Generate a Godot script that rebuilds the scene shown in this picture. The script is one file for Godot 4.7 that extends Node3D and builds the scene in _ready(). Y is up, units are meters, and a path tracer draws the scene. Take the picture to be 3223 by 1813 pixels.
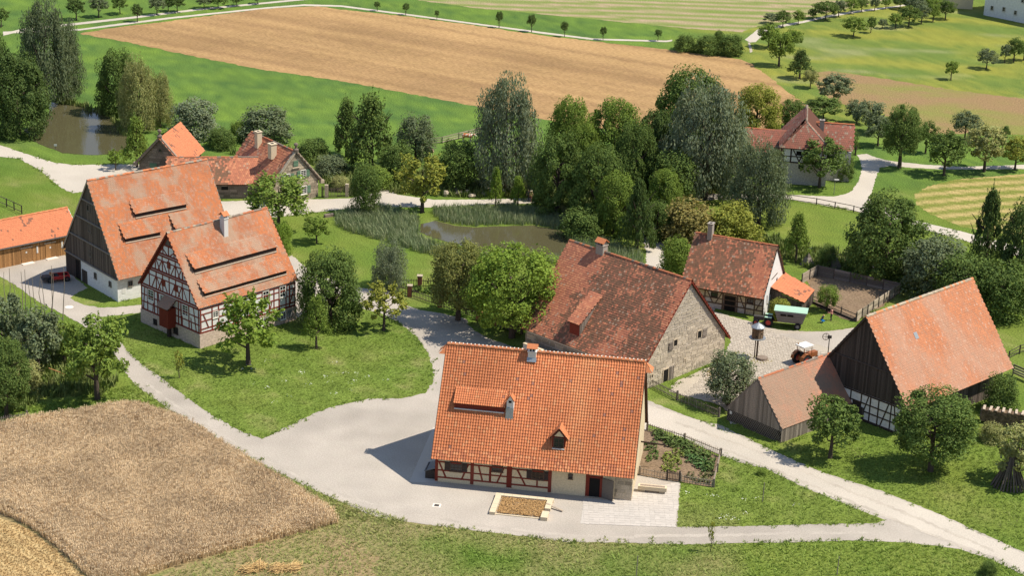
extends Node3D
# A museum village seen from above: farmhouses, barns, ponds, paths and fields on a late summer day.

var rng := RandomNumberGenerator.new()
var used := {}
var M := {}
var T := {}
var noise := FastNoiseLite.new()
var fine := FastNoiseLite.new()
var unit_box: ArrayMesh
var unit_post: ArrayMesh
var crowns := {}

class Shape:
	var v := PackedVector3Array()
	var c := PackedColorArray()
	var uv := PackedVector2Array()
	var i := PackedInt32Array()
	var col := Color.WHITE
	func put(p: Vector3, u := Vector2.ZERO) -> int:
		v.append(p)
		c.append(col)
		uv.append(u)
		return v.size() - 1
	func tri(a: Vector3, b: Vector3, d: Vector3) -> void:
		for p in [a, b, d]:
			i.append(put(p, Vector2(p.x, p.z)))
	func quad(a: Vector3, b: Vector3, d: Vector3, e: Vector3) -> void:
		var n := v.size()
		for p in [a, b, d, e]:
			put(p, Vector2(p.x, p.z))
		i.append_array(PackedInt32Array([n, n + 1, n + 2, n, n + 2, n + 3]))
	func box(o: Vector3, s: Vector3, b := Basis.IDENTITY) -> void:
		var h := s * 0.5
		var k: Array[Vector3] = []
		for x in [-1, 1]:
			for y in [-1, 1]:
				for z in [-1, 1]:
					k.append(o + b * Vector3(h.x * x, h.y * y, h.z * z))
		for f in [[0, 1, 3, 2], [4, 6, 7, 5], [0, 4, 5, 1], [2, 3, 7, 6], [0, 2, 6, 4], [1, 5, 7, 3]]:
			quad(k[f[0]], k[f[1]], k[f[2]], k[f[3]])
	func bar(a: Vector3, b: Vector3, w: float, h: float, up := Vector3.UP) -> void:
		var d := (b - a).normalized()
		var u := up if absf(d.dot(up)) < 0.98 else Vector3.RIGHT
		var s := u.cross(d).normalized()
		box((a + b) * 0.5, Vector3(w, h, a.distance_to(b)), Basis(s, d.cross(s), d))
	func tube(a: Vector3, b: Vector3, r0: float, r1: float, n := 7) -> void:
		var d := (b - a).normalized()
		var s := d.cross(Vector3.RIGHT if absf(d.x) < 0.9 else Vector3.UP).normalized()
		var t := d.cross(s)
		for k in n:
			var a0 := TAU * k / n
			var a1 := TAU * (k + 1) / n
			var e0 := s * cos(a0) + t * sin(a0)
			var e1 := s * cos(a1) + t * sin(a1)
			quad(a + e0 * r0, b + e0 * r1, b + e1 * r1, a + e1 * r0)
			if r1 > 0.01:
				tri(b, b + e1 * r1, b + e0 * r1)
			tri(a, a + e0 * r0, a + e1 * r0)
	func lathe(o: Vector3, prof: Array, n := 12) -> void:
		for j in prof.size() - 1:
			var p: Vector2 = prof[j]
			var q: Vector2 = prof[j + 1]
			for k in n:
				var e0 := Vector3(cos(TAU * k / n), 0, sin(TAU * k / n))
				var e1 := Vector3(cos(TAU * (k + 1) / n), 0, sin(TAU * (k + 1) / n))
				quad(o + e0 * p.x + Vector3.UP * p.y, o + e1 * p.x + Vector3.UP * p.y, o + e1 * q.x + Vector3.UP * q.y, o + e0 * q.x + Vector3.UP * q.y)
	func fan(p: Array) -> void:
		for k in range(1, p.size() - 1):
			tri(p[0], p[k], p[k + 1])
	func mesh() -> ArrayMesh:
		var a := []
		a.resize(Mesh.ARRAY_MAX)
		a[Mesh.ARRAY_VERTEX] = v
		a[Mesh.ARRAY_COLOR] = c
		a[Mesh.ARRAY_TEX_UV] = uv
		a[Mesh.ARRAY_INDEX] = i
		var m := ArrayMesh.new()
		m.add_surface_from_arrays(Mesh.PRIMITIVE_TRIANGLES, a)
		return m


func lin(r: float, g: float, b: float) -> Color:
	return Color(r, g, b).linear_to_srgb()


func pv(a: Array) -> PackedVector2Array:
	var p := PackedVector2Array()
	for k in range(0, a.size(), 2):
		p.append(Vector2(a[k], a[k + 1]))
	return p


func fresh(called: String, under: Node) -> String:
	var key := "%d/%s" % [under.get_instance_id(), called]
	var n: int = used.get(key, 0)
	used[key] = n + 1
	return called if n == 0 else "%s_%03d" % [called, n]


func tag(o: Node, label: String, category: String, group := "", kind := "") -> void:
	if label: o.set_meta("label", label)
	if category: o.set_meta("category", category)
	if group: o.set_meta("group", group)
	if kind: o.set_meta("kind", kind)


func thing(called: String, label: String, category: String, at := Vector3.ZERO, turn := 0.0, group := "") -> Node3D:
	var o := Node3D.new()
	o.name = fresh(called, self)
	add_child(o, true)
	o.position = at
	o.rotation.y = turn
	tag(o, label, category, group)
	return o


func obj(called: String, m: Mesh, mat: Material, under: Node = self) -> MeshInstance3D:
	var o := MeshInstance3D.new()
	o.name = fresh(called, under)
	o.mesh = m
	o.material_override = mat
	under.add_child(o, true)
	return o


func piece(called: String, under: Node, mat: Material, at: Vector3, size: Vector3, b := Basis.IDENTITY) -> MeshInstance3D:
	var o := obj(called, unit_box, mat, under)
	o.transform = Transform3D(b * Basis.from_scale(size), at)
	return o


func beam(called: String, under: Node, mat: Material, a: Vector3, b: Vector3, w: float, h: float, up := Vector3.UP) -> MeshInstance3D:
	var d := (b - a).normalized()
	var u := up if absf(d.dot(up)) < 0.98 else Vector3.RIGHT
	var s := u.cross(d).normalized()
	return piece(called, under, mat, (a + b) * 0.5, Vector3(w, h, a.distance_to(b)), Basis(s, d.cross(s), d))


func setting(called: String, m: Mesh, mat: Material) -> MeshInstance3D:
	var o := obj(called, m, mat)
	o.set_meta("kind", "structure")
	return o


func scatter(called: String, under: Node, m: Mesh, mat: Material, places: Array, tints: Array) -> MultiMeshInstance3D:
	var mm := MultiMesh.new()
	mm.transform_format = MultiMesh.TRANSFORM_3D
	mm.use_colors = true
	mm.mesh = m
	mm.instance_count = places.size()
	for k in places.size():
		mm.set_instance_transform(k, places[k])
		mm.set_instance_color(k, tints[k])
	var o := MultiMeshInstance3D.new()
	o.name = fresh(called, under)
	o.multimesh = mm
	o.material_override = mat
	o.set_meta("kind", "stuff")
	under.add_child(o, true)
	return o


# ---------- materials ----------
func speckle(seed_: int, freq: float, lo: float, hi: float, octaves := 3, size := 512, kind := FastNoiseLite.TYPE_SIMPLEX) -> NoiseTexture2D:
	var f := FastNoiseLite.new()
	f.seed = seed_
	f.frequency = freq
	f.noise_type = kind
	f.fractal_octaves = octaves
	f.fractal_gain = 0.65
	var t := NoiseTexture2D.new()
	t.width = size
	t.height = size
	t.seamless = true
	t.noise = f
	var g := Gradient.new()
	g.offsets = PackedFloat32Array([0.12, 0.5, 0.88])
	var mid := (lo + hi) * 0.5
	g.colors = PackedColorArray([lin(lo, lo, lo), lin(mid, mid, mid), lin(hi, hi, hi)])
	t.color_ramp = g
	return t


func paint(called: String, c: Color, rough := 0.9, tex: Texture2D = null, metres := 4.0, relief := 0.0, spec := 0.3) -> StandardMaterial3D:
	var m := StandardMaterial3D.new()
	m.resource_name = called
	m.albedo_color = c
	m.roughness = rough
	m.metallic_specular = spec
	m.vertex_color_use_as_albedo = true
	if tex:
		m.albedo_texture = tex
		m.uv1_triplanar = true
		m.uv1_world_triplanar = true
		m.uv1_scale = Vector3.ONE / metres
		if relief > 0.0:
			m.heightmap_enabled = true
			m.heightmap_texture = tex
			m.heightmap_scale = relief
	M[called] = m
	return m


func leafy(called: String, r: float, g: float, b: float) -> void:
	var m := paint(called, lin(r, g, b), 0.75, null, 1.0, 0.0, 0.22)
	m.backlight_enabled = true
	m.backlight = lin(0.66, 0.66, 0.42)


func materials() -> void:
	T.grain = speckle(3, 0.03, 0.5, 1.0, 5)
	T.turf = speckle(5, 0.055, 0.34, 1.0, 5, 1024)
	T.soft = speckle(7, 0.02, 0.74, 1.0, 5)
	T.wood = speckle(9, 0.02, 0.5, 1.0, 4)
	T.grit = speckle(13, 0.07, 0.70, 1.0, 5)
	paint("turf", Color.WHITE, 0.95, T.turf, 19.0, 2.5, 0.15)
	M.turf.detail_enabled = false
	paint("gravel", Color.WHITE, 0.95, T.grit, 9.0, 1.5, 0.2)
	paint("earth", Color.WHITE, 0.97, T.grain, 7.0, 10.0, 0.1)
	T.rows = speckle(17, 0.07, 0.55, 1.0, 4, 1024)
	paint("stubble", Color.WHITE, 0.95, T.rows, 1.0, 0.0, 0.15)
	var s: StandardMaterial3D = M.stubble
	s.uv1_triplanar = false
	s.uv1_world_triplanar = false
	s.uv1_scale = Vector3(0.010, 0.035, 1)
	s.heightmap_enabled = true
	s.heightmap_texture = T.rows
	s.heightmap_scale = 6.0
	paint("plaster_white", lin(0.78, 0.77, 0.74), 0.9, T.soft, 5.0, 0.5)
	paint("plaster_cream", lin(0.70, 0.58, 0.38), 0.9, T.soft, 3.0, 0.3)
	paint("plaster_old", lin(0.60, 0.56, 0.50), 0.92, T.grain, 5.0, 1.0)
	paint("plaster_pink", lin(0.70, 0.55, 0.44), 0.92, T.grain, 6.0, 0.6)
	paint("clay_infill", lin(0.62, 0.52, 0.36), 0.92, T.grain, 4.0, 0.6)
	for k in 4:
		var j: float = [0.8, 1.0, 1.25, 1.5][k]
		paint("sandstone_%d" % k, lin(0.44 * j, 0.365 * j, 0.265 * j), 0.95, T.grain, 3.0, 2.0)
		paint("rubble_%d" % k, lin(0.60 * (0.5 + 0.42 * j), 0.515 * (0.5 + 0.42 * j), 0.39 * (0.5 + 0.42 * j)), 0.95, T.grain, 2.0, 3.0)
		paint("brownstone_%d" % k, lin(0.235 * j, 0.185 * j, 0.145 * j), 0.95, T.grain, 3.0, 2.0)
		paint("board_%d" % k, lin(0.125 * j, 0.098 * j, 0.08 * j), 0.9, T.wood, 1.6, 1.0)
		paint("dark_board_%d" % k, lin(0.075 * j, 0.06 * j, 0.05 * j), 0.9, T.wood, 1.6, 1.0)
		paint("grey_board_%d" % k, lin(0.235 * j, 0.20 * j, 0.165 * j), 0.9, T.wood, 1.6, 1.0)
		paint("pale_board_%d" % k, lin(0.40 * j, 0.33 * j, 0.25 * j), 0.88, T.wood, 1.6, 1.0)
		paint("larch_%d" % k, lin(0.36 * j, 0.19 * j, 0.075 * j), 0.8, T.wood, 1.6, 0.6)
		paint("tile_%d" % k, [lin(0.58, 0.21, 0.09), lin(0.51, 0.178, 0.08), lin(0.62, 0.26, 0.12), lin(0.46, 0.165, 0.08)][k], 0.8, T.soft, 2.0, 0.3)
		paint("log_%d" % k, lin(0.20 * j, 0.14 * j, 0.09 * j), 0.9, T.wood, 0.8, 1.0)
	paint("timber_red", lin(0.20, 0.035, 0.02), 0.75, T.soft, 2.0, 0.3)
	paint("timber_red_worn", lin(0.27, 0.062, 0.04), 0.85, T.wood, 1.2, 0.5)
	paint("timber_dark", lin(0.075, 0.052, 0.042), 0.85, T.wood, 2.0, 0.6)
	paint("timber_brown", lin(0.13, 0.088, 0.065), 0.85, T.wood, 2.0, 0.6)
	paint("window_white", lin(0.72, 0.70, 0.62), 0.6)
	paint("dark", lin(0.012, 0.011, 0.010), 0.9)
	paint("glass", lin(0.02, 0.024, 0.028), 0.08, null, 1.0, 0.0, 0.5)
	paint("shutter_green", lin(0.12, 0.20, 0.13), 0.8)
	paint("shutter_brown", lin(0.055, 0.04, 0.034), 0.8)
	paint("shutter_grey", lin(0.20, 0.20, 0.19), 0.85)
	paint("tile", Color.WHITE, 0.85, null, 1.0, 0.0, 0.25)
	paint("roof_base", lin(0.10, 0.045, 0.03), 0.95)
	paint("tin", lin(0.36, 0.39, 0.40), 0.4, T.soft, 1.0, 0.0, 0.5)
	M.tin.metallic = 0.5
	paint("zinc_dark", lin(0.14, 0.14, 0.14), 0.5)
	paint("chimney_white", lin(0.72, 0.70, 0.66), 0.9, T.soft, 1.5, 0.3)
	paint("chimney_grey", lin(0.42, 0.37, 0.31), 0.92, T.grain, 2.0, 0.8)
	paint("brick_red", lin(0.34, 0.13, 0.085), 0.92, T.grain, 2.0, 1.0)
	paint("mortar", lin(0.70, 0.62, 0.52), 0.95)
	paint("cream_stone", lin(0.66, 0.55, 0.38), 0.9, T.soft, 1.5, 0.5)
	paint("slab_stone", Color.WHITE, 0.9, T.grit, 3.0, 0.5)
	paint("straw", Color.WHITE, 0.85, null, 1.0, 0.0, 0.3)
	paint("reed", Color.WHITE, 0.7, null, 1.0, 0.0, 0.3)
	M.reed.backlight_enabled = true
	M.reed.backlight = lin(0.25, 0.3, 0.15)
	paint("petal", Color.WHITE, 0.7)
	paint("bark", lin(0.11, 0.085, 0.065), 0.95, T.wood, 0.8, 2.0)
	paint("red_paint", lin(0.42, 0.025, 0.02), 0.35, null, 1.0, 0.0, 0.5)
	paint("orange_paint", lin(0.26, 0.095, 0.035), 0.45)
	paint("green_paint", lin(0.34, 0.52, 0.39), 0.5)
	paint("grey_paint", lin(0.22, 0.23, 0.24), 0.6, T.soft, 2.0)
	paint("white_paint", lin(0.62, 0.61, 0.57), 0.5)
	paint("rubber", lin(0.02, 0.02, 0.021), 0.85)
	paint("iron", lin(0.06, 0.055, 0.05), 0.6)
	paint("skin", lin(0.55, 0.33, 0.24), 0.6)
	paint("cloth", Color.WHITE, 0.9)
	paint("hide", Color.WHITE, 0.8)
	var w := paint("water", lin(0.080, 0.072, 0.036), 0.04, null, 1.0, 0.0, 0.5)
	w.heightmap_enabled = true
	w.heightmap_texture = T.soft
	w.heightmap_scale = 1.2
	w.uv1_triplanar = true
	w.uv1_world_triplanar = true
	w.uv1_scale = Vector3.ONE / 6.0
	leafy("leaf_mid", 0.245, 0.340, 0.070)
	leafy("leaf_dark", 0.165, 0.240, 0.064)
	leafy("leaf_deep", 0.132, 0.195, 0.060)
	leafy("leaf_bright", 0.255, 0.365, 0.060)
	leafy("leaf_yellow", 0.370, 0.390, 0.080)
	leafy("leaf_olive", 0.400, 0.410, 0.165)
	leafy("leaf_silver", 0.260, 0.305, 0.190)
	leafy("leaf_grey", 0.215, 0.262, 0.145)
	leafy("leaf_olive_green", 0.270, 0.285, 0.090)
	leafy("leaf_autumn", 0.350, 0.300, 0.105)


# ---------- ground ----------
func green(x: float, z: float) -> Color:
	var a := noise.get_noise_2d(x, z) * 0.5 + 0.5
	var b := noise.get_noise_2d(x * 4.0 + 300.0, z * 4.0)
	var e := fine.get_noise_2d(x, z)
	var lush := Color(0.148, 0.242, 0.040)
	var warm := Color(0.255, 0.308, 0.062)
	var dry := Color(0.375, 0.315, 0.150)
	var c := lush.lerp(warm, clampf(a * 0.9 + b * 0.55, 0.0, 1.0))
	c = c.lerp(dry, clampf(b * 0.7 + e * 0.35 - 0.22, 0.0, 0.5))
	var meadow := smoothstep(-292.0, -325.0, z)
	if meadow > 0.0:
		var right := smoothstep(28.0, 52.0, x - (z + 330.0) * 0.05)
		var cool := Color(0.110, 0.205, 0.055).lerp(Color(0.205, 0.320, 0.056), clampf(a * 0.7 + e * 0.5 + 0.15 + 0.6 * noise.get_noise_2d(x * 3.0, z * 6.0), 0.0, 1.0))
		var gold := Color(0.195, 0.275, 0.062).lerp(Color(0.345, 0.355, 0.070), clampf(noise.get_noise_2d(x * 0.9, z * 3.0) * 1.6 + e * 0.6 + 0.35, 0.0, 1.0))
		gold = gold.lerp(Color(0.42, 0.42, 0.20), clampf(noise.get_noise_2d(x * 1.4 + 90.0, z * 4.2) * 2.0 - 0.55, 0.0, 0.6))
		c = c.lerp(cool.lerp(gold, right * smoothstep(-335.0, -352.0, z - x * 0.08)), meadow)
	var front := smoothstep(-196.0, -184.0, z + absf(x - 4.0) * 0.12)
	if x < 24.0:
		c = c.lerp(dry, front * clampf(0.35 + b * 0.8 + smoothstep(2.0, -16.0, x) * 0.45, 0.0, 0.85))
	return c * (0.92 + 0.16 * e)


func meadow_ground() -> void:
	var xs: Array[float] = [-3000.0, -1200.0, -500.0, -250.0]
	var x := -150.0
	while x < 151.0:
		xs.append(x)
		x += 1.5
	xs.append_array([250.0, 500.0, 1200.0, 3000.0])
	var zs: Array[float] = [600.0, 0.0, -120.0, -155.0]
	var z := -165.0
	while z > -480.0:
		zs.append(z)
		z -= 1.5 if z > -320.0 else 2.4
	zs.append_array([-520.0, -700.0, -1200.0, -3000.0])
	var s := Shape.new()
	for b in zs:
		for a in xs:
			s.col = green(a, b)
			s.put(Vector3(a, 0, b), Vector2(a, b))
	var w := xs.size()
	for j in zs.size() - 1:
		for k in w - 1:
			var n := j * w + k
			s.i.append_array(PackedInt32Array([n, n + w, n + 1, n + 1, n + w, n + w + 1]))
	setting("ground", s.mesh(), M.turf)


func wavy(p: PackedVector2Array, step: float, amp: float) -> PackedVector2Array:
	var o := PackedVector2Array()
	for k in p.size():
		var a := p[k]
		var b := p[(k + 1) % p.size()]
		var n := maxi(1, int(a.distance_to(b) / step))
		var side := (b - a).orthogonal().normalized()
		for j in n:
			var q := a.lerp(b, float(j) / n)
			o.append(q + side * fine.get_noise_2d(q.x * 3.0, q.y * 3.0) * amp)
	return o


# A sheet cut to an outline, laid at the height y, coloured by paint_of(x, z); along turns its texture so that rows run that way.
func sheet(called: String, outline: PackedVector2Array, y: float, mat: Material, paint_of: Callable, cell := 1.5, amp := 0.25, along := 0.0) -> MeshInstance3D:
	var poly := wavy(outline, cell * 0.45, amp)
	y *= 0.2
	if Geometry2D.is_polygon_clockwise(poly):
		poly.reverse()
	var lo := poly[0]
	var hi := poly[0]
	for p in poly:
		lo = lo.min(p)
		hi = hi.max(p)
	var nx := int((hi.x - lo.x) / cell) + 1
	var nz := int((hi.y - lo.y) / cell) + 1
	var edge := {}
	for p in poly:
		edge[Vector2i(int((p.x - lo.x) / cell), int((p.y - lo.y) / cell))] = true
	var s := Shape.new()
	var ca := cos(along)
	var sa := sin(along)
	var index := {}
	for j in nz:
		for k in nx:
			var p := lo + Vector2(k, j) * cell
			var square := PackedVector2Array([p, p + Vector2(cell, 0), p + Vector2(cell, cell), p + Vector2(0, cell)])
			if not edge.has(Vector2i(k, j)):
				if not Geometry2D.is_point_in_polygon(p + Vector2(cell, cell) * 0.5, poly):
					continue
				var n: Array[int] = []
				for d in 4:
					var key := Vector2i(k + (1 if d == 1 or d == 2 else 0), j + (1 if d > 1 else 0))
					if not index.has(key):
						s.col = paint_of.call(square[d].x, square[d].y)
						index[key] = s.put(Vector3(square[d].x, y, square[d].y), Vector2(square[d].x * ca - square[d].y * sa, square[d].x * sa + square[d].y * ca))
					n.append(index[key])
				s.i.append_array(PackedInt32Array([n[0], n[1], n[2], n[0], n[2], n[3]]))
				continue
			for cut in Geometry2D.intersect_polygons(square, poly):
				var tris := Geometry2D.triangulate_polygon(cut)
				var first := s.v.size()
				for q in cut:
					s.col = paint_of.call(q.x, q.y)
					s.put(Vector3(q.x, y, q.y), Vector2(q.x * ca - q.y * sa, q.x * sa + q.y * ca))
				for t in tris:
					s.i.append(first + t)
	return setting(called, s.mesh(), mat)


func within(p: PackedVector2Array, step: float, jitter := 0.9) -> PackedVector2Array:
	var lo := p[0]
	var hi := p[0]
	for q in p:
		lo = lo.min(q)
		hi = hi.max(q)
	var o := PackedVector2Array()
	var z := lo.y
	while z < hi.y:
		var x := lo.x
		while x < hi.x:
			var q := Vector2(x, z) + Vector2(rng.randf() - 0.5, rng.randf() - 0.5) * step * jitter
			if Geometry2D.is_point_in_polygon(q, p):
				o.append(q)
			x += step
		z += step
	return o


func grey_road(x: float, z: float) -> Color:
	var n := noise.get_noise_2d(x * 2.0, z * 2.0)
	var f := fine.get_noise_2d(x * 0.6, z * 0.6)
	var t := noise.get_noise_2d((x + z * 0.4) * 8.0, z * 8.0 + 60.0)
	return Color(0.425, 0.378, 0.318) * (1.0 + 0.18 * n + 0.09 * f + 0.12 * t)


func pale_road(x: float, z: float) -> Color:
	return Color(0.52, 0.465, 0.385) * (1.0 + 0.12 * noise.get_noise_2d(x * 2.0, z * 2.0) + 0.07 * fine.get_noise_2d(x * 0.6, z * 0.6))


func cobble_tone(x: float, z: float) -> Color:
	return Color(0.44, 0.385, 0.305) * (1.0 + 0.14 * noise.get_noise_2d(x * 3.0, z * 3.0) + 0.12 * fine.get_noise_2d(x, z))


func stubble_tone(x: float, z: float) -> Color:
	var across := z * 0.872 - x * 0.489
	var along := x * 0.872 + z * 0.489
	var band := noise.get_noise_2d(across * 2.2, 7.0) * 0.7 + 0.9 * noise.get_noise_2d(across * 11.0, along * 0.25) + 0.35 * fine.get_noise_2d(across, along * 0.12)
	if absf(fposmod(across, 11.0) - 5.5) < 0.9:
		band += 0.4
	var c := Color(0.47, 0.300, 0.138).lerp(Color(0.330, 0.205, 0.098), clampf(band * 0.9 + 0.4, 0.0, 1.0))
	return c * (1.0 + 0.13 * noise.get_noise_2d(x * 1.5, z * 1.5))


func brown_field_tone(x: float, z: float) -> Color:
	var b := noise.get_noise_2d(x * 1.6 + 40.0, z * 3.0) + 0.5 * fine.get_noise_2d(x * 0.4, z * 0.7)
	return Color(0.335, 0.225, 0.115).lerp(Color(0.27, 0.265, 0.08), clampf(b * 1.3 + 0.32 + smoothstep(-330.0, -312.0, z) * 0.5, 0.0, 1.0))


func striped_field_tone(x: float, z: float) -> Color:
	var t := (z + x * 0.05) * 0.21 + noise.get_noise_2d(x, z) * 0.5
	var k := 0.5 + 0.5 * sin(t * TAU)
	return Color(0.21, 0.28, 0.07).lerp(Color(0.52, 0.37, 0.26), smoothstep(0.25, 0.75, k) * (0.75 + 0.4 * fine.get_noise_2d(x, z)))


func mown_field_tone(x: float, z: float) -> Color:
	var q := Vector2(x - 108.0, z + 282.0 - 85.0)
	var t := q.length() / 3.4
	var k := 0.5 + 0.5 * sin(t * TAU + fine.get_noise_2d(x, z))
	return Color(0.22, 0.245, 0.055).lerp(Color(0.52, 0.40, 0.17), smoothstep(0.3, 0.8, k) * (0.85 + 0.5 * fine.get_noise_2d(x * 2.0, z * 2.0)))


func gold_tone(x: float, z: float) -> Color:
	var t := 0.5 + 0.5 * sin((z * 0.68 - x * 0.73) * 4.2)
	return Color(0.46, 0.315, 0.145).lerp(Color(0.56, 0.41, 0.20), t) * (1.0 + 0.2 * fine.get_noise_2d(x, z))


func lawn_tone(x: float, z: float) -> Color:
	var c := green(x, z)
	var e := fine.get_noise_2d(x * 0.8 + 50.0, z * 0.8)
	var m := noise.get_noise_2d(x * 7.0 + 11.0, z * 7.0)
	c = c.lerp(Color(0.210, 0.282, 0.056), 0.5).lerp(Color(0.34, 0.30, 0.13), clampf(m * 1.1 + e * 0.4 - 0.28, 0.0, 0.55))
	return c * (1.0 + 0.22 * e + 0.1 * m)


func soil_tone(x: float, z: float) -> Color:
	return Color(0.26, 0.185, 0.12) * (1.0 + 0.2 * fine.get_noise_2d(x * 1.5, z * 1.5) + 0.1 * noise.get_noise_2d(x * 5.0, z * 5.0))


func dry_tone(x: float, z: float) -> Color:
	return Color(0.36, 0.27, 0.14).lerp(green(x, z), clampf(0.3 + 0.8 * noise.get_noise_2d(x * 5.0, z * 5.0), 0.0, 0.8))


func white_tone(_x: float, _z: float) -> Color:
	return Color.WHITE


func slab_tone(x: float, z: float) -> Color:
	return Color(0.52, 0.475, 0.415) * (1.0 + 0.06 * fine.get_noise_2d(x * 2.0, z * 2.0))


# ---------- foliage ----------
func leaf(s: Shape, p: Vector3, out: Vector3, size: float, long: float, tone: float) -> void:
	var n := (out * 0.8 + Vector3(rng.randf() - 0.5, rng.randf() - 0.2, rng.randf() - 0.5) * 1.7).normalized()
	var a := n.cross(Vector3(rng.randf() - 0.5, rng.randf() - 0.5, rng.randf() - 0.5)).normalized()
	if long > 1.3:
		a = (Vector3(rng.randf() - 0.5, -0.5 - rng.randf() * 0.6, rng.randf() - 0.5) + n * 0.35).normalized()
		n = (n - a * n.dot(a)).normalized()
	var b := n.cross(a).normalized()
	var w := size * (0.7 + rng.randf() * 0.6)
	var k := rng.randf()
	s.col = Color(clampf(tone * (0.93 + 0.14 * k), 0, 1), clampf(tone, 0, 1), clampf(tone * (1.05 - 0.2 * k), 0, 1))
	var fold := n * w * 0.18
	s.quad(p - a * w * long * 0.5, p + b * w * 0.42 + fold, p + a * w * long * 0.5, p - b * w * 0.42 + fold)


# A crown about 1 m tall and 1 m wide, standing on y = 0: many leaf clumps set over an uneven envelope.
func crown(kind: String, seed_: int) -> ArrayMesh:
	var key := kind + str(seed_)
	if crowns.has(key):
		return crowns[key]
	rng.seed = seed_ * 977 + kind.hash() % 1000
	var s := Shape.new()
	var spec: Dictionary = {
		"round": {"clumps": 46, "r": 0.17, "leaves": 7500, "size": 0.036, "long": 1.2, "low": 0.0},
		"giant": {"clumps": 80, "r": 0.125, "leaves": 15000, "size": 0.026, "long": 1.2, "low": 0.0},
		"bushy": {"clumps": 86, "r": 0.125, "leaves": 19000, "size": 0.026, "long": 1.2, "low": 0.0},
		"willow": {"clumps": 74, "r": 0.135, "leaves": 17500, "size": 0.0180, "long": 1.9, "low": 0.0},
		"apple": {"clumps": 34, "r": 0.14, "leaves": 3900, "size": 0.046, "long": 1.2, "low": 0.0},
		"open": {"clumps": 30, "r": 0.10, "leaves": 1900, "size": 0.050, "long": 1.3, "low": 0.0},
		"cone": {"clumps": 44, "r": 0.13, "leaves": 4300, "size": 0.040, "long": 1.2, "low": 0.0},
		"spire": {"clumps": 60, "r": 0.11, "leaves": 6500, "size": 0.030, "long": 1.4, "low": 0.0},
		"shrub": {"clumps": 40, "r": 0.18, "leaves": 6500, "size": 0.036, "long": 1.2, "low": 0.0},
		"sapling": {"clumps": 12, "r": 0.13, "leaves": 210, "size": 0.07, "long": 1.4, "low": 0.0},
	}[kind]
	var lobes: Array = []
	var n: int = spec.clumps
	for k in n:
		var t := (k + 0.5) / n
		var ang := k * 2.39996 + rng.randf() * 0.9
		var rad := 0.36
		var y := t
		var r: float = spec.r * (0.5 + rng.randf() * 0.95)
		match kind:
			"round", "giant":
				y = 0.14 + 0.76 * t
				rad = 0.40 * sqrt(maxf(0.0, 1.0 - pow((y - 0.46) / 0.50, 2.0))) * (0.72 + rng.randf() * 0.36)
			"bushy":
				y = 0.04 + 0.86 * t
				rad = 0.42 * sqrt(maxf(0.0, 1.0 - pow((y - 0.38) / 0.56, 2.0))) * (0.6 + 0.48 * sqrt(rng.randf()))
			"willow":
				y = 0.05 + 0.84 * t
				rad = 0.41 * pow(1.0 - pow(clampf((y - 0.3) / 0.66, 0, 1), 2.4), 0.6) * (0.35 + 0.75 * sqrt(rng.randf()))
				if y < 0.3:
					rad *= 0.85 + y * 0.5
			"apple", "open":
				y = 0.24 + 0.68 * pow(t, 0.9)
				rad = 0.44 * sqrt(maxf(0.05, 1.0 - pow((y - 0.5) / 0.52, 2.0))) * (0.45 + rng.randf() * 0.62)
			"cone":
				y = 0.1 + 0.82 * t
				rad = 0.42 * (1.02 - y) * (0.75 + rng.randf() * 0.35) + 0.02
			"spire":
				y = 0.04 + 0.92 * t
				rad = 0.42 * pow(1.0 - y, 0.75) * (0.6 + rng.randf() * 0.5)
				r *= 1.15 - 0.6 * y
			"shrub":
				y = 0.08 + 0.72 * t
				rad = 0.42 * sqrt(maxf(0.0, 1.0 - y * y * 1.3)) * (0.6 + rng.randf() * 0.45)
			"sapling":
				y = 0.35 + 0.6 * t
				rad = 0.30 * (1.05 - absf(y - 0.6)) * rng.randf()
		lobes.append([Vector3(cos(ang) * rad, y, sin(ang) * rad), r, 0.74 + rng.randf() * 0.26])
	var per := int(spec.leaves) / n
	for l in lobes:
		for k in per:
			var d := Vector3(rng.randfn(), rng.randfn() * 1.05, rng.randfn()).normalized()
			var p: Vector3 = l[0] + d * l[1] * pow(rng.randf(), 0.3) * Vector3(1.0, 1.25 if kind == "willow" else 0.85, 1.0)
			if p.y < 0.0:
				continue
			leaf(s, p, (d + (p - Vector3(0, 0.45, 0)).normalized()).normalized(), spec.size, spec.long, l[2] * (0.72 + rng.randf() * 0.4))
	if kind == "cone" or kind == "spire" or kind == "apple" or kind == "open":
		for k in 26 if kind != "open" else 40:
			var l: Array = lobes[rng.randi() % lobes.size()]
			var d := (Vector3(l[0].x, 0.1 + rng.randf() * 0.35, l[0].z)).normalized()
			for j in 9:
				leaf(s, l[0] + d * (l[1] * 0.6 + j * 0.014), d, spec.size * 0.75, spec.long, 0.85 + rng.randf() * 0.15)
	crowns[key] = s.mesh()
	return crowns[key]


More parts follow.
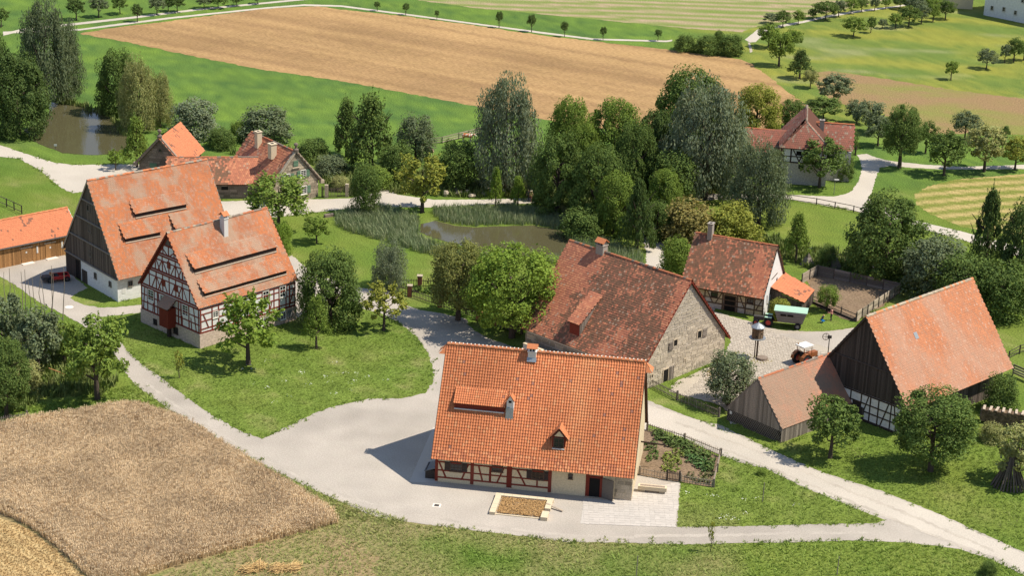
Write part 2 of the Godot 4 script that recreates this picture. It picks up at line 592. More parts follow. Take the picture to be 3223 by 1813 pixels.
func trunk(kind: String, seed_: int) -> ArrayMesh:
	var key := "trunk" + kind + str(seed_)
	if crowns.has(key):
		return crowns[key]
	rng.seed = seed_ * 31 + 5
	var s := Shape.new()
	var top := 0.5
	var r := 0.03
	if kind == "sapling":
		r = 0.018
		top = 0.6
	s.tube(Vector3(0, -0.02, 0), Vector3(0.006, top * 0.5, 0.004), r * 1.25, r * 0.85, 9)
	s.tube(Vector3(0.006, top * 0.5, 0.004), Vector3(0, 0.62 if kind in ["giant", "bushy", "willow", "round", "shrub"] else 0.8, 0), r * 0.85, r * 0.2, 8)
	for k in 9:
		var a := k * 2.4 + rng.randf()
		var y := 0.26 + 0.045 * k
		var e := Vector3(cos(a) * (0.22 + rng.randf() * 0.13), y + 0.12 + rng.randf() * 0.14, sin(a) * (0.22 + rng.randf() * 0.13))
		var mid := Vector3(e.x * 0.45, y + 0.04, e.z * 0.45)
		s.tube(Vector3(0, y - 0.03, 0), mid, r * 0.5, r * 0.34, 6)
		s.tube(mid, e, r * 0.34, r * 0.1, 5)
	crowns[key] = s.mesh()
	return crowns[key]


# bare = the share of the height that is bare trunk
func tree(called: String, kind: String, leaf_mat: String, x: float, z: float, h: float, w: float, label: String, group := "", bare := 0.16, lean := 0.0) -> Node3D:
	if kind == "giant" and bare < 0.07:
		kind = "bushy"
		bare = 0.0
	var category := "shrub" if kind == "shrub" else "tree"
	var t := thing(called, label, category, Vector3(x, 0, z), fmod(x * 7.3 + z * 3.1, TAU), group)
	var variant := absi(int(x * 13.0 + z * 7.0)) % 3
	if kind == "shrub":
		bare = 0.0
	else:
		var tr := obj("trunk", trunk(kind, variant), M.bark, t)
		tr.scale = Vector3(minf(h, w * 1.4), h, minf(h, w * 1.4))
	var cr := obj("crown", crown(kind, variant), M[leaf_mat], t)
	cr.position.y = h * bare
	cr.scale = Vector3(w * (0.98 + 0.16 * fmod(absf(x * 3.7), 1.0)), h * (1.0 - bare), w * (0.95 + 0.16 * fmod(absf(z * 2.3), 1.0)))
	cr.rotation.z = lean
	return t


# ---------- building kit ----------
class Face:   # a wall plane inside a building: origin, the way along it, the way out of it
	var o: Vector3
	var x: Vector3
	var n: Vector3
	func _init(o_: Vector3, x_: Vector3, n_: Vector3) -> void:
		o = o_
		x = x_
		n = n_
	func at(p: Vector2, d: float) -> Vector3:
		return o + x * p.x + Vector3.UP * p.y + n * d


func slice(f: Face, poly: PackedVector2Array, d0: float, d1: float) -> ArrayMesh:
	var s := Shape.new()
	var tris := Geometry2D.triangulate_polygon(poly)
	for k in range(0, tris.size(), 3):
		s.tri(f.at(poly[tris[k]], d1), f.at(poly[tris[k + 1]], d1), f.at(poly[tris[k + 2]], d1))
	for k in poly.size():
		var a := poly[k]
		var b := poly[(k + 1) % poly.size()]
		s.quad(f.at(a, d0), f.at(b, d0), f.at(b, d1), f.at(a, d1))
	return s.mesh()


func rect(x0: float, y0: float, x1: float, y1: float) -> PackedVector2Array:
	return PackedVector2Array([Vector2(x0, y0), Vector2(x1, y0), Vector2(x1, y1), Vector2(x0, y1)])


func strip(a: Vector2, b: Vector2, w: float) -> PackedVector2Array:
	var s := (b - a).orthogonal().normalized() * w * 0.5
	return PackedVector2Array([a + s, b + s, b - s, a - s])


func minus(polys: Array, cut: PackedVector2Array) -> Array:
	var o: Array = []
	for p in polys:
		var r := Geometry2D.clip_polygons(p, cut)
		var holed := false
		for q in r:
			holed = holed or Geometry2D.is_polygon_clockwise(q)
		if not holed:
			o.append_array(r)
			continue
		var mid := Vector2.ZERO
		for q in cut:
			mid += q / cut.size()
		for half in [rect(-99, -99, mid.x, 99), rect(mid.x, -99, 99, 99)]:
			for q in Geometry2D.intersect_polygons(p, half):
				o.append_array(Geometry2D.clip_polygons(q, cut))
	return o


func area(p: PackedVector2Array) -> float:
	var a := 0.0
	for k in p.size():
		a += p[k].cross(p[(k + 1) % p.size()])
	return absf(a) * 0.5


# Timber frame: every beam and every infill panel between the beams is a part of its own.
func frame_wall(under: Node3D, f: Face, outline: PackedVector2Array, beams: Array, holes: Array, wood: Material, infill: Array, proud := 0.07) -> void:
	var open: Array = [outline]
	for b in beams:
		var a := Vector2(b[0], b[1])
		var e := Vector2(b[2], b[3])
		var w: float = b[4] * (0.94 + rng.randf() * 0.12)
		open = minus(open, strip(a, e, w))
		var poly := Geometry2D.intersect_polygons(strip(a, e, w), outline)
		for q in poly:
			if area(q) > 0.01:
				obj("timber_beam", slice(f, q, 0.0, proud + rng.randf() * 0.012), M.timber_red_worn if wood == M.timber_red and rng.randf() < 0.4 else wood, under)
	for h in holes:
		open = minus(open, h)
	for q in open:
		if area(q) > 0.012 and not Geometry2D.is_polygon_clockwise(q):
			obj("infill_panel", slice(f, q, 0.0, 0.03 + rng.randf() * 0.012), infill[rng.randi() % infill.size()], under)


# Cladding: each board is a part.
func boards(under: Node3D, f: Face, outline: PackedVector2Array, width: float, mats: String, depth := 0.03, called := "board", lift := 0.0) -> void:
	var lo := outline[0]
	var hi := outline[0]
	for p in outline:
		lo = lo.min(p)
		hi = hi.max(p)
	var x := lo.x
	while x < hi.x - 0.02:
		var w := width * (0.8 + rng.randf() * 0.4)
		for q in Geometry2D.intersect_polygons(outline, rect(x, -9, minf(x + w - 0.018, hi.x), 99)):
			if area(q) > 0.004:
				obj(called, slice(f, q, lift, lift + depth + rng.randf() * 0.02), M["%s_%d" % [mats, rng.randi() % 4]], under)
		x += w


# Masonry: each stone up to the limit is a part, the rest are one mass of stones.
func stones(under: Node3D, f: Face, outline: PackedVector2Array, long: float, high: float, mats: String, holes: Array, limit := 300, rough := 0.5, called := "stone") -> void:
	var lo := outline[0]
	var hi := outline[0]
	for p in outline:
		lo = lo.min(p)
		hi = hi.max(p)
	var count := 0
	var rest := Shape.new()
	var y := lo.y
	while y < hi.y:
		var h := high * (1.0 - rough * 0.4 + rng.randf() * rough * 0.8)
		var x := lo.x - rng.randf() * long
		while x < hi.x:
			var w := long * (1.0 - rough * 0.5 + rng.randf() * rough)
			var g := 0.018
			var q0 := PackedVector2Array([
				Vector2(x + g, y + g + rng.randf() * 0.05 * rough), Vector2(x + w - g, y + g + rng.randf() * 0.05 * rough),
				Vector2(x + w - g - rng.randf() * 0.08 * rough, y + h - g), Vector2(x + g + rng.randf() * 0.08 * rough, y + h - g - rng.randf() * 0.05 * rough)])
			var left: Array = Geometry2D.intersect_polygons(q0, outline)
			for hole in holes:
				left = minus(left, hole)
			for q in left:
				if area(q) < 0.02:
					continue
				var deep := 0.02 + rng.randf() * 0.05 * rough
				count += 1
				if count <= limit:
					obj(called, slice(f, q, 0.0, deep), M["%s_%d" % [mats, rng.randi() % 4]], under)
				else:
					rest.fan(Array(q).map(func(p): return f.at(p, deep)))
			x += w
		y += h
	if rest.v.size():
		obj(called, rest.mesh(), M[mats + "_1"], under).set_meta("kind", "stuff")


func window(under: Node3D, f: Face, r: Array, mat: Material, across := 2, down := 3, called := "window", pane := "glass") -> void:
	var x0: float = r[0]
	var y0: float = r[1]
	var x1: float = r[2]
	var y1: float = r[3]
	var s := Shape.new()
	var t := 0.09
	for b in [[x0, y0, x1, y0], [x0, y1, x1, y1], [x0, y0, x0, y1], [x1, y0, x1, y1]]:
		s.bar(f.at(Vector2(b[0], b[1]), 0.05), f.at(Vector2(b[2], b[3]), 0.05), t, t + 0.02, f.n)
	for k in range(1, across):
		var x := lerpf(x0, x1, float(k) / across)
		s.bar(f.at(Vector2(x, y0), 0.045), f.at(Vector2(x, y1), 0.045), 0.05, 0.05, f.n)
	for k in range(1, down):
		var y := lerpf(y0, y1, float(k) / down)
		s.bar(f.at(Vector2(x0, y), 0.045), f.at(Vector2(x1, y), 0.045), 0.035, 0.045, f.n)
	var o := obj(called, s.mesh(), mat, under)
	for k in across:
		for j in down:
			var a := Vector2(lerpf(x0, x1, float(k) / across), lerpf(y0, y1, float(j) / down))
			var b := Vector2(lerpf(x0, x1, float(k + 1) / across), lerpf(y0, y1, float(j + 1) / down))
			obj("pane", slice(f, rect(a.x, a.y, b.x, b.y), 0.0, 0.036 + 0.0005 * (k + j)), M[pane], o)
	obj("sill", slice(f, rect(x0 - 0.08, y0 - 0.13, x1 + 0.08, y0 - 0.05), 0.0, 0.14), mat, o)


func shutter(under: Node3D, f: Face, x0: float, y0: float, x1: float, y1: float, mat: Material, swing := 0.10) -> void:
	var o := obj("shutter", slice(f, rect(x0, y0, x1, y1), 0.07, swing), mat, under)
	for y in [lerpf(y0, y1, 0.2), lerpf(y0, y1, 0.8)]:
		obj("batten", slice(f, rect(x0 + 0.03, y - 0.05, x1 - 0.03, y + 0.05), swing, swing + 0.03), mat, o)


func opening(under: Node3D, f: Face, r: Array, called := "doorway", frame: Material = null) -> void:
	var o := obj(called, slice(f, rect(r[0], r[1], r[2], r[3]), -0.02, 0.045), M.dark, under)
	if frame:
		for b in [[r[0], r[1], r[0], r[3]], [r[2], r[1], r[2], r[3]], [r[0], r[3], r[2], r[3]]]:
			var s := Shape.new()
			s.bar(f.at(Vector2(b[0], b[1]), 0.05), f.at(Vector2(b[2], b[3]), 0.05), 0.14, 0.12, f.n)
			obj("frame", s.mesh(), frame, o)


func tile_mesh(style: String) -> ArrayMesh:
	var key := "tile" + style
	if crowns.has(key):
		return crowns[key]
	var s := Shape.new()
	if style == "pantile":   # S-shaped, 1 x 1, its lower end lifted over the row below
		var n := 6
		for k in n:
			var x0 := -0.5 + float(k) / n
			var x1 := -0.5 + float(k + 1) / n
			var y0 := 0.13 * sin((x0 + 0.5) * TAU) + 0.05
			var y1 := 0.13 * sin((x1 + 0.5) * TAU) + 0.05
			s.quad(Vector3(x0, y0, -0.56), Vector3(x1, y1, -0.56), Vector3(x1, y1 + 0.16, 0.54), Vector3(x0, y0 + 0.16, 0.54))
			s.quad(Vector3(x0, y0 + 0.16, 0.54), Vector3(x1, y1 + 0.16, 0.54), Vector3(x1, y1 + 0.03, 0.54), Vector3(x0, y0 + 0.03, 0.54))
	else:   # beaver-tail: flat with a rounded lower end
		var g := 0.475
		var top: Array = [Vector3(-g, 0.0, -0.58), Vector3(g, 0.0, -0.58), Vector3(g, 0.05, 0.36), Vector3(g * 0.6, 0.058, 0.54), Vector3(-g * 0.6, 0.058, 0.54), Vector3(-g, 0.05, 0.36)]
		s.fan(top)
		for k in [1, 2, 3, 4]:
			var a: Vector3 = top[k]
			var b: Vector3 = top[k + 1]
			s.quad(a, b, b - Vector3(0, 0.045, 0), a - Vector3(0, 0.045, 0))
		s.quad(top[5], top[0], top[0] - Vector3(0, 0.045, 0), top[5] - Vector3(0, 0.045, 0))
	crowns[key] = s.mesh()
	return crowns[key]


func tile_tone(style: String, p: Vector3, seed_: float) -> Color:
	var a := noise.get_noise_2d(p.x * 6.0 + seed_ * 97.0, (p.y + p.z * 0.6) * 6.0)
	var b := fine.get_noise_2d(p.x * 0.9 + seed_ * 31.0, (p.y - p.z * 0.5) * 0.9)
	var k := rng.randf()
	var c: Color
	match style:
		"new":
			c = Color(0.59, 0.215, 0.092).lerp(Color(0.50, 0.175, 0.078), k)
			if k > 0.93: c = Color(0.56, 0.245, 0.115)
			if k < 0.008: c = Color(0.30, 0.14, 0.10)
			var seam := exp(-pow((p.x - 4.6 + 1.2 * noise.get_noise_1d(p.y * 9.0)) / 1.1, 2.0))
			c = c.lerp(Color(0.60, 0.275, 0.125), seam * (0.2 + 0.5 * rng.randf()))
			return c * (0.92 + 0.2 * a)
		"bright":
			c = Color(0.54, 0.195, 0.095).lerp(Color(0.47, 0.17, 0.085), k)
			if b > 0.42 and k > 0.4: c = c.lerp(Color(0.13, 0.08, 0.06), 0.75)
			return c
		"old":
			var g := noise.get_noise_2d(p.x * 17.0 + seed_ * 53.0, (p.y + p.z * 0.6) * 17.0)
			c = Color(0.45, 0.165, 0.070).lerp(Color(0.32, 0.130, 0.070), clampf(k * 0.8 + a * 0.7, 0.0, 1.0))
			if k > 0.9: c = c.lerp(Color(0.46, 0.33, 0.25), 0.3)
			if k < 0.26: c = c.lerp(Color(0.25, 0.17, 0.12), 0.5)
			return c.lerp(Color(0.34, 0.265, 0.19), clampf((a * 0.5 + b * 0.7 + g * 0.9) * 1.1 + 0.1, 0.0, 0.62))
		"pink":
			c = Color(0.48, 0.195, 0.096).lerp(Color(0.38, 0.160, 0.088), clampf(k + a * 0.5, 0.0, 1.0))
			if k > 0.93: c = c.lerp(Color(0.55, 0.40, 0.31), 0.35)
			if k < 0.16: c = c.lerp(Color(0.27, 0.17, 0.12), 0.5)
			return c.lerp(Color(0.42, 0.27, 0.19), clampf(a * 1.2 + 0.1, 0.0, 0.5))
		"worn":
			c = Color(0.52, 0.205, 0.12).lerp(Color(0.37, 0.19, 0.125), clampf(k + a * 0.8, 0.0, 1.0))
			return c.lerp(Color(0.26, 0.20, 0.14), clampf(0.35 + a * 1.3 + b * 0.5, 0.0, 0.65))
		"hip":
			c = Color(0.33, 0.125, 0.085).lerp(Color(0.24, 0.115, 0.080), k)
			if k > 0.9: c = Color(0.30, 0.21, 0.15)
			return c * (1.0 + 0.3 * a)
	# "moss": red-brown with dark mossy drifts
	c = Color(0.46, 0.176, 0.098).lerp(Color(0.32, 0.130, 0.080), k)
	if k > 0.8: c = Color(0.50, 0.215, 0.115)
	var dirt := clampf(0.30 + a * 2.2 + b * 0.7, 0.0, 1.0)
	if rng.randf() < dirt * 0.85: c = c.lerp(Color(0.105, 0.078, 0.050), 0.5 + 0.35 * k)
	if k < 0.03: c = c.lerp(Color(0.36, 0.28, 0.20), 0.6)
	return c


# One roof slope: a, b along the eave, d, e along the top (d above b). Tiles are real; the first count_parts of them are parts.
func slope(under: Node3D, a: Vector3, b: Vector3, d: Vector3, e: Vector3, style: String, seed_: float, w := 0.24, h := 0.29, count_parts := 0, thick := 0.14) -> void:
	var x := (b - a).normalized()
	var up := (e - a) - x * (e - a).dot(x)
	var length := up.length()
	up = up / length
	var n := up.cross(x).normalized()
	if n.y < 0.0:
		n = -n
	var s := Shape.new()
	var lo := n * (-0.015 - thick)
	var hi := n * -0.015
	s.quad(a + hi, b + hi, d + hi, e + hi)
	s.quad(a + lo, b + lo, d + lo, e + lo)
	for q in [[a, b], [b, d], [d, e], [e, a]]:
		s.quad(q[0] + lo, q[1] + lo, q[1] + hi, q[0] + hi)
	obj("roof_slab", s.mesh(), M.roof_base, under)
	var rows := maxi(1, int(round(length / h)))
	var rh := length / rows
	var places: Array = []
	var tints: Array = []
	var mesh_ := tile_mesh("pantile" if style == "new" else "flat")
	var parts := 0
	for r in rows:
		var t := (r + 0.5) / rows
		var left := (a.lerp(e, t) - a).dot(x)
		var right := (b.lerp(d, t) - a).dot(x)
		var off := 0.0 if style == "new" or r % 2 == 0 else w * 0.5
		var k := floorf((left - off) / w)
		while true:
			var u := off + (k + 0.5) * w
			k += 1.0
			if u > right:
				break
			if u < left:
				continue
			var p := a + x * u + up * length * t
			if style != "new" and style != "bright":
				p += n * (0.035 + 0.075 * noise.get_noise_3d(p.x * 9.0 + seed_ * 40.0, p.y * 9.0, p.z * 9.0))
			var tilt := (rng.randf() - 0.5) * (0.03 if style == "new" else 0.07)
			var basis_ := Basis(x, n, x.cross(n)).rotated(x, tilt).rotated(n, (rng.randf() - 0.5) * 0.05)
			if (x.cross(n)).dot(up) > 0.0:
				basis_ = Basis(-x, n, -x.cross(n)).rotated(x, tilt)
			var sized := basis_ * Basis.from_scale(Vector3(w, w if style == "new" else 0.42, rh))
			if parts < count_parts:
				parts += 1
				var o := obj("roof_tile", mesh_, M["tile_%d" % (rng.randi() % 4)], under)
				o.transform = Transform3D(sized, p + n * 0.012)
				continue
			places.append(Transform3D(sized, p + n * (0.006 + rng.randf() * 0.012)))
			tints.append(tile_tone(style, p, seed_))
	scatter("roof_tiles", under, mesh_, M.tile, places, tints)


func ridge(under: Node3D, a: Vector3, b: Vector3, mats: Array, r := 0.15, each := 0.42, joint: Material = null) -> void:
	var d := (b - a).normalized()
	var side := d.cross(Vector3.UP).normalized()
	var n := int(a.distance_to(b) / each)
	for k in n:
		var s := Shape.new()
		var p := a.lerp(b, float(k) / n)
		var q := a.lerp(b, float(k + 1) / n)
		var lift := Vector3.UP * (0.02 * (k % 2) + rng.randf() * 0.02)
		for j in 6:
			var a0 := PI * j / 6.0
			var a1 := PI * (j + 1) / 6.0
			var e0 := (side * cos(a0) + Vector3.UP * (sin(a0) - 0.35)) * r + lift
			var e1 := (side * cos(a1) + Vector3.UP * (sin(a1) - 0.35)) * r + lift
			s.quad(p + e0, q + e0 * 1.12, q + e1 * 1.12, p + e1)
		obj("ridge_tile", s.mesh(), mats[rng.randi() % mats.size()], under)
		if joint:
			var j2 := Shape.new()
			j2.box(q + Vector3.UP * r * 0.72, Vector3(0.09, 0.07, r * 1.5), Basis(d, Vector3.UP, side))
			obj("mortar_joint", j2.mesh(), joint, under)


func shell(w: float, l: float, he: float, hr: float, r: float) -> ArrayMesh:   # closed walls with gables, l along x, w across
	var s := Shape.new()
	var top := hr - (hr - he) * 0.02 - 0.22
	var y := hr - (hr - he) / r * w - 0.25
	for u in [-l, l]:
		s.quad(Vector3(u, -0.3, -w), Vector3(u, -0.3, w), Vector3(u, y, w), Vector3(u, y, -w))
		s.tri(Vector3(u, y, -w), Vector3(u, y, w), Vector3(u, top, 0))
	for v in [-w, w]:
		s.quad(Vector3(-l, -0.3, v), Vector3(l, -0.3, v), Vector3(l, y, v), Vector3(-l, y, v))
	return s.mesh()


func verge(under: Node3D, mat: Material, u: float, r: float, he: float, hr: float, size := 0.22) -> void:
	for v in [-1, 1]:
		var s := Shape.new()
		var d := Vector3(0, hr - he, -r * v).normalized()
		s.box(Vector3(u, (he + hr) * 0.5 - 0.12, r * v * 0.5), Vector3(0.06, size, Vector2(r, hr - he).length()), Basis(Vector3.RIGHT, d.cross(Vector3.RIGHT), d))
		obj("verge_board", s.mesh(), mat, under)


func gabled(under: Node3D, b: Array, style: String, wall_mat: Material, seed_: float, verge_mat: Material, tile := Vector2(0.24, 0.29), parts := 0) -> void:
	var lr: float = b[3]
	var r: float = b[4]
	var he: float = b[5]
	var hr: float = b[6]
	obj("wall", shell(b[8], b[7], he, hr, r), wall_mat, under)
	slope(under, Vector3(-lr, he, r), Vector3(lr, he, r), Vector3(lr, hr, 0), Vector3(-lr, hr, 0), style, seed_, tile.x, tile.y, parts)
	slope(under, Vector3(lr, he, -r), Vector3(-lr, he, -r), Vector3(-lr, hr, 0), Vector3(lr, hr, 0), style, seed_ + 3.0, tile.x, tile.y)
	for u in [-lr, lr]:
		verge(under, verge_mat, u, r, he, hr)


# A long low dormer: a flap of roof lifted off the slope over a dark slot.
func flap(under: Node3D, b: Array, u0: float, u1: float, v0: float, v1: float, lift: float, style: String, seed_: float, sill: Material, face_mat: Material) -> void:
	var k: float = (b[6] - b[5]) / b[4]
	var hr: float = b[6]
	var y0 := hr - k * v0 + 0.10
	var base := hr - k * v1
	var edge := Vector3(0, base + lift, v1 + 0.16)
	slope(under, Vector3(u0 - 0.1, edge.y, edge.z), Vector3(u1 + 0.1, edge.y, edge.z), Vector3(u1 + 0.1, y0, v0), Vector3(u0 - 0.1, y0, v0), style, seed_, 0.24, 0.29, 0, 0.1)
	for u in [u0, u1]:
		var s := Shape.new()
		s.tri(Vector3(u, y0 - 0.15, v0), Vector3(u, base, v1), Vector3(u, base + lift - 0.1, v1))
		obj("dormer_cheek", s.mesh(), face_mat, under)
	var m := Shape.new()
	m.quad(Vector3(u0, base - 0.1, v1 - 0.02), Vector3(u1, base - 0.1, v1 - 0.02), Vector3(u1, base + lift - 0.06, v1 - 0.02), Vector3(u0, base + lift - 0.06, v1 - 0.02))
	obj("dormer_slot", m.mesh(), face_mat, under)
	piece("dormer_sill", under, sill, Vector3((u0 + u1) * 0.5, base + 0.10, v1 + 0.06), Vector3(u1 - u0, 0.09, 0.16))


func chimney(under: Node3D, at: Vector3, w: float, d: float, h: float, mat: Material, cap := "slab") -> void:
	var o := obj("chimney", null, mat, under)
	var s := Shape.new()
	s.box(at + Vector3.UP * h * 0.5, Vector3(w, h, d))
	o.mesh = s.mesh()
	var top := at + Vector3.UP * h
	if cap == "slab":
		piece("chimney_cap", o, mat, top + Vector3.UP * 0.06, Vector3(w + 0.16, 0.12, d + 0.16))
		piece("flue", o, M.dark, top + Vector3.UP * 0.125, Vector3(w * 0.5, 0.03, d * 0.5))
		return
	piece("chimney_cap", o, mat, top + Vector3.UP * 0.04, Vector3(w + 0.14, 0.1, d + 0.14))
	for x in [-0.3, 0.0, 0.3]:
		piece("flue_pier", o, mat, top + Vector3(x * w * 1.2, 0.25, 0), Vector3(w * 0.14, 0.34, d * 0.8))
	piece("flue", o, M.dark, top + Vector3(0, 0.25, 0), Vector3(w * 0.8, 0.33, d * 0.6))
	for v in [-1, 1]:
		var t := Shape.new()
		t.box(top + Vector3(0, 0.62, v * d * 0.3), Vector3(w + 0.3, 0.07, d * 0.85), Basis(Vector3.RIGHT, v * 0.7))
		obj("cap_tile", t.mesh(), M.tile_0, o)


# ---------- the buildings ----------
func side_face(v: float) -> Face:
	return Face.new(Vector3(0, 0, v), Vector3.RIGHT, Vector3(0, 0, signf(v)))


func gable_face(u: float) -> Face:
	return Face.new(Vector3(u, 0, 0), Vector3(0, 0, 1), Vector3(signf(u), 0, 0))


func place(called: String, label: String, b: Array) -> Node3D:
	return thing(called, label, "house" if called.contains("house") else "barn" if called.contains("barn") else "shed", Vector3(b[0], 0, b[1]), deg_to_rad(b[2]))


func white_framed_house() -> void:
	rng.seed = 11
	var b := [-36.53, -239.58, 46.63, 7.77, 6.03, 5.26, 13.33, 7.5, 5.85]
	var t := place("timbered_house", "half-timbered house with white panels, red beams and two long roof slots", b)
	gabled(t, b, "old", M.plaster_white, 1.0, M.timber_red)
	ridge(t, Vector3(-b[3], b[6], 0), Vector3(b[3], b[6], 0), [M.tile_3, M.sandstone_1, M.brownstone_2], 0.16)
	var w: float = b[8]
	var l: float = b[7]
	# masonry ground floor
	for f in [side_face(w), gable_face(-l)]:
		var half: float = l if f.n.z != 0.0 else w
		obj("plinth", slice(f, rect(-half - 0.1, -0.2, half + 0.1, 1.86), 0.0, 0.12), M.plaster_pink, t)
	# south side frame
	var f := side_face(w)
	var beams: Array = []
	for y in [2.0, 2.45, 3.45, 4.35, 5.0]:
		beams.append([-l, y, l, y, 0.2 if y == 2.0 or y == 5.0 else 0.15])
	var posts := [-7.38, -5.66, -4.66, -3.2, -1.9, -0.6, 0.7, 2.12, 3.26, 4.0, 4.82, 5.93, 6.5, 7.38]
	for x in posts:
		beams.append([x, 2.0, x, 5.0, 0.17])
	for q in [[-7.0, 4.35, -6.2, 2.45], [-3.3, 2.45, -2.5, 4.35], [-0.5, 4.35, 0.3, 2.45], [1.2, 2.45, 0.75, 4.4], [6.6, 2.45, 7.2, 4.4], [3.4, 2.45, 3.7, 3.45]]:
		beams.append([q[0], q[1], q[2], q[3], 0.15])
	var wins := [[-5.55, 3.5, -4.77, 4.3], [-1.75, 3.55, -0.75, 4.3], [2.22, 3.6, 3.16, 5.0], [4.92, 3.6, 5.83, 5.0]]
	var holes: Array = []
	for q in wins:
		holes.append(rect(q[0], q[1], q[2], q[3]))
		window(t, f, q, M.window_white, 2, 3)
	frame_wall(t, f, rect(-l, 1.9, l, 5.05), beams, holes, M.timber_red, [M.plaster_white])
	var fp := Face.new(f.o + f.n * 0.12, f.x, f.n)
	window(t, fp, [4.98, 0.65, 5.78, 1.6], M.window_white, 2, 3)
	shutter(t, fp, 4.1, 0.6, 4.9, 1.65, M.shutter_grey)
	shutter(t, fp, 6.05, 0.6, 6.8, 1.65, M.shutter_grey)
	window(t, fp, [1.4, 0.65, 2.2, 1.6], M.window_white, 2, 3)
	shutter(t, fp, 2.3, 0.6, 3.0, 1.65, M.shutter_grey)
	# gable frame, floor by floor
	f = gable_face(-l)
	var k: float = (b[6] - b[5]) / b[4]
	var apex: float = b[6] - 0.25
	var wide := func(y: float) -> float: return minf(w, (apex - y) / k - 0.05)
	var outline := PackedVector2Array([Vector2(-w, 1.9), Vector2(w, 1.9), Vector2(w, apex - k * w), Vector2(0, apex - 0.1), Vector2(-w, apex - k * w)])
	beams = []
	for y in [2.0, 5.02, 5.34, 7.62, 7.92, 10.0, 10.3, 11.55]:
		beams.append([-w, y, w, y, 0.22])
	for y in [3.0, 3.95, 6.95, 9.35]:
		beams.append([-w, y, w, y, 0.14])
	for s in [-1.0, 1.0]:   # rafters
		beams.append([s * w, apex - k * w - 0.2, 0, apex - 0.3, 0.26])
	for x in [-5.72, -4.5, -3.12, -2.45, 1.75, 2.45, 3.8, 5.72]:
		beams.append([x, 2.0, x, 5.05, 0.18])
	for q in [[-5.4, 2.0, -5.0, 5.0], [-1.9, 2.0, -2.3, 5.0], [5.2, 2.0, 4.7, 5.0], [2.1, 5.0, 2.3, 2.0], [-3.5, 2.0, -3.3, 3.5], [4.3, 2.0, 4.2, 3.5]]:
		beams.append([q[0], q[1], q[2], q[3], 0.15])
	for fl in [[5.34, 7.62, [-4.0, -2.6, -1.3, 0.0, 1.3, 2.6, 4.0]], [7.92, 10.0, [-2.7, -1.3, 0.0, 1.3, 2.7]], [10.3, 11.55, [-1.1, 0.0, 1.1]]]:
		for x in fl[2]:
			beams.append([x, fl[0], x, fl[1], 0.17])
			if absf(x) > 0.1 and absf(x) < 3.9:
				beams.append([x - 0.95, fl[0], x - 0.1, fl[1] - 0.65, 0.14])
				beams.append([x + 0.95, fl[0], x + 0.1, fl[1] - 0.65, 0.14])
	holes = [rect(-4.35, 3.5, -3.22, 4.9), rect(2.56, 3.5, 3.68, 4.85), rect(-1.85, 3.95, -1.05, 4.9), rect(-1.55, 6.1, -0.75, 6.9), rect(0.95, 6.1, 1.75, 6.9), rect(-0.35, 8.7, 0.35, 9.6)]
	for n in 3:
		var p: PackedVector2Array = holes[n]
		window(t, f, [p[0].x, p[0].y, p[2].x, p[2].y], M.window_white, 2, 4)
	for n in [3, 4, 5]:
		var p: PackedVector2Array = holes[n]
		obj("loft_shutter", slice(f, p, 0.0, 0.06), M.timber_red, t)
	holes.append(PackedVector2Array([Vector2(-1.1, 11.6), Vector2(1.1, 11.6), Vector2(0, 13.2)]))
	boards(t, f, Geometry2D.intersect_polygons(outline, rect(-1.2, 11.66, 1.2, 13.2))[0], 0.3, "board", 0.05)
	frame_wall(t, f, outline, beams, holes, M.timber_red, [M.plaster_white])
	fp = Face.new(f.o + f.n * 0.12, f.x, f.n)
	window(t, fp, [0.87, 0.7, 1.65, 1.45], M.timber_dark, 2, 2)
	window(t, fp, [-3.2, 0.7, -2.6, 1.3], M.timber_dark, 2, 2)
	# red boarded closet on the gable
	var o := obj("closet_bay", null, M.timber_red, t)
	var s := Shape.new()
	s.box(Vector3(-l - 0.62, 2.72, 0.3), Vector3(1.15, 2.5, 1.85))
	o.mesh = s.mesh()
	for n in 7:
		piece("board", o, M.timber_red, Vector3(-l - 1.22, 2.72, -0.5 + n * 0.265), Vector3(0.03, 2.52, 0.22))
	var up := Vector3(-l - 0.05, 5.1, 0)
	slope(o, Vector3(-l - 1.45, 4.0, -0.8), Vector3(-l - 1.45, 4.0, 1.4), Vector3(up.x, up.y, 1.4), Vector3(up.x, up.y, -0.8), "worn", 4.0, 0.2, 0.22)
	piece("downpipe", o, M.timber_dark, Vector3(-l - 0.45, 0.75, 0.3), Vector3(0.35, 1.5, 0.4))
	flap(t, b, -6.35, 6.4, 1.95, 3.5, 0.72, "old", 5.0, M.pale_board_3, M.timber_dark)
	flap(t, b, -6.35, 6.45, 4.0, 5.38, 0.62, "old", 6.0, M.pale_board_3, M.timber_dark)
	chimney(t, Vector3(0.2, 10.6, 1.0), 0.62, 0.85, 3.2, M.chimney_white, "piers")


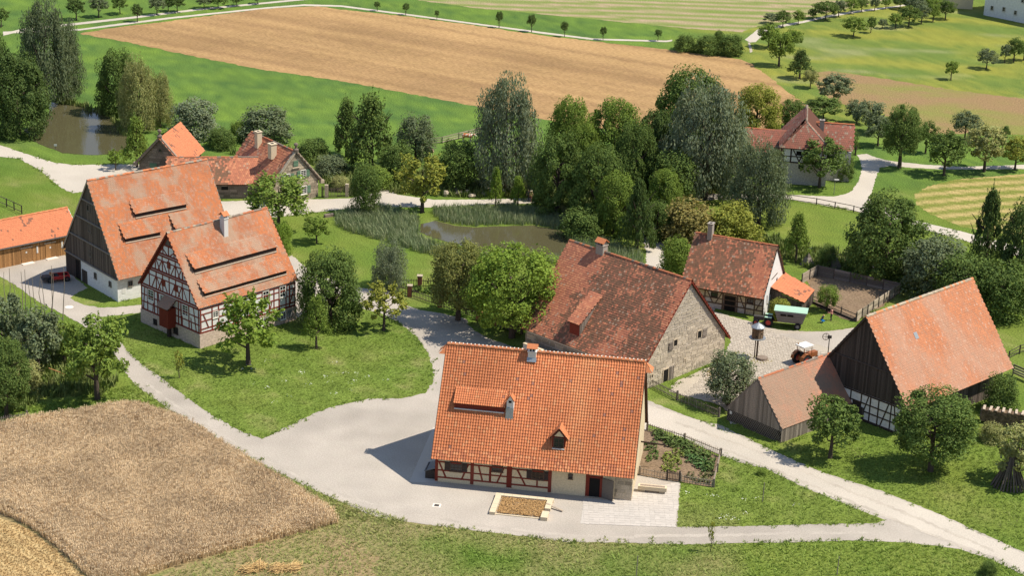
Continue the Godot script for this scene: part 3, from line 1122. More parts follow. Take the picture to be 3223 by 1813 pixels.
func big_barn() -> void:
	rng.seed = 12
	var b := [-47.97, -255.7, 39.91, 8.87, 7.54, 3.23, 14.5, 8.71, 6.9]
	var t := place("big_barn", "tall barn with grey board gable, whitewashed base and three roof slots", b)
	gabled(t, b, "old", M.plaster_white, 2.0, M.pale_board_2)
	ridge(t, Vector3(-b[3], b[6], 0), Vector3(b[3], b[6], 0), [M.tile_3, M.pale_board_1, M.tile_0], 0.17)
	var w: float = b[8]
	var f := gable_face(-b[7])
	var k: float = (b[6] - b[5]) / b[4]
	var top: float = b[6] - 0.3
	var tiers := [[3.1, 5.95], [6.1, 8.85], [9.0, 11.55], [11.7, 14.1]]
	for n in 4:
		var y0: float = tiers[n][0]
		var y1: float = tiers[n][1]
		var a := minf(w, (top - y0) / k)
		var e := minf(w, (top - y1) / k)
		var poly := PackedVector2Array([Vector2(-a, y0), Vector2(a, y0), Vector2(e, y1), Vector2(-e, y1)])
		if n == 0:
			var c := (top - w * k)
			poly = PackedVector2Array([Vector2(-w, y0), Vector2(w, y0), Vector2(w, c), Vector2(e, y1), Vector2(-e, y1), Vector2(-w, c)])
		boards(t, f, poly, 0.26, "board", 0.03)
		beam("rail", t, M.grey_board_2, f.at(Vector2(-a - 0.1, y0 - 0.07), 0.12), f.at(Vector2(a + 0.1, y0 - 0.07), 0.12), 0.22, 0.12)
	for q in [[-0.45, 10.4, 0.4, 11.2], [-0.4, 7.6, 0.5, 8.35], [-0.4, 4.2, 0.4, 4.9]]:
		window(t, f, q, M.grey_board_0, 1, 1, "loft_hatch", "dark")
	boards(t, f, rect(-6.9, -0.1, -4.2, 2.95), 0.24, "dark_board", 0.05, "gate_board")
	opening(t, f, [-4.2, -0.1, -2.9, 2.75], "barn_doorway", M.dark_board_2)
	boards(t, f, rect(-2.5, -0.1, -1.15, 1.75), 0.22, "dark_board", 0.06, "door_board")
	window(t, f, [0.85, 1.55, 1.4, 2.25], M.grey_board_1, 1, 2)
	window(t, f, [4.75, 1.65, 5.3, 2.25], M.grey_board_1, 1, 2)
	window(t, side_face(w), [-7.2, 1.9, -6.6, 2.5], M.grey_board_1, 2, 2)
	obj("notice", slice(side_face(w), rect(-8.1, 1.0, -7.6, 1.75), 0.0, 0.03), M.white_paint, t)
	flap(t, b, -3.95, 3.6, 2.05, 3.4, 0.68, "old", 7.0, M.pale_board_3, M.timber_dark)
	flap(t, b, -6.4, -1.3, 3.6, 5.05, 0.68, "old", 8.0, M.pale_board_3, M.timber_dark)
	flap(t, b, 0.95, 6.2, 3.6, 5.05, 0.68, "old", 9.0, M.pale_board_3, M.timber_dark)


func front_house() -> void:
	rng.seed = 13
	var b := [3.83, -200.32, -8.32, 10.63, 7.42, 3.07, 13.14, 10.37, 6.38]
	var t := place("farmhouse", "orange-tiled farmhouse in the foreground with cream walls and brown timbers", b)
	gabled(t, b, "new", M.plaster_cream, 3.0, M.timber_brown, Vector2(0.28, 0.33), 300)
	ridge(t, Vector3(-b[3] + 0.1, b[6] + 0.02, 0), Vector3(b[3] - 0.1, b[6] + 0.02, 0), [M.tile_0, M.tile_1, M.tile_2], 0.2, 0.42, M.mortar)
	for u in [-1, 1]:
		var s := Shape.new()
		var e := Vector3(u * (b[3] - 0.15), b[6] + 0.06, 0)
		s.tri(e, Vector3(u * (b[3] + 0.75), b[6] - 0.85, 0.72), Vector3(u * (b[3] + 0.75), b[6] - 0.85, -0.72))
		s.tri(e, Vector3(u * (b[3] + 0.7), b[6] - 0.95, 0.72), Vector3(u * (b[3] - 0.15), b[6] - 0.95, 0.72))
		s.tri(e, Vector3(u * (b[3] + 0.7), b[6] - 0.95, -0.72), Vector3(u * (b[3] - 0.15), b[6] - 0.95, -0.72))
		obj("hip_tile", s.mesh(), M.tile_0, t)
	var w: float = b[8]
	var f := side_face(w)
	var beams := [[-10.22, 0.1, -10.22, 2.9, 0.34], [-6.42, 0.1, -6.42, 2.9, 0.34], [-2.48, 0.1, -2.48, 2.9, 0.56], [1.8, 0.1, 1.8, 2.9, 0.34], [5.7, 0.0, 5.7, 2.9, 0.3],
		[-10.2, 0.57, 1.7, 0.57, 0.17], [-10.2, 1.38, 1.7, 1.38, 0.15], [-10.2, 2.35, 1.7, 2.35, 0.16],
		[-9.95, 2.3, -9.2, 0.6, 0.17], [-6.85, 2.3, -7.5, 0.6, 0.17], [-5.75, 2.3, -5.3, 0.6, 0.17], [-4.5, 0.6, -4.5, 2.35, 0.24], [-3.1, 2.3, -3.75, 0.6, 0.17], [-1.65, 2.3, -0.75, 0.6, 0.18], [0.47, 0.6, 0.47, 1.38, 0.16], [7.24, 0.0, 7.24, 2.9, 0.2], [5.7, 2.42, 7.24, 2.42, 0.16]]
	var holes := [rect(-8.75, 1.46, -7.55, 2.5), rect(-4.32, 1.9, -3.2, 2.5), rect(-0.1, 1.46, 1.15, 2.5), rect(3.72, 1.9, 4.16, 2.45), rect(5.85, 0.0, 7.14, 2.34), rect(8.6, -0.1, 10.37, 2.6)]
	frame_wall(t, f, rect(-10.37, 0.0, 10.37, 2.6), beams, holes, M.timber_red, [M.plaster_cream], 0.06)
	for q in [[-8.75, 1.46, -7.55, 2.5], [-0.1, 1.46, 1.15, 2.5], [-4.32, 1.9, -3.2, 2.5]]:
		window(t, f, q, M.timber_brown, 3, 3)
	for q in [[-9.35, -8.8], [-7.5, -6.95], [-0.65, -0.15], [1.2, 1.62]]:
		shutter(t, f, q[0], 1.44, q[1], 2.45, M.shutter_brown)
	window(t, f, [3.74, 1.92, 4.14, 2.43], M.timber_brown, 1, 1)
	opening(t, f, [5.87, 0.02, 7.12, 2.32], "doorway", M.timber_red)
	obj("step", slice(f, rect(5.6, -0.05, 8.6, 0.1), 0.0, 0.45), M.sandstone_2, t)
	stones(t, f, rect(8.55, -0.1, 10.38, 2.6), 0.8, 0.46, "sandstone", [], 40, 0.15, "sandstone_block")
	stones(t, gable_face(b[7]), rect(5.6, -0.1, 6.38, 2.4), 0.7, 0.46, "sandstone", [], 12, 0.15, "sandstone_block")
	obj("plinth_stone", slice(f, rect(-2.9, 0.0, -2.05, 0.16), 0.0, 0.14), M.sandstone_3, t)
	# plank door standing open
	var d := obj("door", null, M.grey_board_0, t)
	var s := Shape.new()
	var hinge := Vector3(7.3, 0, w + 0.12)
	var way := Vector3(1, 0, 0.42).normalized()
	s.box(hinge + way * 0.66 + Vector3.UP * 1.2, Vector3(1.3, 2.25, 0.05), Basis(way, Vector3.UP, way.cross(Vector3.UP)))
	d.mesh = s.mesh()
	for k in 6:
		piece("door_board", d, M["grey_board_%d" % (k % 3)], hinge + way * (0.12 + k * 0.215) + Vector3(0, 1.2, 0) + way.cross(Vector3.UP) * -0.04, Vector3(0.2, 2.26, 0.04), Basis(way, Vector3.UP, way.cross(Vector3.UP)))
	for y in [0.5, 1.9]:
		piece("batten", d, M.board_1, hinge + way * 0.66 + Vector3(0, y, 0) - way.cross(Vector3.UP) * 0.075, Vector3(1.25, 0.14, 0.03), Basis(way, Vector3.UP, way.cross(Vector3.UP)))
	# roof furniture
	flap(t, b, -8.9, -3.6, 2.75, 4.15, 0.75, "new", 4.0, M.white_paint, M.timber_red)
	chimney(t, Vector3(-1.4, 11.9, 0.25), 0.85, 0.75, 1.35, M.chimney_white, "piers")
	piece("chimney_flashing", t, M.tin, Vector3(-1.4, 12.45, 0.72), Vector3(1.0, 0.5, 0.06), Basis(Vector3.RIGHT, -0.6))
	var o := obj("vent_chimney", null, M.chimney_white, t)
	s = Shape.new()
	s.box(Vector3(-3.0, 8.0, 3.9), Vector3(0.72, 2.0, 0.7))
	s.tri(Vector3(-3.36, 9.0, 4.25), Vector3(-2.64, 9.0, 4.25), Vector3(-3.0, 9.6, 4.25))
	s.tri(Vector3(-3.36, 9.0, 3.55), Vector3(-2.64, 9.0, 3.55), Vector3(-3.0, 9.6, 3.55))
	o.mesh = s.mesh()
	piece("flue", o, M.dark, Vector3(-3.0, 8.95, 4.255), Vector3(0.3, 0.26, 0.02))
	piece("flashing", o, M.tin, Vector3(-3.0, 7.55, 4.42), Vector3(0.8, 1.5, 0.06), Basis(Vector3.RIGHT, -0.16))
	for v in [-1, 1]:
		piece("cap_tile", o, M.tile_0, Vector3(-3.0 + v * 0.25, 9.35, 3.85), Vector3(0.72, 0.07, 1.0), Basis(Vector3(0, 0, 1), -v * 1.0))
	# gabled dormer with a four-pane window
	o = obj("dormer", null, M.timber_red, t)
	s = Shape.new()
	s.box(Vector3(2.5, 5.55, 5.1), Vector3(1.4, 1.5, 1.7))
	s.tri(Vector3(1.8, 6.3, 5.95), Vector3(3.2, 6.3, 5.95), Vector3(2.5, 7.15, 5.95))
	o.mesh = s.mesh()
	var df := Face.new(Vector3(2.5, 0, 5.95), Vector3.RIGHT, Vector3(0, 0, 1))
	obj("dormer_panel", slice(df, PackedVector2Array([Vector2(-0.5, 6.34), Vector2(0.5, 6.34), Vector2(0, 6.95)]), 0.0, 0.05), M.plaster_cream, o)
	window(t, df, [-0.5, 5.15, 0.5, 6.15], M.timber_brown, 2, 2, "dormer_window")
	piece("dormer_sill", o, M.white_paint, Vector3(2.5, 4.98, 6.08), Vector3(1.3, 0.08, 0.2))
	for v in [-1, 1]:
		slope(o, Vector3(2.5 + v * 0.98, 6.1, 6.12), Vector3(2.5 + v * 0.98, 6.1, 4.6), Vector3(2.5, 7.28, 3.9), Vector3(2.5, 7.28, 6.12), "new", 8.0, 0.2, 0.24, 0, 0.06)
	# timber outshut beam on the right and a low cellar hatch on the left
	beam("gutter_beam", t, M.timber_dark, Vector3(10.3, 2.9, -2.4), Vector3(13.1, 2.75, -2.4), 0.12, 0.14)
	o = obj("cellar_hatch", null, M.dark_board_1, t)
	s = Shape.new()
	s.box(Vector3(-10.95, 0.5, 4.9), Vector3(1.1, 1.0, 2.0))
	o.mesh = s.mesh()
	piece("hatch_lid", o, M.zinc_dark, Vector3(-10.98, 1.1, 4.9), Vector3(1.3, 0.08, 2.2), Basis(Vector3(0, 0, 1), 0.35))


func stone_house() -> void:
	rng.seed = 14
	var b := [14.05, -234.12, -42.65, 9.67, 8.48, 2.57, 12.06, 9.36, 7.77]
	var t := place("stone_house", "large farmhouse with mossy dark red roof and pale rubble-stone gable", b)
	gabled(t, b, "moss", M.mortar, 5.0, M.timber_red)
	ridge(t, Vector3(-b[3], b[6], 0), Vector3(b[3], b[6], 0), [M.tile_3, M.tile_1, M.brownstone_1], 0.17)
	var f := gable_face(b[7])
	var w: float = b[8]
	var k: float = (b[6] - b[5]) / b[4]
	var top: float = b[6] - 0.35
	var outline := PackedVector2Array([Vector2(-w, -0.3), Vector2(w, -0.3), Vector2(w, top - k * w), Vector2(0, top), Vector2(-w, top - k * w)])
	var holes := [rect(1.65, 4.2, 2.45, 5.05), rect(-2.95, 4.0, -2.1, 5.0), rect(3.0, -0.3, 4.05, 1.65), rect(-0.15, 1.65, 0.15, 2.0), rect(5.9, 1.3, 6.3, 1.7)]
	stones(t, f, outline, 0.78, 0.38, "rubble", holes, 300, 1.0)
	for n in 5:
		var p: PackedVector2Array = holes[n]
		opening(t, f, [p[0].x, p[0].y, p[2].x, p[2].y], "doorway" if n == 2 else "window_opening", M.sandstone_3)
	shutter(t, f, 2.55, 3.9, 3.3, 4.9, M.grey_board_1, 0.16)
	shutter(t, f, -3.9, 4.0, -3.1, 5.0, M.grey_board_2, 0.16)
	boards(t, f, rect(2.1, -0.3, 2.95, 1.7), 0.2, "grey_board", 0.08, "door_board", 0.06)
	f = side_face(w)
	stones(t, f, rect(-b[7], -0.3, b[7], 2.0), 1.1, 0.5, "sandstone", [], 60, 0.5)
	piece("wall_coping", t, M.cream_stone, Vector3(-1.0, 1.2, b[4] + 0.75), Vector3(14.5, 0.12, 0.45))
	piece("terrace_wall", t, M.plaster_old, Vector3(-1.0, 0.5, b[4] + 0.75), Vector3(14.5, 1.3, 0.35))
	chimney(t, Vector3(-4.45, 11.3, 0.0), 1.15, 0.9, 1.5, M.chimney_grey, "piers")
	# the long dormer running down the slope
	var o := obj("hoist_dormer", null, M.timber_red, t)
	var s := Shape.new()
	var yv := func(v: float) -> float: return b[6] - k * v
	s.quad(Vector3(-2.55, yv.call(7.5), 7.5), Vector3(-0.95, yv.call(7.5), 7.5), Vector3(-0.95, yv.call(7.5) + 1.75, 7.5), Vector3(-2.55, yv.call(7.5) + 1.75, 7.5))
	o.mesh = s.mesh()
	for u in [-2.55, -0.95]:
		var tri_ := PackedVector2Array([Vector2(3.9, yv.call(3.9) - 0.1), Vector2(7.5, yv.call(7.5)), Vector2(7.5, yv.call(7.5) + 1.7)])
		boards(o, Face.new(Vector3(u, 0, 0), Vector3(0, 0, 1), Vector3(1 if u > -2.0 else -1, 0, 0)), tri_, 0.2, "grey_board", 0.04)
	slope(o, Vector3(-2.75, yv.call(7.5) + 1.62, 7.75), Vector3(-0.75, yv.call(7.5) + 1.62, 7.75), Vector3(-0.75, yv.call(3.6) + 0.1, 3.6), Vector3(-2.75, yv.call(3.6) + 0.1, 3.6), "moss", 1.5, 0.24, 0.29, 0, 0.08)


func small_house() -> void:
	rng.seed = 15
	var b := [29.07, -254.08, -22.91, 5.62, 5, 2.77, 8.54, 5.49, 4.02]
	var t := place("cottage_house", "small timbered house with dark red roof and white gable beside the corral", b)
	gabled(t, b, "moss", M.plaster_white, 6.3, M.timber_dark)
	ridge(t, Vector3(-b[3], b[6], 0), Vector3(b[3], b[6], 0), [M.tile_3, M.tile_1], 0.15)
	var l: float = b[7]
	var w: float = b[8]
	var beams := [[-l, 0.75, l, 0.75, 0.16], [-l, 1.45, l, 1.45, 0.13], [-l, 2.35, l, 2.35, 0.18]]
	for x in [-5.4, -4.2, -2.5, -0.05, 1.95, 3.05, 4.25, 5.4]:
		beams.append([x, 0.0, x, 2.4, 0.17])
	for q in [[-2.2, 2.3, -1.4, 0.8], [-0.2, 2.3, -1.0, 0.8], [2.2, 2.3, 2.9, 0.8], [5.2, 2.3, 4.5, 0.8], [-5.2, 2.3, -4.4, 0.8]]:
		beams.append([q[0], q[1], q[2], q[3], 0.14])
	var holes := [rect(0.15, 0.0, 1.75, 2.1), rect(-1.7, 1.55, -0.75, 2.2), rect(3.2, 1.55, 4.1, 2.2)]
	frame_wall(t, side_face(w), rect(-l, 0.0, l, 2.5), beams, holes, M.timber_brown, [M.clay_infill, M.plaster_old, M.clay_infill])
	opening(t, side_face(w), [0.17, 0.0, 1.73, 2.08], "doorway", M.timber_brown)
	window(t, side_face(w), [-1.65, 1.6, -0.8, 2.15], M.timber_dark, 2, 1)
	window(t, side_face(w), [3.25, 1.6, 4.05, 2.15], M.timber_dark, 2, 1)
	var f := gable_face(l)
	for q in [[1.2, 2.3, 1.7, 3.0], [-1.4, 2.9, -1.0, 3.7]]:
		opening(t, f, q, "window_opening")
	for q in [[-3.5, 1.0, -3.0, 3.2], [-1.2, 4.4, 1.3, 4.3], [2.6, 1.2, 2.9, 2.6]]:
		beam("timber_beam", t, M.timber_brown, f.at(Vector2(q[0], q[1]), 0.02), f.at(Vector2(q[2], q[3]), 0.02), 0.06, 0.12)
	chimney(t, Vector3(-3.55, 7.6, 0.15), 0.62, 0.85, 2.5, M.chimney_grey)
	# lean-to on the gable
	var o := thing("lean_to_shed", "board lean-to with bright orange tiles against the white gable", "shed", t.position, t.rotation.y)
	slope(o, Vector3(10.15, 1.95, 1.45), Vector3(9.98, 1.95, -4.05), Vector3(l + 0.1, 2.85, -5.0), Vector3(l + 0.1, 3.35, 1.65), "bright", 2.0, 0.3, 0.36)
	boards(o, Face.new(Vector3(l, 0, 1.3), Vector3.RIGHT, Vector3(0, 0, 1)), PackedVector2Array([Vector2(0.05, 0), Vector2(4.3, 0), Vector2(4.3, 1.8), Vector2(0.05, 3.0)]), 0.2, "board")
	boards(o, Face.new(Vector3(9.8, 0, 0), Vector3(0, 0, 1), Vector3(1, 0, 0)), rect(-3.9, 0, 1.3, 1.85), 0.2, "board")
	for p in [Vector3(9.85, 0, 1.35), Vector3(9.85, 0, -1.2), Vector3(9.85, 0, -3.9)]:
		piece("post", o, M.grey_board_2, p + Vector3.UP * 0.9, Vector3(0.14, 1.8, 0.14))


func right_barn() -> void:
	rng.seed = 16
	var b := [47.28, -223.04, 43.91, 10.28, 6.99, 3.4, 12.7, 9.95, 5.9]
	var t := place("hay_barn", "big right-hand barn with pale pink-orange roof and black board gable", b)
	gabled(t, b, "pink", M.dark_board_0, 7.0, M.dark_board_1)
	ridge(t, Vector3(-b[3], b[6], 0), Vector3(b[3], b[6], 0), [M.tile_2, M.sandstone_2, M.sandstone_1], 0.18)
	var l: float = b[7]
	var w: float = b[8]
	var f := gable_face(-l)
	var k: float = (b[6] - b[5]) / b[4]
	var top: float = b[6] - 0.3
	boards(t, f, PackedVector2Array([Vector2(-w, 3.4), Vector2(w, 3.4), Vector2(w, top - k * w), Vector2((top - 6.9) / k, 6.9), Vector2(-(top - 6.9) / k, 6.9), Vector2(-w, top - k * w)]), 0.24, "dark_board")
	var e := (top - 7.05) / k
	boards(t, f, PackedVector2Array([Vector2(-e, 7.05), Vector2(e, 7.05), Vector2(0, top)]), 0.24, "dark_board", 0.05)
	beam("rail", t, M.dark_board_3, f.at(Vector2(-e, 6.98), 0.08), f.at(Vector2(e, 6.98), 0.08), 0.14, 0.1)
	var beams := [[-w, 0.25, w, 0.25, 0.16], [-w, 1.25, w, 1.25, 0.15], [-w, 2.2, w, 2.2, 0.15], [-w, 3.3, w, 3.3, 0.18]]
	for x in [-5.8, -4.2, -2.7, -1.2, 0.3, 1.6, 2.75, 4.5, 5.8]:
		beams.append([x, 0.2, x, 3.3, 0.16])
	for q in [[0.5, 0.3, 1.3, 3.2], [3.2, 0.3, 4.1, 3.2], [4.9, 3.2, 5.4, 0.3], [-3.9, 0.3, -3.0, 3.2]]:
		beams.append([q[0], q[1], q[2], q[3], 0.14])
	frame_wall(t, f, rect(-w, 0.15, w, 3.4), beams, [rect(-0.9, 0.15, 0.3, 2.1)], M.timber_dark, [M.plaster_white])
	boards(t, f, rect(-0.9, 0.0, 0.9, 1.7), 0.2, "dark_board", 0.05, "door_board", 0.1)
	boards(t, side_face(w), rect(-l, -0.1, l, 3.3), 0.26, "board")
	var s := Shape.new()
	piece("skylight", t, M.tin, Vector3(-3.7, 9.55, 2.45), Vector3(0.6, 0.06, 0.8), Basis(Vector3.RIGHT, atan(k)))
	piece("skylight_frame", t, M.zinc_dark, Vector3(-3.7, 9.5, 2.4), Vector3(0.75, 0.06, 0.95), Basis(Vector3.RIGHT, atan(k)))


func small_barn() -> void:
	rng.seed = 17
	var b := [32.62, -216.08, 42.76, 6.59, 4.07, 1.67, 6.43, 6.65, 4.02]
	var t := place("wagon_barn", "low grey board barn with worn tiles in front of the black gable", b)
	gabled(t, b, "worn", M.board_0, 8.0, M.grey_board_1)
	ridge(t, Vector3(-b[3], b[6], 0), Vector3(b[3], b[6], 0), [M.tile_3, M.brownstone_2], 0.15)
	var l: float = b[7]
	var w: float = b[8]
	var k: float = (b[6] - b[5]) / b[4]
	var top: float = b[6] - 0.25
	var f := gable_face(-l)
	boards(t, f, PackedVector2Array([Vector2(-w, 1.4), Vector2(w, 1.4), Vector2(w, top - k * w), Vector2(0, top), Vector2(-w, top - k * w)]), 0.2, "grey_board")
	obj("open_front", slice(f, rect(-w, 0, w, 1.4), 0.0, 0.01), M.dark, t)
	for n in 34:   # crossed laths
		var x := -w + n * w * 2.0 / 33.0
		for d in [-0.75, 0.75]:
			if n == 0 and d < 0.0 or n == 33 and d > 0.0:
				continue
			var q := Geometry2D.intersect_polygons(strip(Vector2(x, 0), Vector2(x + d, 1.4), 0.045), rect(-w, 0, w, 1.4))
			for p in q:
				obj("lath", slice(f, p, 0.03 + (0.02 if d > 0.0 else 0.0), 0.05 + (0.02 if d > 0.0 else 0.0)), M.grey_board_2, t)
	boards(t, side_face(w), rect(-l, -0.1, l, 1.65), 0.24, "grey_board")
	obj("lamp_disc", slice(f, rect(-3.6, 0.95, -3.3, 1.3), 0.05, 0.09), M.white_paint, t)
	# dark newer strip of roof at the far end
	slope(t, Vector3(l - 0.9, b[5] + 0.07, b[4] + 0.05), Vector3(b[3] + 0.9, b[5] + 0.07, b[4] + 0.05), Vector3(b[3] + 0.5, b[6] + 0.07, 0.0), Vector3(l - 0.9, b[6] + 0.07, 0.0), "hip", 3.0)


func board_shed() -> void:
	rng.seed = 18
	var b := [-65.34, -261.89, 41.14, 5.75, 3.2, 2.84, 5.65, 5.45, 2.9]
	b[3] = 8.5
	b[7] = 8.2
	b[0] -= 2.75 * cos(deg_to_rad(b[2])) - 0.0
	b[1] += 2.75 * sin(deg_to_rad(b[2]))
	var t := place("long_shed", "long new shed of orange larch boards with bright tiled roof", b)
	gabled(t, b, "bright", M.larch_0, 31.0, M.white_paint)
	ridge(t, Vector3(-b[3], b[6], 0), Vector3(b[3], b[6], 0), [M.tile_0, M.tile_2], 0.14)
	var f := side_face(b[8])
	boards(t, f, rect(-b[7], 0, b[7], 2.6), 0.17, "larch")
	boards(t, gable_face(-b[7]), rect(-b[8], 0, b[8], 2.6), 0.2, "board")
	for q in [[-0.2, 1.3], [3.4, 4.8], [7.0, 8.1]]:
		boards(t, f, rect(q[0], 0.05, q[1], 2.1), 0.7, "larch", 0.05, "door", 0.04)
		piece("lintel", t, M.pale_board_3, f.at(Vector2((q[0] + q[1]) * 0.5, 2.22), 0.09), Vector3(q[1] - q[0] + 0.35, 0.14, 0.12))
		piece("sign_plate", t, M.white_paint, f.at(Vector2((q[0] + q[1]) * 0.5, 1.55), 0.11), Vector3(0.22, 0.22, 0.02))
		piece("threshold", t, M.mortar, f.at(Vector2((q[0] + q[1]) * 0.5, 0.06), 0.4), Vector3(q[1] - q[0] + 0.2, 0.1, 0.7))
	for x in [2.2, 5.9]:
		piece("slit_window", t, M.white_paint, f.at(Vector2(x, 1.6), 0.06), Vector3(0.22, 0.95, 0.05))
	beam("gutter", t, M.zinc_dark, Vector3(-b[3], b[5] - 0.08, b[4] + 0.06), Vector3(b[3], b[5] - 0.08, b[4] + 0.06), 0.1, 0.1)


func finial(under: Node3D, at: Vector3) -> void:
	var s := Shape.new()
	s.lathe(at, [Vector2(0.4, -0.3), Vector2(0.42, 0.0), Vector2(0.2, 0.1), Vector2(0.14, 0.45), Vector2(0.32, 0.6), Vector2(0.3, 0.85), Vector2(0.0, 1.05)], 8)
	obj("finial", s.mesh(), M.brownstone_1, under)


func parapet(under: Node3D, u: float, b: Array, mat: Material) -> void:
	var k: float = (b[6] - b[5]) / b[4]
	for v in [-1, 1]:
		var d := Vector3(0, b[6] - b[5], -b[4] * v).normalized()
		var n := 9
		for j in n:
			var p := Vector3(u, lerpf(b[5], b[6], (j + 0.5) / n) + 0.12, lerpf(b[4], 0.0, (j + 0.5) / n) * v)
			piece("coping_stone", under, mat, p, Vector3(0.42, 0.2, Vector2(b[4], b[6] - b[5]).length() / n - 0.02), Basis(Vector3.RIGHT, d.cross(Vector3.RIGHT), d))
		piece("kneeler", under, mat, Vector3(u, b[5] - 0.1, b[4] * v), Vector3(0.55, 0.5, 0.6))


func far_farm() -> void:
	rng.seed = 19
	# gabled stone farmhouse
	var b := [-36.34, -294.25, -51.13, 6.29, 4.53, 2.52, 7.72, 6.08, 3.94]
	var t := place("gabled_house", "brown sandstone farmhouse with green shutters and two white chimneys", b)
	gabled(t, b, "moss", M.brownstone_1, 9.0, M.brownstone_2, Vector2(0.3, 0.4))
	ridge(t, Vector3(-b[3], b[6], 0), Vector3(b[3] - 0.3, b[6], 0), [M.tile_3, M.brownstone_2], 0.16, 0.6)
	var f := gable_face(b[7])
	var w: float = b[8]
	var k: float = (b[6] - b[5]) / b[4]
	var outline := PackedVector2Array([Vector2(-w, -0.2), Vector2(w, -0.2), Vector2(w, 2.6), Vector2(0.3, 7.2), Vector2(-0.3, 7.2), Vector2(-w, 2.6)])
	var wins := [[1.0, 3.35, 1.9, 4.45], [-1.75, 3.55, -0.85, 4.65], [-1.9, 0.95, -0.9, 2.15]]
	var holes: Array = []
	for q in wins:
		holes.append(rect(q[0], q[1], q[2], q[3]))
	stones(t, f, outline, 0.95, 0.42, "sandstone", holes, 130, 0.25)
	for q in wins:
		window(t, f, q, M.window_white, 2, 4)
		shutter(t, f, q[0] - 0.65, q[1], q[0] - 0.08, q[3], M.shutter_green, 0.14)
		shutter(t, f, q[2] + 0.08, q[1], q[2] + 0.65, q[3], M.shutter_green, 0.14)
	shutter(t, f, -0.4, 5.4, 0.4, 6.3, M.shutter_green)
	piece("ledge", t, M.sandstone_3, f.at(Vector2(0, 5.25), 0.1), Vector3(0.25, 0.12, 1.3))
	parapet(t, b[7] + 0.1, b, M.sandstone_2)
	finial(t, Vector3(b[7] + 0.1, b[6] + 0.35, 0))
	chimney(t, Vector3(-2.7, 6.2, 1.0), 0.8, 0.8, 2.5, M.cream_stone)
	chimney(t, Vector3(2.2, 5.9, 1.6), 0.95, 0.95, 2.2, M.cream_stone)
	# long low wing along the road
	b = [-43.4, -293.0, 7.8, 8.6, 3.8, 2.25, 5.4, 8.2, 3.45]
	t = place("low_house_wing", "long low stone wing with a blotched dark red roof along the road", b)
	gabled(t, b, "moss", M.brownstone_1, 10.5, M.brownstone_0, Vector2(0.3, 0.36))
	ridge(t, Vector3(-b[3], b[6], 0), Vector3(b[3], b[6], 0), [M.tile_3, M.brownstone_2], 0.15, 0.6)
	f = side_face(b[8])
	holes = [rect(-2.6, 1.3, -1.7, 1.9), rect(-0.6, 1.35, 0.4, 1.9)]
	stones(t, f, rect(-8.2, -0.2, 8.2, 2.2), 0.95, 0.42, "brownstone", holes, 150, 0.3)
	for q in [[-2.6, 1.3, -1.7, 1.9], [-0.6, 1.35, 0.4, 1.9]]:
		opening(t, f, q, "window_opening")
	# left building with a plain orange roof
	b = [-53.02, -301.24, 80.07, 4.8, 3.9, 2.6, 6.9, 4.4, 3.4]
	t = place("gabled_barn", "stone building with dark gable and smooth orange roof by the pond", b)
	gabled(t, b, "bright", M.brownstone_0, 12.0, M.brownstone_3, Vector2(0.3, 0.36))
	f = gable_face(-b[7])
	stones(t, f, PackedVector2Array([Vector2(-3.4, -0.2), Vector2(3.4, -0.2), Vector2(3.4, 2.8), Vector2(0, 6.5), Vector2(-3.4, 2.8)]), 0.95, 0.42, "brownstone", [], 90, 0.3)
	shutter(t, f, -1.7, 1.6, -0.6, 2.8, M.shutter_green)
	shutter(t, f, 1.0, 1.7, 1.9, 2.8, M.shutter_green)
	window(t, f, [-0.25, 4.7, 0.25, 5.1], M.brownstone_0, 1, 1)
	parapet(t, -b[7] - 0.12, b, M.brownstone_3)
	finial(t, Vector3(-b[7] - 0.12, b[6] + 0.35, 0))


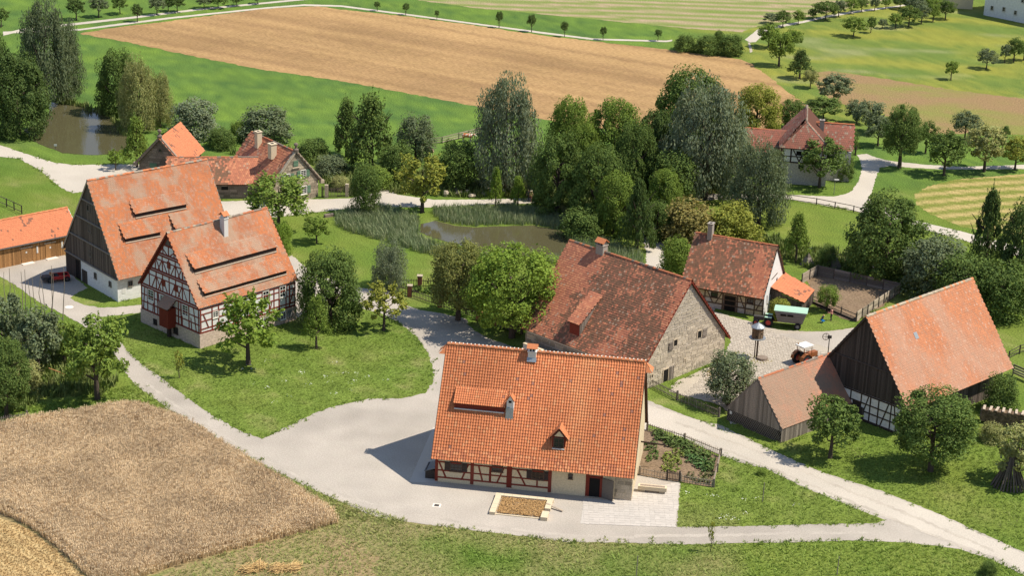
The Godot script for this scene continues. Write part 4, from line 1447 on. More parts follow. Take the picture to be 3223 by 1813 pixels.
func mill_house() -> void:
	rng.seed = 20
	var p := Vector3(45.19, 0, -310.37)
	var t := thing("hipped_house", "old house with hipped dark red roof and timbered upper floor among trees", "house", p, deg_to_rad(-7))
	var s := Shape.new()
	s.box(Vector3(0, 2.85, -2.0), Vector3(7.0, 6.3, 9.6))
	s.box(Vector3(4.5, 2.2, -3.2), Vector3(5.4, 5.0, 5.2))
	s.box(Vector3(-6.8, 1.9, -2.6), Vector3(7.6, 4.4, 5.2))
	obj("wall", s.mesh(), M.plaster_old, t)
	var he := 5.9
	var hr := 10.1
	var near := Vector3(-0.2, hr - 0.5, 0.6)
	var far_ := Vector3(-0.2, hr + 0.25, -6.6)
	slope(t, Vector3(-4.1, he, 3.3), Vector3(4.1, he, 3.3), near + Vector3(0.05, 0, 0), near - Vector3(0.05, 0, 0), "hip", 1.0, 0.3, 0.36)
	slope(t, Vector3(4.1, he, 3.3), Vector3(4.1, he, -7.0), far_, near, "hip", 2.0, 0.3, 0.36)
	slope(t, Vector3(-4.1, he, -7.0), Vector3(-4.1, he, 3.3), near, far_, "hip", 3.0, 0.3, 0.36)
	ridge(t, near, far_, [M.brownstone_2, M.brownstone_1], 0.2, 0.6)
	ridge(t, near, Vector3(-4.1, he, 3.3), [M.roof_base, M.brownstone_1], 0.16, 0.6)
	ridge(t, near, Vector3(4.1, he, 3.3), [M.sandstone_0, M.brownstone_2], 0.16, 0.6)
	slope(t, Vector3(2.0, 5.0, -0.6), Vector3(7.4, 5.0, -0.6), Vector3(7.4, 8.6, -3.4), Vector3(1.0, 8.6, -3.4), "hip", 4.0, 0.3, 0.36)
	slope(t, Vector3(7.4, 5.0, -6.2), Vector3(2.0, 5.0, -6.2), Vector3(1.0, 8.6, -3.4), Vector3(7.4, 8.6, -3.4), "hip", 4.0, 0.3, 0.36)
	ridge(t, Vector3(1.0, 8.6, -3.4), Vector3(7.4, 8.6, -3.4), [M.tile_1], 0.16, 0.6)
	slope(t, Vector3(-11.2, 4.1, 0.4), Vector3(-2.4, 4.1, 0.4), Vector3(-2.4, 7.0, -2.4), Vector3(-11.2, 7.2, -2.4), "hip", 5.0, 0.3, 0.36)
	slope(t, Vector3(-2.4, 4.1, -5.2), Vector3(-11.2, 4.1, -5.2), Vector3(-11.2, 7.2, -2.4), Vector3(-2.4, 7.0, -2.4), "hip", 6.0, 0.3, 0.36)
	ridge(t, Vector3(-11.2, 7.2, -2.4), Vector3(-2.4, 7.0, -2.4), [M.tile_3], 0.16, 0.6)
	var f := Face.new(Vector3(0, 0, 2.8), Vector3.RIGHT, Vector3(0, 0, 1))
	var beams := [[-3.5, 3.55, 3.5, 3.55, 0.2], [-3.5, 4.5, 3.5, 4.5, 0.16], [-3.5, 5.75, 3.5, 5.75, 0.2]]
	for x in [-3.4, -2.2, 0.0, 1.3, 3.4]:
		beams.append([x, 3.5, x, 5.8, 0.22])
	for q in [[-1.9, 5.6, -0.8, 3.6], [-0.2, 5.6, -0.9, 3.6], [1.5, 3.6, 2.4, 5.6], [3.2, 3.6, 2.6, 5.6]]:
		beams.append([q[0], q[1], q[2], q[3], 0.17])
	frame_wall(t, f, rect(-3.5, 3.45, 3.5, 5.85), beams, [rect(-1.4, 4.7, -0.6, 5.4)], M.timber_dark, [M.plaster_white])
	opening(t, f, [-1.4, 4.7, -0.6, 5.4], "window_opening")
	opening(t, f, [-0.9, 2.6, -0.1, 3.2], "window_opening")
	chimney(t, Vector3(2.3, 6.6, -2.4), 0.7, 0.7, 2.6, M.chimney_grey)


func far_barns() -> void:
	rng.seed = 21
	var t := thing("white_barn", "long white barn with rows of small dark windows at the field edge", "barn", Vector3(99.86, 0, -438.96), deg_to_rad(-44))
	var s := Shape.new()
	s.box(Vector3(14, 3.6, -7), Vector3(28, 7.6, 14))
	obj("wall", s.mesh(), M.plaster_white, t)
	var f := Face.new(Vector3(0, 0, 0), Vector3.RIGHT, Vector3(0, 0, 1))
	for n in 9:
		window(t, f, [1.6 + n * 2.9, 1.5 + 0.25 * (n % 2), 2.25 + n * 2.9, 2.35 + 0.25 * (n % 2)], M.plaster_old, 1, 2)
		if n % 3 != 1:
			window(t, f, [3.0 + n * 2.9, 4.4, 3.6 + n * 2.9, 5.2], M.plaster_old, 1, 2)
	for v in [0, 1]:
		slope(t, Vector3(-0.5, 7.2, 0.6 - v * 15.2), Vector3(28.5, 7.2, 0.6 - v * 15.2), Vector3(28.5, 14.0, -7), Vector3(-0.5, 14.0, -7), "worn", 1.0, 0.5, 0.6)
	t = thing("cream_house", "cream gabled house behind the orchard at the far field edge", "house", Vector3(98.51, 0, -444.33), deg_to_rad(-6))
	s = Shape.new()
	s.box(Vector3(-4.2, 3.4, -5), Vector3(8.4, 7.2, 10))
	obj("wall", s.mesh(), M.plaster_cream, t)
	for n in 3:
		window(t, f, [-7.6 + n * 2.7, 3.2, -6.9 + n * 2.7, 4.1], M.window_white, 1, 2)
	for v in [-1, 1]:
		slope(t, Vector3(-8.7, 6.9, -5 + v * 5.6), Vector3(0.3, 6.9, -5 + v * 5.6), Vector3(0.3, 12.5, -5), Vector3(-8.7, 12.5, -5), "hip", 1.0, 0.5, 0.6)


# ---------- fences ----------
func picket_fence(called: String, label: String, line: PackedVector2Array, h: float, mats: String, gap := 0.22, group := "", posts_every := 3.2) -> Node3D:
	var t := thing(called, label, "fence", Vector3(line[0].x, 0, line[0].y), 0.0, group)
	for k in line.size() - 1:
		var a := Vector3(line[k].x - line[0].x, 0, line[k].y - line[0].y)
		var b := Vector3(line[k + 1].x - line[0].x, 0, line[k + 1].y - line[0].y)
		var d := (b - a).normalized()
		var bs := Basis(d, Vector3.UP, d.cross(Vector3.UP))
		for y in [0.25, h * 0.8]:
			beam("rail", t, M[mats + "_1"], a + Vector3.UP * y, b + Vector3.UP * y, 0.05, 0.08)
		var n := int(a.distance_to(b) / gap)
		for j in n:
			var p := a.lerp(b, (j + 0.5) / n)
			var hh := h * (0.94 + rng.randf() * 0.12)
			piece("picket", t, M["%s_%d" % [mats, rng.randi() % 4]], p + Vector3(0, hh * 0.5, 0) + bs.z * 0.05, Vector3(0.065, hh, 0.03), bs.rotated(bs.z, (rng.randf() - 0.5) * 0.05))
		var m := maxi(1, int(a.distance_to(b) / posts_every))
		for j in m + 1:
			piece("post", t, M[mats + "_0"], a.lerp(b, float(j) / m) + Vector3(0, h * 0.55, 0) - bs.z * 0.08, Vector3(0.17, h * 1.12, 0.17), bs)
	return t


func rail_fence(called: String, label: String, line: PackedVector2Array, h: float, rails: int, mats: String, group := "", each := 3.0, rail_w := 0.09) -> Node3D:
	var t := thing(called, label, "fence", Vector3(line[0].x, 0, line[0].y), 0.0, group)
	for k in line.size() - 1:
		var a := Vector3(line[k].x - line[0].x, 0, line[k].y - line[0].y)
		var b := Vector3(line[k + 1].x - line[0].x, 0, line[k + 1].y - line[0].y)
		var m := maxi(1, int(round(a.distance_to(b) / each)))
		for j in m:
			var p := a.lerp(b, float(j) / m)
			var q := a.lerp(b, float(j + 1) / m)
			for r in rails:
				var y := h * (0.92 - 0.68 * r / maxf(1.0, rails - 1)) if rails > 1 else h * 0.9
				beam("rail", t, M["%s_%d" % [mats, rng.randi() % 4]], p + Vector3.UP * (y + (rng.randf() - 0.5) * 0.05), q + Vector3.UP * (y + (rng.randf() - 0.5) * 0.05), 0.05, rail_w)
		for j in m + 1:
			piece("post", t, M[mats + "_0"], a.lerp(b, float(j) / m) + Vector3(0, h * 0.5, 0.07), Vector3(0.14, h, 0.14))
	return t


func plank_wall(t: Node3D, a: Vector3, b: Vector3, h: float, mats: String, each := 2.2) -> void:
	var m := maxi(1, int(round(a.distance_to(b) / each)))
	for j in m:
		var p := a.lerp(b, float(j) / m)
		var q := a.lerp(b, float(j + 1) / m)
		for r in 4:
			var y := h * (r + 0.5) / 4.0
			beam("plank", t, M["%s_%d" % [mats, rng.randi() % 4]], p + Vector3.UP * y, q + Vector3.UP * y, 0.06, h / 4.0 - 0.03)
	for j in m + 1:
		piece("post", t, M.board_2, a.lerp(b, float(j) / m) + Vector3(0.05, h * 0.52, 0.05), Vector3(0.13, h * 1.04, 0.13))


# ---------- bodies: tapered bones joined by a smooth minimum, meshed as surface nets ----------
func body(bones: Array, cell: float, tone: Callable) -> ArrayMesh:
	var lo := Vector3.ONE * 99.0
	var hi := Vector3.ONE * -99.0
	for b in bones:
		for e in [b[0], b[1]]:
			lo = lo.min(e - Vector3.ONE * 0.3)
			hi = hi.max(e + Vector3.ONE * 0.3)
	var n := Vector3i((hi - lo) / cell) + Vector3i.ONE
	var field := PackedFloat32Array()
	field.resize(n.x * n.y * n.z)
	for z in n.z:
		for y in n.y:
			for x in n.x:
				var p := lo + Vector3(x, y, z) * cell
				var f := 9.0
				for b in bones:
					var ba: Vector3 = b[1] - b[0]
					var t := clampf((p - b[0]).dot(ba) / maxf(ba.length_squared(), 0.0001), 0.0, 1.0)
					var d: float = p.distance_to(b[0] + ba * t) - lerpf(b[2], b[3], t)
					var k := 0.035
					var hh := clampf(0.5 + 0.5 * (f - d) / k, 0.0, 1.0)
					f = lerpf(f, d, hh) - k * hh * (1.0 - hh)
				field[(z * n.y + y) * n.x + x] = f
	var s := Shape.new()
	var at := {}
	var step := [1, n.x, n.x * n.y]
	for z in n.z - 1:
		for y in n.y - 1:
			for x in n.x - 1:
				var base := (z * n.y + y) * n.x + x
				var sum := Vector3.ZERO
				var hits := 0
				for e in 12:
					var ax := e / 4
					var o1 := (e % 4) % 2
					var o2 := (e % 4) / 2
					var c0 := [0, 0, 0]
					c0[(ax + 1) % 3] = o1
					c0[(ax + 2) % 3] = o2
					var i0: int = base + c0[0] * step[0] + c0[1] * step[1] + c0[2] * step[2]
					var v0 := field[i0]
					var v1 := field[i0 + step[ax]]
					if (v0 < 0.0) != (v1 < 0.0):
						var q := Vector3(c0[0], c0[1], c0[2])
						q[ax] += v0 / (v0 - v1)
						sum += q
						hits += 1
				if hits:
					var p := lo + (Vector3(x, y, z) + sum / hits) * cell
					s.col = tone.call(p)
					at[base] = s.put(p)
	for z in range(1, n.z - 1):
		for y in range(1, n.y - 1):
			for x in range(1, n.x - 1):
				var base := (z * n.y + y) * n.x + x
				for ax in 3:
					if (field[base] < 0.0) != (field[base + step[ax]] < 0.0):
						var u: int = step[(ax + 1) % 3]
						var w: int = step[(ax + 2) % 3]
						var q := [base, base - u, base - u - w, base - w]
						s.i.append_array(PackedInt32Array([at[q[0]], at[q[1]], at[q[2]], at[q[0]], at[q[2]], at[q[3]]]))
	return s.mesh()


func human(pose: String) -> Array:
	var b: Array = [
		[Vector3(0, 1.0, 0), Vector3(0, 1.38, 0), 0.135, 0.155], [Vector3(-0.13, 1.4, 0), Vector3(0.13, 1.4, 0), 0.075, 0.075], [Vector3(0, 1.45, 0), Vector3(0, 1.55, 0.01), 0.055, 0.055],
		[Vector3(0, 1.6, 0.01), Vector3(0, 1.68, 0.0), 0.085, 0.098], [Vector3(0, 1.59, 0.09), Vector3(0, 1.61, 0.105), 0.016, 0.014], [Vector3(-0.1, 1.62, 0), Vector3(0.1, 1.62, 0), 0.02, 0.02],
		[Vector3(-0.08, 0.95, 0), Vector3(0.08, 0.95, 0), 0.12, 0.12]]
	var f := 0.0
	if pose == "walk":
		f = 0.22
	for s in [-1.0, 1.0]:
		var st: float = s * f
		b.append([Vector3(s * 0.09, 0.92, 0), Vector3(s * 0.095, 0.5, st * 0.7 + 0.03), 0.085, 0.058])
		b.append([Vector3(s * 0.095, 0.5, st * 0.7 + 0.03), Vector3(s * 0.095, 0.09, st), 0.056, 0.04])
		b.append([Vector3(s * 0.095, 0.045, st - 0.03), Vector3(s * 0.11, 0.04, st + 0.17), 0.045, 0.038])
		var hand := Vector3(s * 0.27, 0.86, -st * 0.8 + 0.04)
		var elbow := Vector3(s * 0.25, 1.13, -st * 0.4 - 0.03)
		if pose == "point":
			hand = Vector3(s * 0.15, 1.12, 0.36)
			elbow = Vector3(s * 0.25, 1.14, 0.06)
		b.append([Vector3(s * 0.19, 1.39, 0), elbow, 0.055, 0.042])
		b.append([elbow, hand, 0.04, 0.03])
		b.append([hand, hand + (hand - elbow).normalized() * 0.09, 0.036, 0.026])
		for k in 4:
			var d := (hand - elbow).normalized()
			b.append([hand + d * 0.08 + Vector3(0, 0, 0.022 * (k - 1.5)), hand + d * (0.155 + 0.012 * (1.5 - absf(k - 1.5))) + Vector3(s * -0.015, 0, 0.022 * (k - 1.5)), 0.011, 0.009])
		b.append([hand + Vector3(0, 0, 0.03), hand + (hand - elbow).normalized() * 0.06 + Vector3(0, 0, 0.06), 0.012, 0.010])
	if pose == "kneel":
		for k in b.size():
			for e in 2:
				var p: Vector3 = b[k][e]
				if p.y > 0.9 or absf(p.x) > 0.2:
					p = Vector3(0, 0.95, 0) + (p - Vector3(0, 0.95, 0)).rotated(Vector3.RIGHT, 0.45)
					p.y -= 0.53
					b[k][e] = p
		for s in 2:
			var o := 7 + s * 11
			var x := -0.11 if s == 0 else 0.11
			b[o] = [Vector3(x, 0.42, 0), Vector3(x * 1.3, 0.30, 0.40), 0.085, 0.06]
			b[o + 1] = [Vector3(x * 1.3, 0.30, 0.40), Vector3(x * 1.1, 0.07, 0.02), 0.056, 0.042]
			b[o + 2] = [Vector3(x * 1.1, 0.045, 0.0), Vector3(x * 1.1, 0.04, 0.18), 0.045, 0.038]
	return b


func person(label: String, at: Vector3, turn: float, pose: String, shirt: Color, legs: Color, hair: Color, hat := false) -> void:
	var t := thing("person", label, "person", at + Vector3.UP * 0.03, turn)
	var drop := 0.53 if pose == "kneel" else 0.0
	var neck := 1.46 - drop
	obj("body", body(human(pose), 0.034, func(p: Vector3) -> Color:
		if p.y > neck: return Color(0.55, 0.33, 0.24)
		if p.y > (0.98 if drop == 0.0 else 0.5) and absf(p.x) < 0.235: return shirt
		if absf(p.x) > 0.225 and p.y > 0.62 - drop: return Color(0.52, 0.31, 0.22)
		return legs if p.y > 0.09 else Color(0.06, 0.05, 0.045)), M.cloth, t)
	var s := Shape.new()
	var head := Vector3(0, 1.66 - drop, 0.0)
	if pose == "kneel":
		head = Vector3(0, 0.42, 0) + Vector3(0, 0.71, 0).rotated(Vector3.RIGHT, 0.45)
	if hat:
		s.lathe(head + Vector3.UP * 0.04, [Vector2(0.21, 0.02), Vector2(0.115, 0.04), Vector2(0.10, 0.14), Vector2(0.0, 0.16)], 12)
		s.col = Color(0.72, 0.62, 0.42)
	s.col = hair
	s = Shape.new()
	s.col = hair
	if hat:
		s.lathe(head + Vector3.UP * 0.03, [Vector2(0.22, 0.02), Vector2(0.12, 0.05), Vector2(0.105, 0.15), Vector2(0.0, 0.17)], 12)
	else:
		s.lathe(head + Vector3(0, 0.0, -0.025), [Vector2(0.10, -0.06), Vector2(0.112, 0.03), Vector2(0.08, 0.105), Vector2(0.0, 0.125)], 12)
	obj("hat" if hat else "hair", s.mesh(), M.cloth, t)


func cow(label: String, at: Vector3, turn: float, main: Color, patch: Color) -> void:
	var b: Array = [
		[Vector3(0, 1.1, -0.6), Vector3(0, 1.05, 0.55), 0.34, 0.37], [Vector3(0, 1.3, -0.65), Vector3(0, 1.32, 0.5), 0.14, 0.16], [Vector3(0, 1.25, 0.65), Vector3(0, 1.32, 1.05), 0.22, 0.16],
		[Vector3(0, 1.33, 1.1), Vector3(0, 1.12, 1.45), 0.14, 0.085], [Vector3(-0.22, 1.42, 1.08), Vector3(0.22, 1.42, 1.08), 0.035, 0.035], [Vector3(0, 1.25, -0.95), Vector3(0, 0.6, -1.05), 0.035, 0.03]]
	for s in [-1.0, 1.0]:
		b.append([Vector3(s * 0.2, 0.95, 0.5), Vector3(s * 0.2, 0.45, 0.54), 0.12, 0.06])
		b.append([Vector3(s * 0.2, 0.45, 0.54), Vector3(s * 0.2, 0.05, 0.53), 0.055, 0.06])
		b.append([Vector3(s * 0.2, 1.0, -0.7), Vector3(s * 0.2, 0.7, -0.6), 0.19, 0.11])
		b.append([Vector3(s * 0.2, 0.7, -0.6), Vector3(s * 0.2, 0.46, -0.78), 0.09, 0.065])
		b.append([Vector3(s * 0.2, 0.46, -0.78), Vector3(s * 0.2, 0.05, -0.74), 0.055, 0.06])
	var t := thing("cow", label, "cow", at, turn, "")
	obj("body", body(b, 0.07, func(p: Vector3) -> Color:
		return patch if fine.get_noise_3d(p.x * 7.0, p.y * 7.0, p.z * 7.0 + at.x) > 0.12 or p.z > 1.2 or p.y < 0.4 else main), M.hide, t)


# ---------- vehicles and gear ----------
func wheel(under: Node3D, at: Vector3, r: float, w: float, rim: Material) -> void:
	var o := obj("wheel", null, M.rubber, under)
	var s := Shape.new()
	s.lathe(Vector3(0, -w * 0.5, 0), [Vector2(r * 0.55, 0), Vector2(r * 0.9, 0), Vector2(r, w * 0.15), Vector2(r, w * 0.85), Vector2(r * 0.9, w), Vector2(r * 0.55, w)], 18)
	for k in 18:
		var a := TAU * k / 18
		s.box(Vector3(cos(a) * r, 0, sin(a) * r), Vector3(0.05, w * 0.9, 0.07), Basis(Vector3.UP, -a))
	o.mesh = s.mesh()
	o.transform = Transform3D(Basis(Vector3(0, 0, 1), PI / 2), at)
	var m := Shape.new()
	m.lathe(Vector3(0, -w * 0.4, 0), [Vector2(0, 0), Vector2(r * 0.2, 0.0), Vector2(r * 0.3, w * 0.1), Vector2(r * 0.58, w * 0.05), Vector2(r * 0.58, w * 0.75), Vector2(r * 0.3, w * 0.7), Vector2(0, w * 0.8)], 14)
	obj("rim", m.mesh(), rim, o)


func cab_tractor() -> void:
	var t := thing("cab_tractor", "orange tractor with a white cab roof standing in the cobbled yard", "tractor", Vector3(36.13, 0, -232.66), deg_to_rad(128))
	for x in [-0.75, 0.75]:
		wheel(t, Vector3(x, 0.75, -0.7), 0.75, 0.38, M.red_paint)
		wheel(t, Vector3(x * 0.9, 0.45, 1.3), 0.45, 0.24, M.red_paint)
	var s := Shape.new()
	s.box(Vector3(0, 1.05, 1.0), Vector3(0.6, 0.62, 1.5))
	s.box(Vector3(0, 0.85, -0.3), Vector3(0.7, 0.5, 1.3))
	obj("bonnet", s.mesh(), M.orange_paint, t)
	s = Shape.new()
	for x in [-0.78, 0.78]:
		for k in 5:
			var a := PI * 0.1 + k * PI * 0.2
			s.box(Vector3(x, 0.75 + sin(a) * 0.86, -0.7 + cos(a) * 0.86), Vector3(0.46, 0.04, 0.5), Basis(Vector3.RIGHT, PI / 2 - a))
	obj("mudguard", s.mesh(), M.orange_paint, t)
	s = Shape.new()
	for x in [-0.62, 0.62]:
		for z in [-1.0, 0.35]:
			s.tube(Vector3(x, 1.2, z), Vector3(x * 0.95, 2.4, z * 0.95), 0.045, 0.04, 6)
	s.box(Vector3(0, 1.2, 0.35), Vector3(1.25, 0.06, 0.06))
	obj("cab_frame", s.mesh(), M.orange_paint, t)
	piece("cab_roof", t, M.white_paint, Vector3(0, 2.48, -0.32), Vector3(1.5, 0.14, 1.75))
	piece("seat", t, M.rubber, Vector3(0, 1.3, -0.6), Vector3(0.5, 0.5, 0.45))
	piece("lamp", t, M.orange_paint, Vector3(0.55, 2.62, -0.9), Vector3(0.12, 0.16, 0.12))
	s = Shape.new()
	s.tube(Vector3(0.0, 1.3, 0.55), Vector3(0.0, 1.6, 0.25), 0.03, 0.03, 6)
	s.lathe(Vector3(0.0, 1.6, 0.22), [Vector2(0.18, 0), Vector2(0.22, 0.03), Vector2(0.18, 0.05)], 12)
	obj("steering_wheel", s.mesh(), M.iron, t)


func forage_wagon() -> void:
	var t := thing("forage_wagon", "grey slatted wagon with a pale green roof parked on the yard grass", "wagon", Vector3(35.7, 0, -245.02), deg_to_rad(78))
	for x in [-0.85, 0.85]:
		wheel(t, Vector3(x, 0.42, 1.0), 0.42, 0.26, M.grey_paint)
	var s := Shape.new()
	var lo := 0.75
	var hi := 2.35
	var c: Array = []
	for q in [[0.72, 1.55, lo], [1.05, 2.05, hi]]:
		for k in [[-1, -1], [1, -1], [1, 1], [-1, 1]]:
			c.append(Vector3(k[0] * q[0], q[2], k[1] * q[1]))
	for k in 4:
		s.quad(c[k], c[(k + 1) % 4], c[4 + (k + 1) % 4], c[4 + k])
	s.quad(c[0], c[1], c[2], c[3])
	obj("hopper", s.mesh(), M.grey_paint, t)
	for x in [-1.0, 1.0]:
		for k in 4:
			beam("slat", t, M.grey_board_2, Vector3(x * (0.80 + 0.07 * k), 1.0 + 0.32 * k, -1.6 - 0.1 * k), Vector3(x * (0.80 + 0.07 * k), 1.0 + 0.32 * k, 1.6 + 0.1 * k), 0.06, 0.12)
		for z in [-0.9, 0.0]:
			piece("window", t, M.dark, Vector3(x * 1.0, 1.85, z), Vector3(0.06, 0.3, 0.75), Basis(Vector3(0, 0, 1), -x * 0.2))
	s = Shape.new()
	for k in 6:
		var a0 := -1.0 + k / 3.0
		var a1 := -1.0 + (k + 1) / 3.0
		s.quad(Vector3(a0 * 1.12, 2.62 - 0.22 * a0 * a0, -2.12), Vector3(a1 * 1.12, 2.62 - 0.22 * a1 * a1, -2.12), Vector3(a1 * 1.12, 2.62 - 0.22 * a1 * a1, 2.12), Vector3(a0 * 1.12, 2.62 - 0.22 * a0 * a0, 2.12))
	obj("roof", s.mesh(), M.green_paint, t)
	beam("drawbar", t, M.orange_paint, Vector3(0, 0.6, -1.4), Vector3(0, 0.55, -2.9), 0.1, 0.1)
	t = thing("small_tractor", "small tractor with green mudguards and red wheels hitched before the grey wagon", "tractor", Vector3(32.47, 0, -245.39), deg_to_rad(78))
	for x in [-0.6, 0.6]:
		wheel(t, Vector3(x, 0.6, 0.5), 0.6, 0.3, M.red_paint)
		wheel(t, Vector3(x * 0.85, 0.38, -1.1), 0.38, 0.2, M.red_paint)
	s = Shape.new()
	s.box(Vector3(0, 0.9, -0.8), Vector3(0.5, 0.5, 1.3))
	obj("bonnet", s.mesh(), M.iron, t)
	for x in [-0.6, 0.6]:
		piece("mudguard", t, M.green_paint, Vector3(x, 1.3, 0.45), Vector3(0.42, 0.08, 0.9))
	piece("seat", t, M.rubber, Vector3(0, 1.15, 0.5), Vector3(0.45, 0.2, 0.4))


func red_vehicle() -> void:
	var t := thing("red_truck", "open red flat truck with dark bonnet parked beside the barn door", "truck", Vector3(-59.57, 0, -251.92), deg_to_rad(-66))
	for x in [-0.72, 0.72]:
		wheel(t, Vector3(x, 0.36, -1.15), 0.36, 0.22, M.iron)
		wheel(t, Vector3(x, 0.36, 1.05), 0.36, 0.22, M.iron)
	var s := Shape.new()
	for q in [[-0.75, 0.65, 0.35, 0.08, 0.42, 2.3], [0.75, 0.65, 0.35, 0.08, 0.42, 2.3], [0, 0.65, -0.8, 1.55, 0.42, 0.08], [0, 0.65, 1.5, 1.55, 0.42, 0.08], [0, 0.45, 0.35, 1.5, 0.08, 2.3]]:
		s.box(Vector3(q[0], q[1], -q[2]), Vector3(q[3], q[4], q[5]))
	obj("cargo_bed", s.mesh(), M.red_paint, t)
	s = Shape.new()
	s.box(Vector3(0, 0.62, 1.35), Vector3(1.1, 0.4, 1.0))
	s.box(Vector3(0, 0.5, 1.5), Vector3(1.4, 0.2, 1.0))
	obj("bonnet", s.mesh(), M.iron, t)
	piece("windscreen", t, M.glass, Vector3(0, 1.0, 0.85), Vector3(1.2, 0.4, 0.04), Basis(Vector3.RIGHT, -0.4))
	piece("bench_seat", t, M.rubber, Vector3(0, 0.72, 0.1), Vector3(1.2, 0.25, 0.45))
	piece("number_plate", t, M.white_paint, Vector3(0, 0.62, -1.56), Vector3(0.35, 0.12, 0.02))
	beam("grab_bar", t, M.red_paint, Vector3(-0.7, 0.95, 0.55), Vector3(0.7, 0.95, 0.55), 0.06, 0.06)


func dovecote() -> void:
	var h := 2.68
	var top := 4.56
	var t := thing("dovecote", "round wooden dovecote with tin roof on a tall post in the yard", "dovecote", Vector3(30.2, 0, -233.76))
	piece("post", t, M.timber_brown, Vector3(0.1, h * 0.5, 0), Vector3(0.2, h, 0.2))
	piece("brace", t, M.timber_brown, Vector3(-0.18, h * 0.48, 0), Vector3(0.12, h * 0.96, 0.12))
	var s := Shape.new()
	s.lathe(Vector3(0, h, 0), [Vector2(0, 0), Vector2(1.05, 0.0), Vector2(1.05, 0.07), Vector2(0, 0.07)], 10)
	obj("platform", s.mesh(), M.tin, t)
	s = Shape.new()
	var hh := top - h - 0.45
	s.lathe(Vector3(0, h + 0.07, 0), [Vector2(0.66, 0), Vector2(0.66, hh), Vector2(0, hh)], 14)
	obj("drum", s.mesh(), M.log_1, t)
	for k in 14:
		var a := TAU * k / 14
		piece("stave", t, M["log_%d" % (k % 4)], Vector3(cos(a) * 0.67, h + 0.07 + hh * 0.5, sin(a) * 0.67), Vector3(0.05, hh, 0.26), Basis(Vector3.UP, -a))
		if k % 2 == 0:
			piece("flight_hole", t, M.dark, Vector3(cos(a) * 0.70, h + 0.4 + 0.35 * (k % 4) / 2.0, sin(a) * 0.70), Vector3(0.03, 0.16, 0.14), Basis(Vector3.UP, -a))
	s = Shape.new()
	s.lathe(Vector3(0, h + hh, 0), [Vector2(0.88, 0), Vector2(0.8, 0.1), Vector2(0.35, 0.42), Vector2(0.1, 0.55), Vector2(0.0, 0.7)], 10)
	obj("roof", s.mesh(), M.tin, t)
	beam("perch", t, M.iron, Vector3(-0.6, h + hh + 0.55, 0), Vector3(0.6, h + hh + 0.55, 0), 0.05, 0.05)
	s = Shape.new()
	s.lathe(Vector3(0.75, 0, 0.3), [Vector2(0.75, 0), Vector2(0.7, 0.3), Vector2(0, 0.34)], 10)
	var r := thing("stone_trough", "low round stone trough at the foot of the dovecote post", "trough", t.position)
	obj("basin", s.mesh(), M.brownstone_2, r)


func pulley_post() -> void:
	var h := 2.89
	var t := thing("pulley_post", "iron post with a spoked wheel on top beside the black barn", "post", Vector3(39.05, 0, -234.12))
	var s := Shape.new()
	s.tube(Vector3.ZERO, Vector3(0, h, 0), 0.07, 0.06, 7)
	obj("post", s.mesh(), M.iron, t)
	s = Shape.new()
	for k in 16:
		var a := TAU * k / 16
		var b := TAU * (k + 1) / 16
		s.tube(Vector3(-0.45 + cos(a) * 0.42, h + 0.2 + sin(a) * 0.42, 0.12), Vector3(-0.45 + cos(b) * 0.42, h + 0.2 + sin(b) * 0.42, 0.12), 0.045, 0.045, 5)
		if k % 4 == 0:
			s.tube(Vector3(-0.45, h + 0.2, 0.12), Vector3(-0.45 + cos(a) * 0.42, h + 0.2 + sin(a) * 0.42, 0.12), 0.03, 0.03, 5)
	obj("wheel", s.mesh(), M.board_3, t)
	piece("bracket", t, M.iron, Vector3(0, h + 0.15, 0.05), Vector3(0.5, 0.35, 0.2))


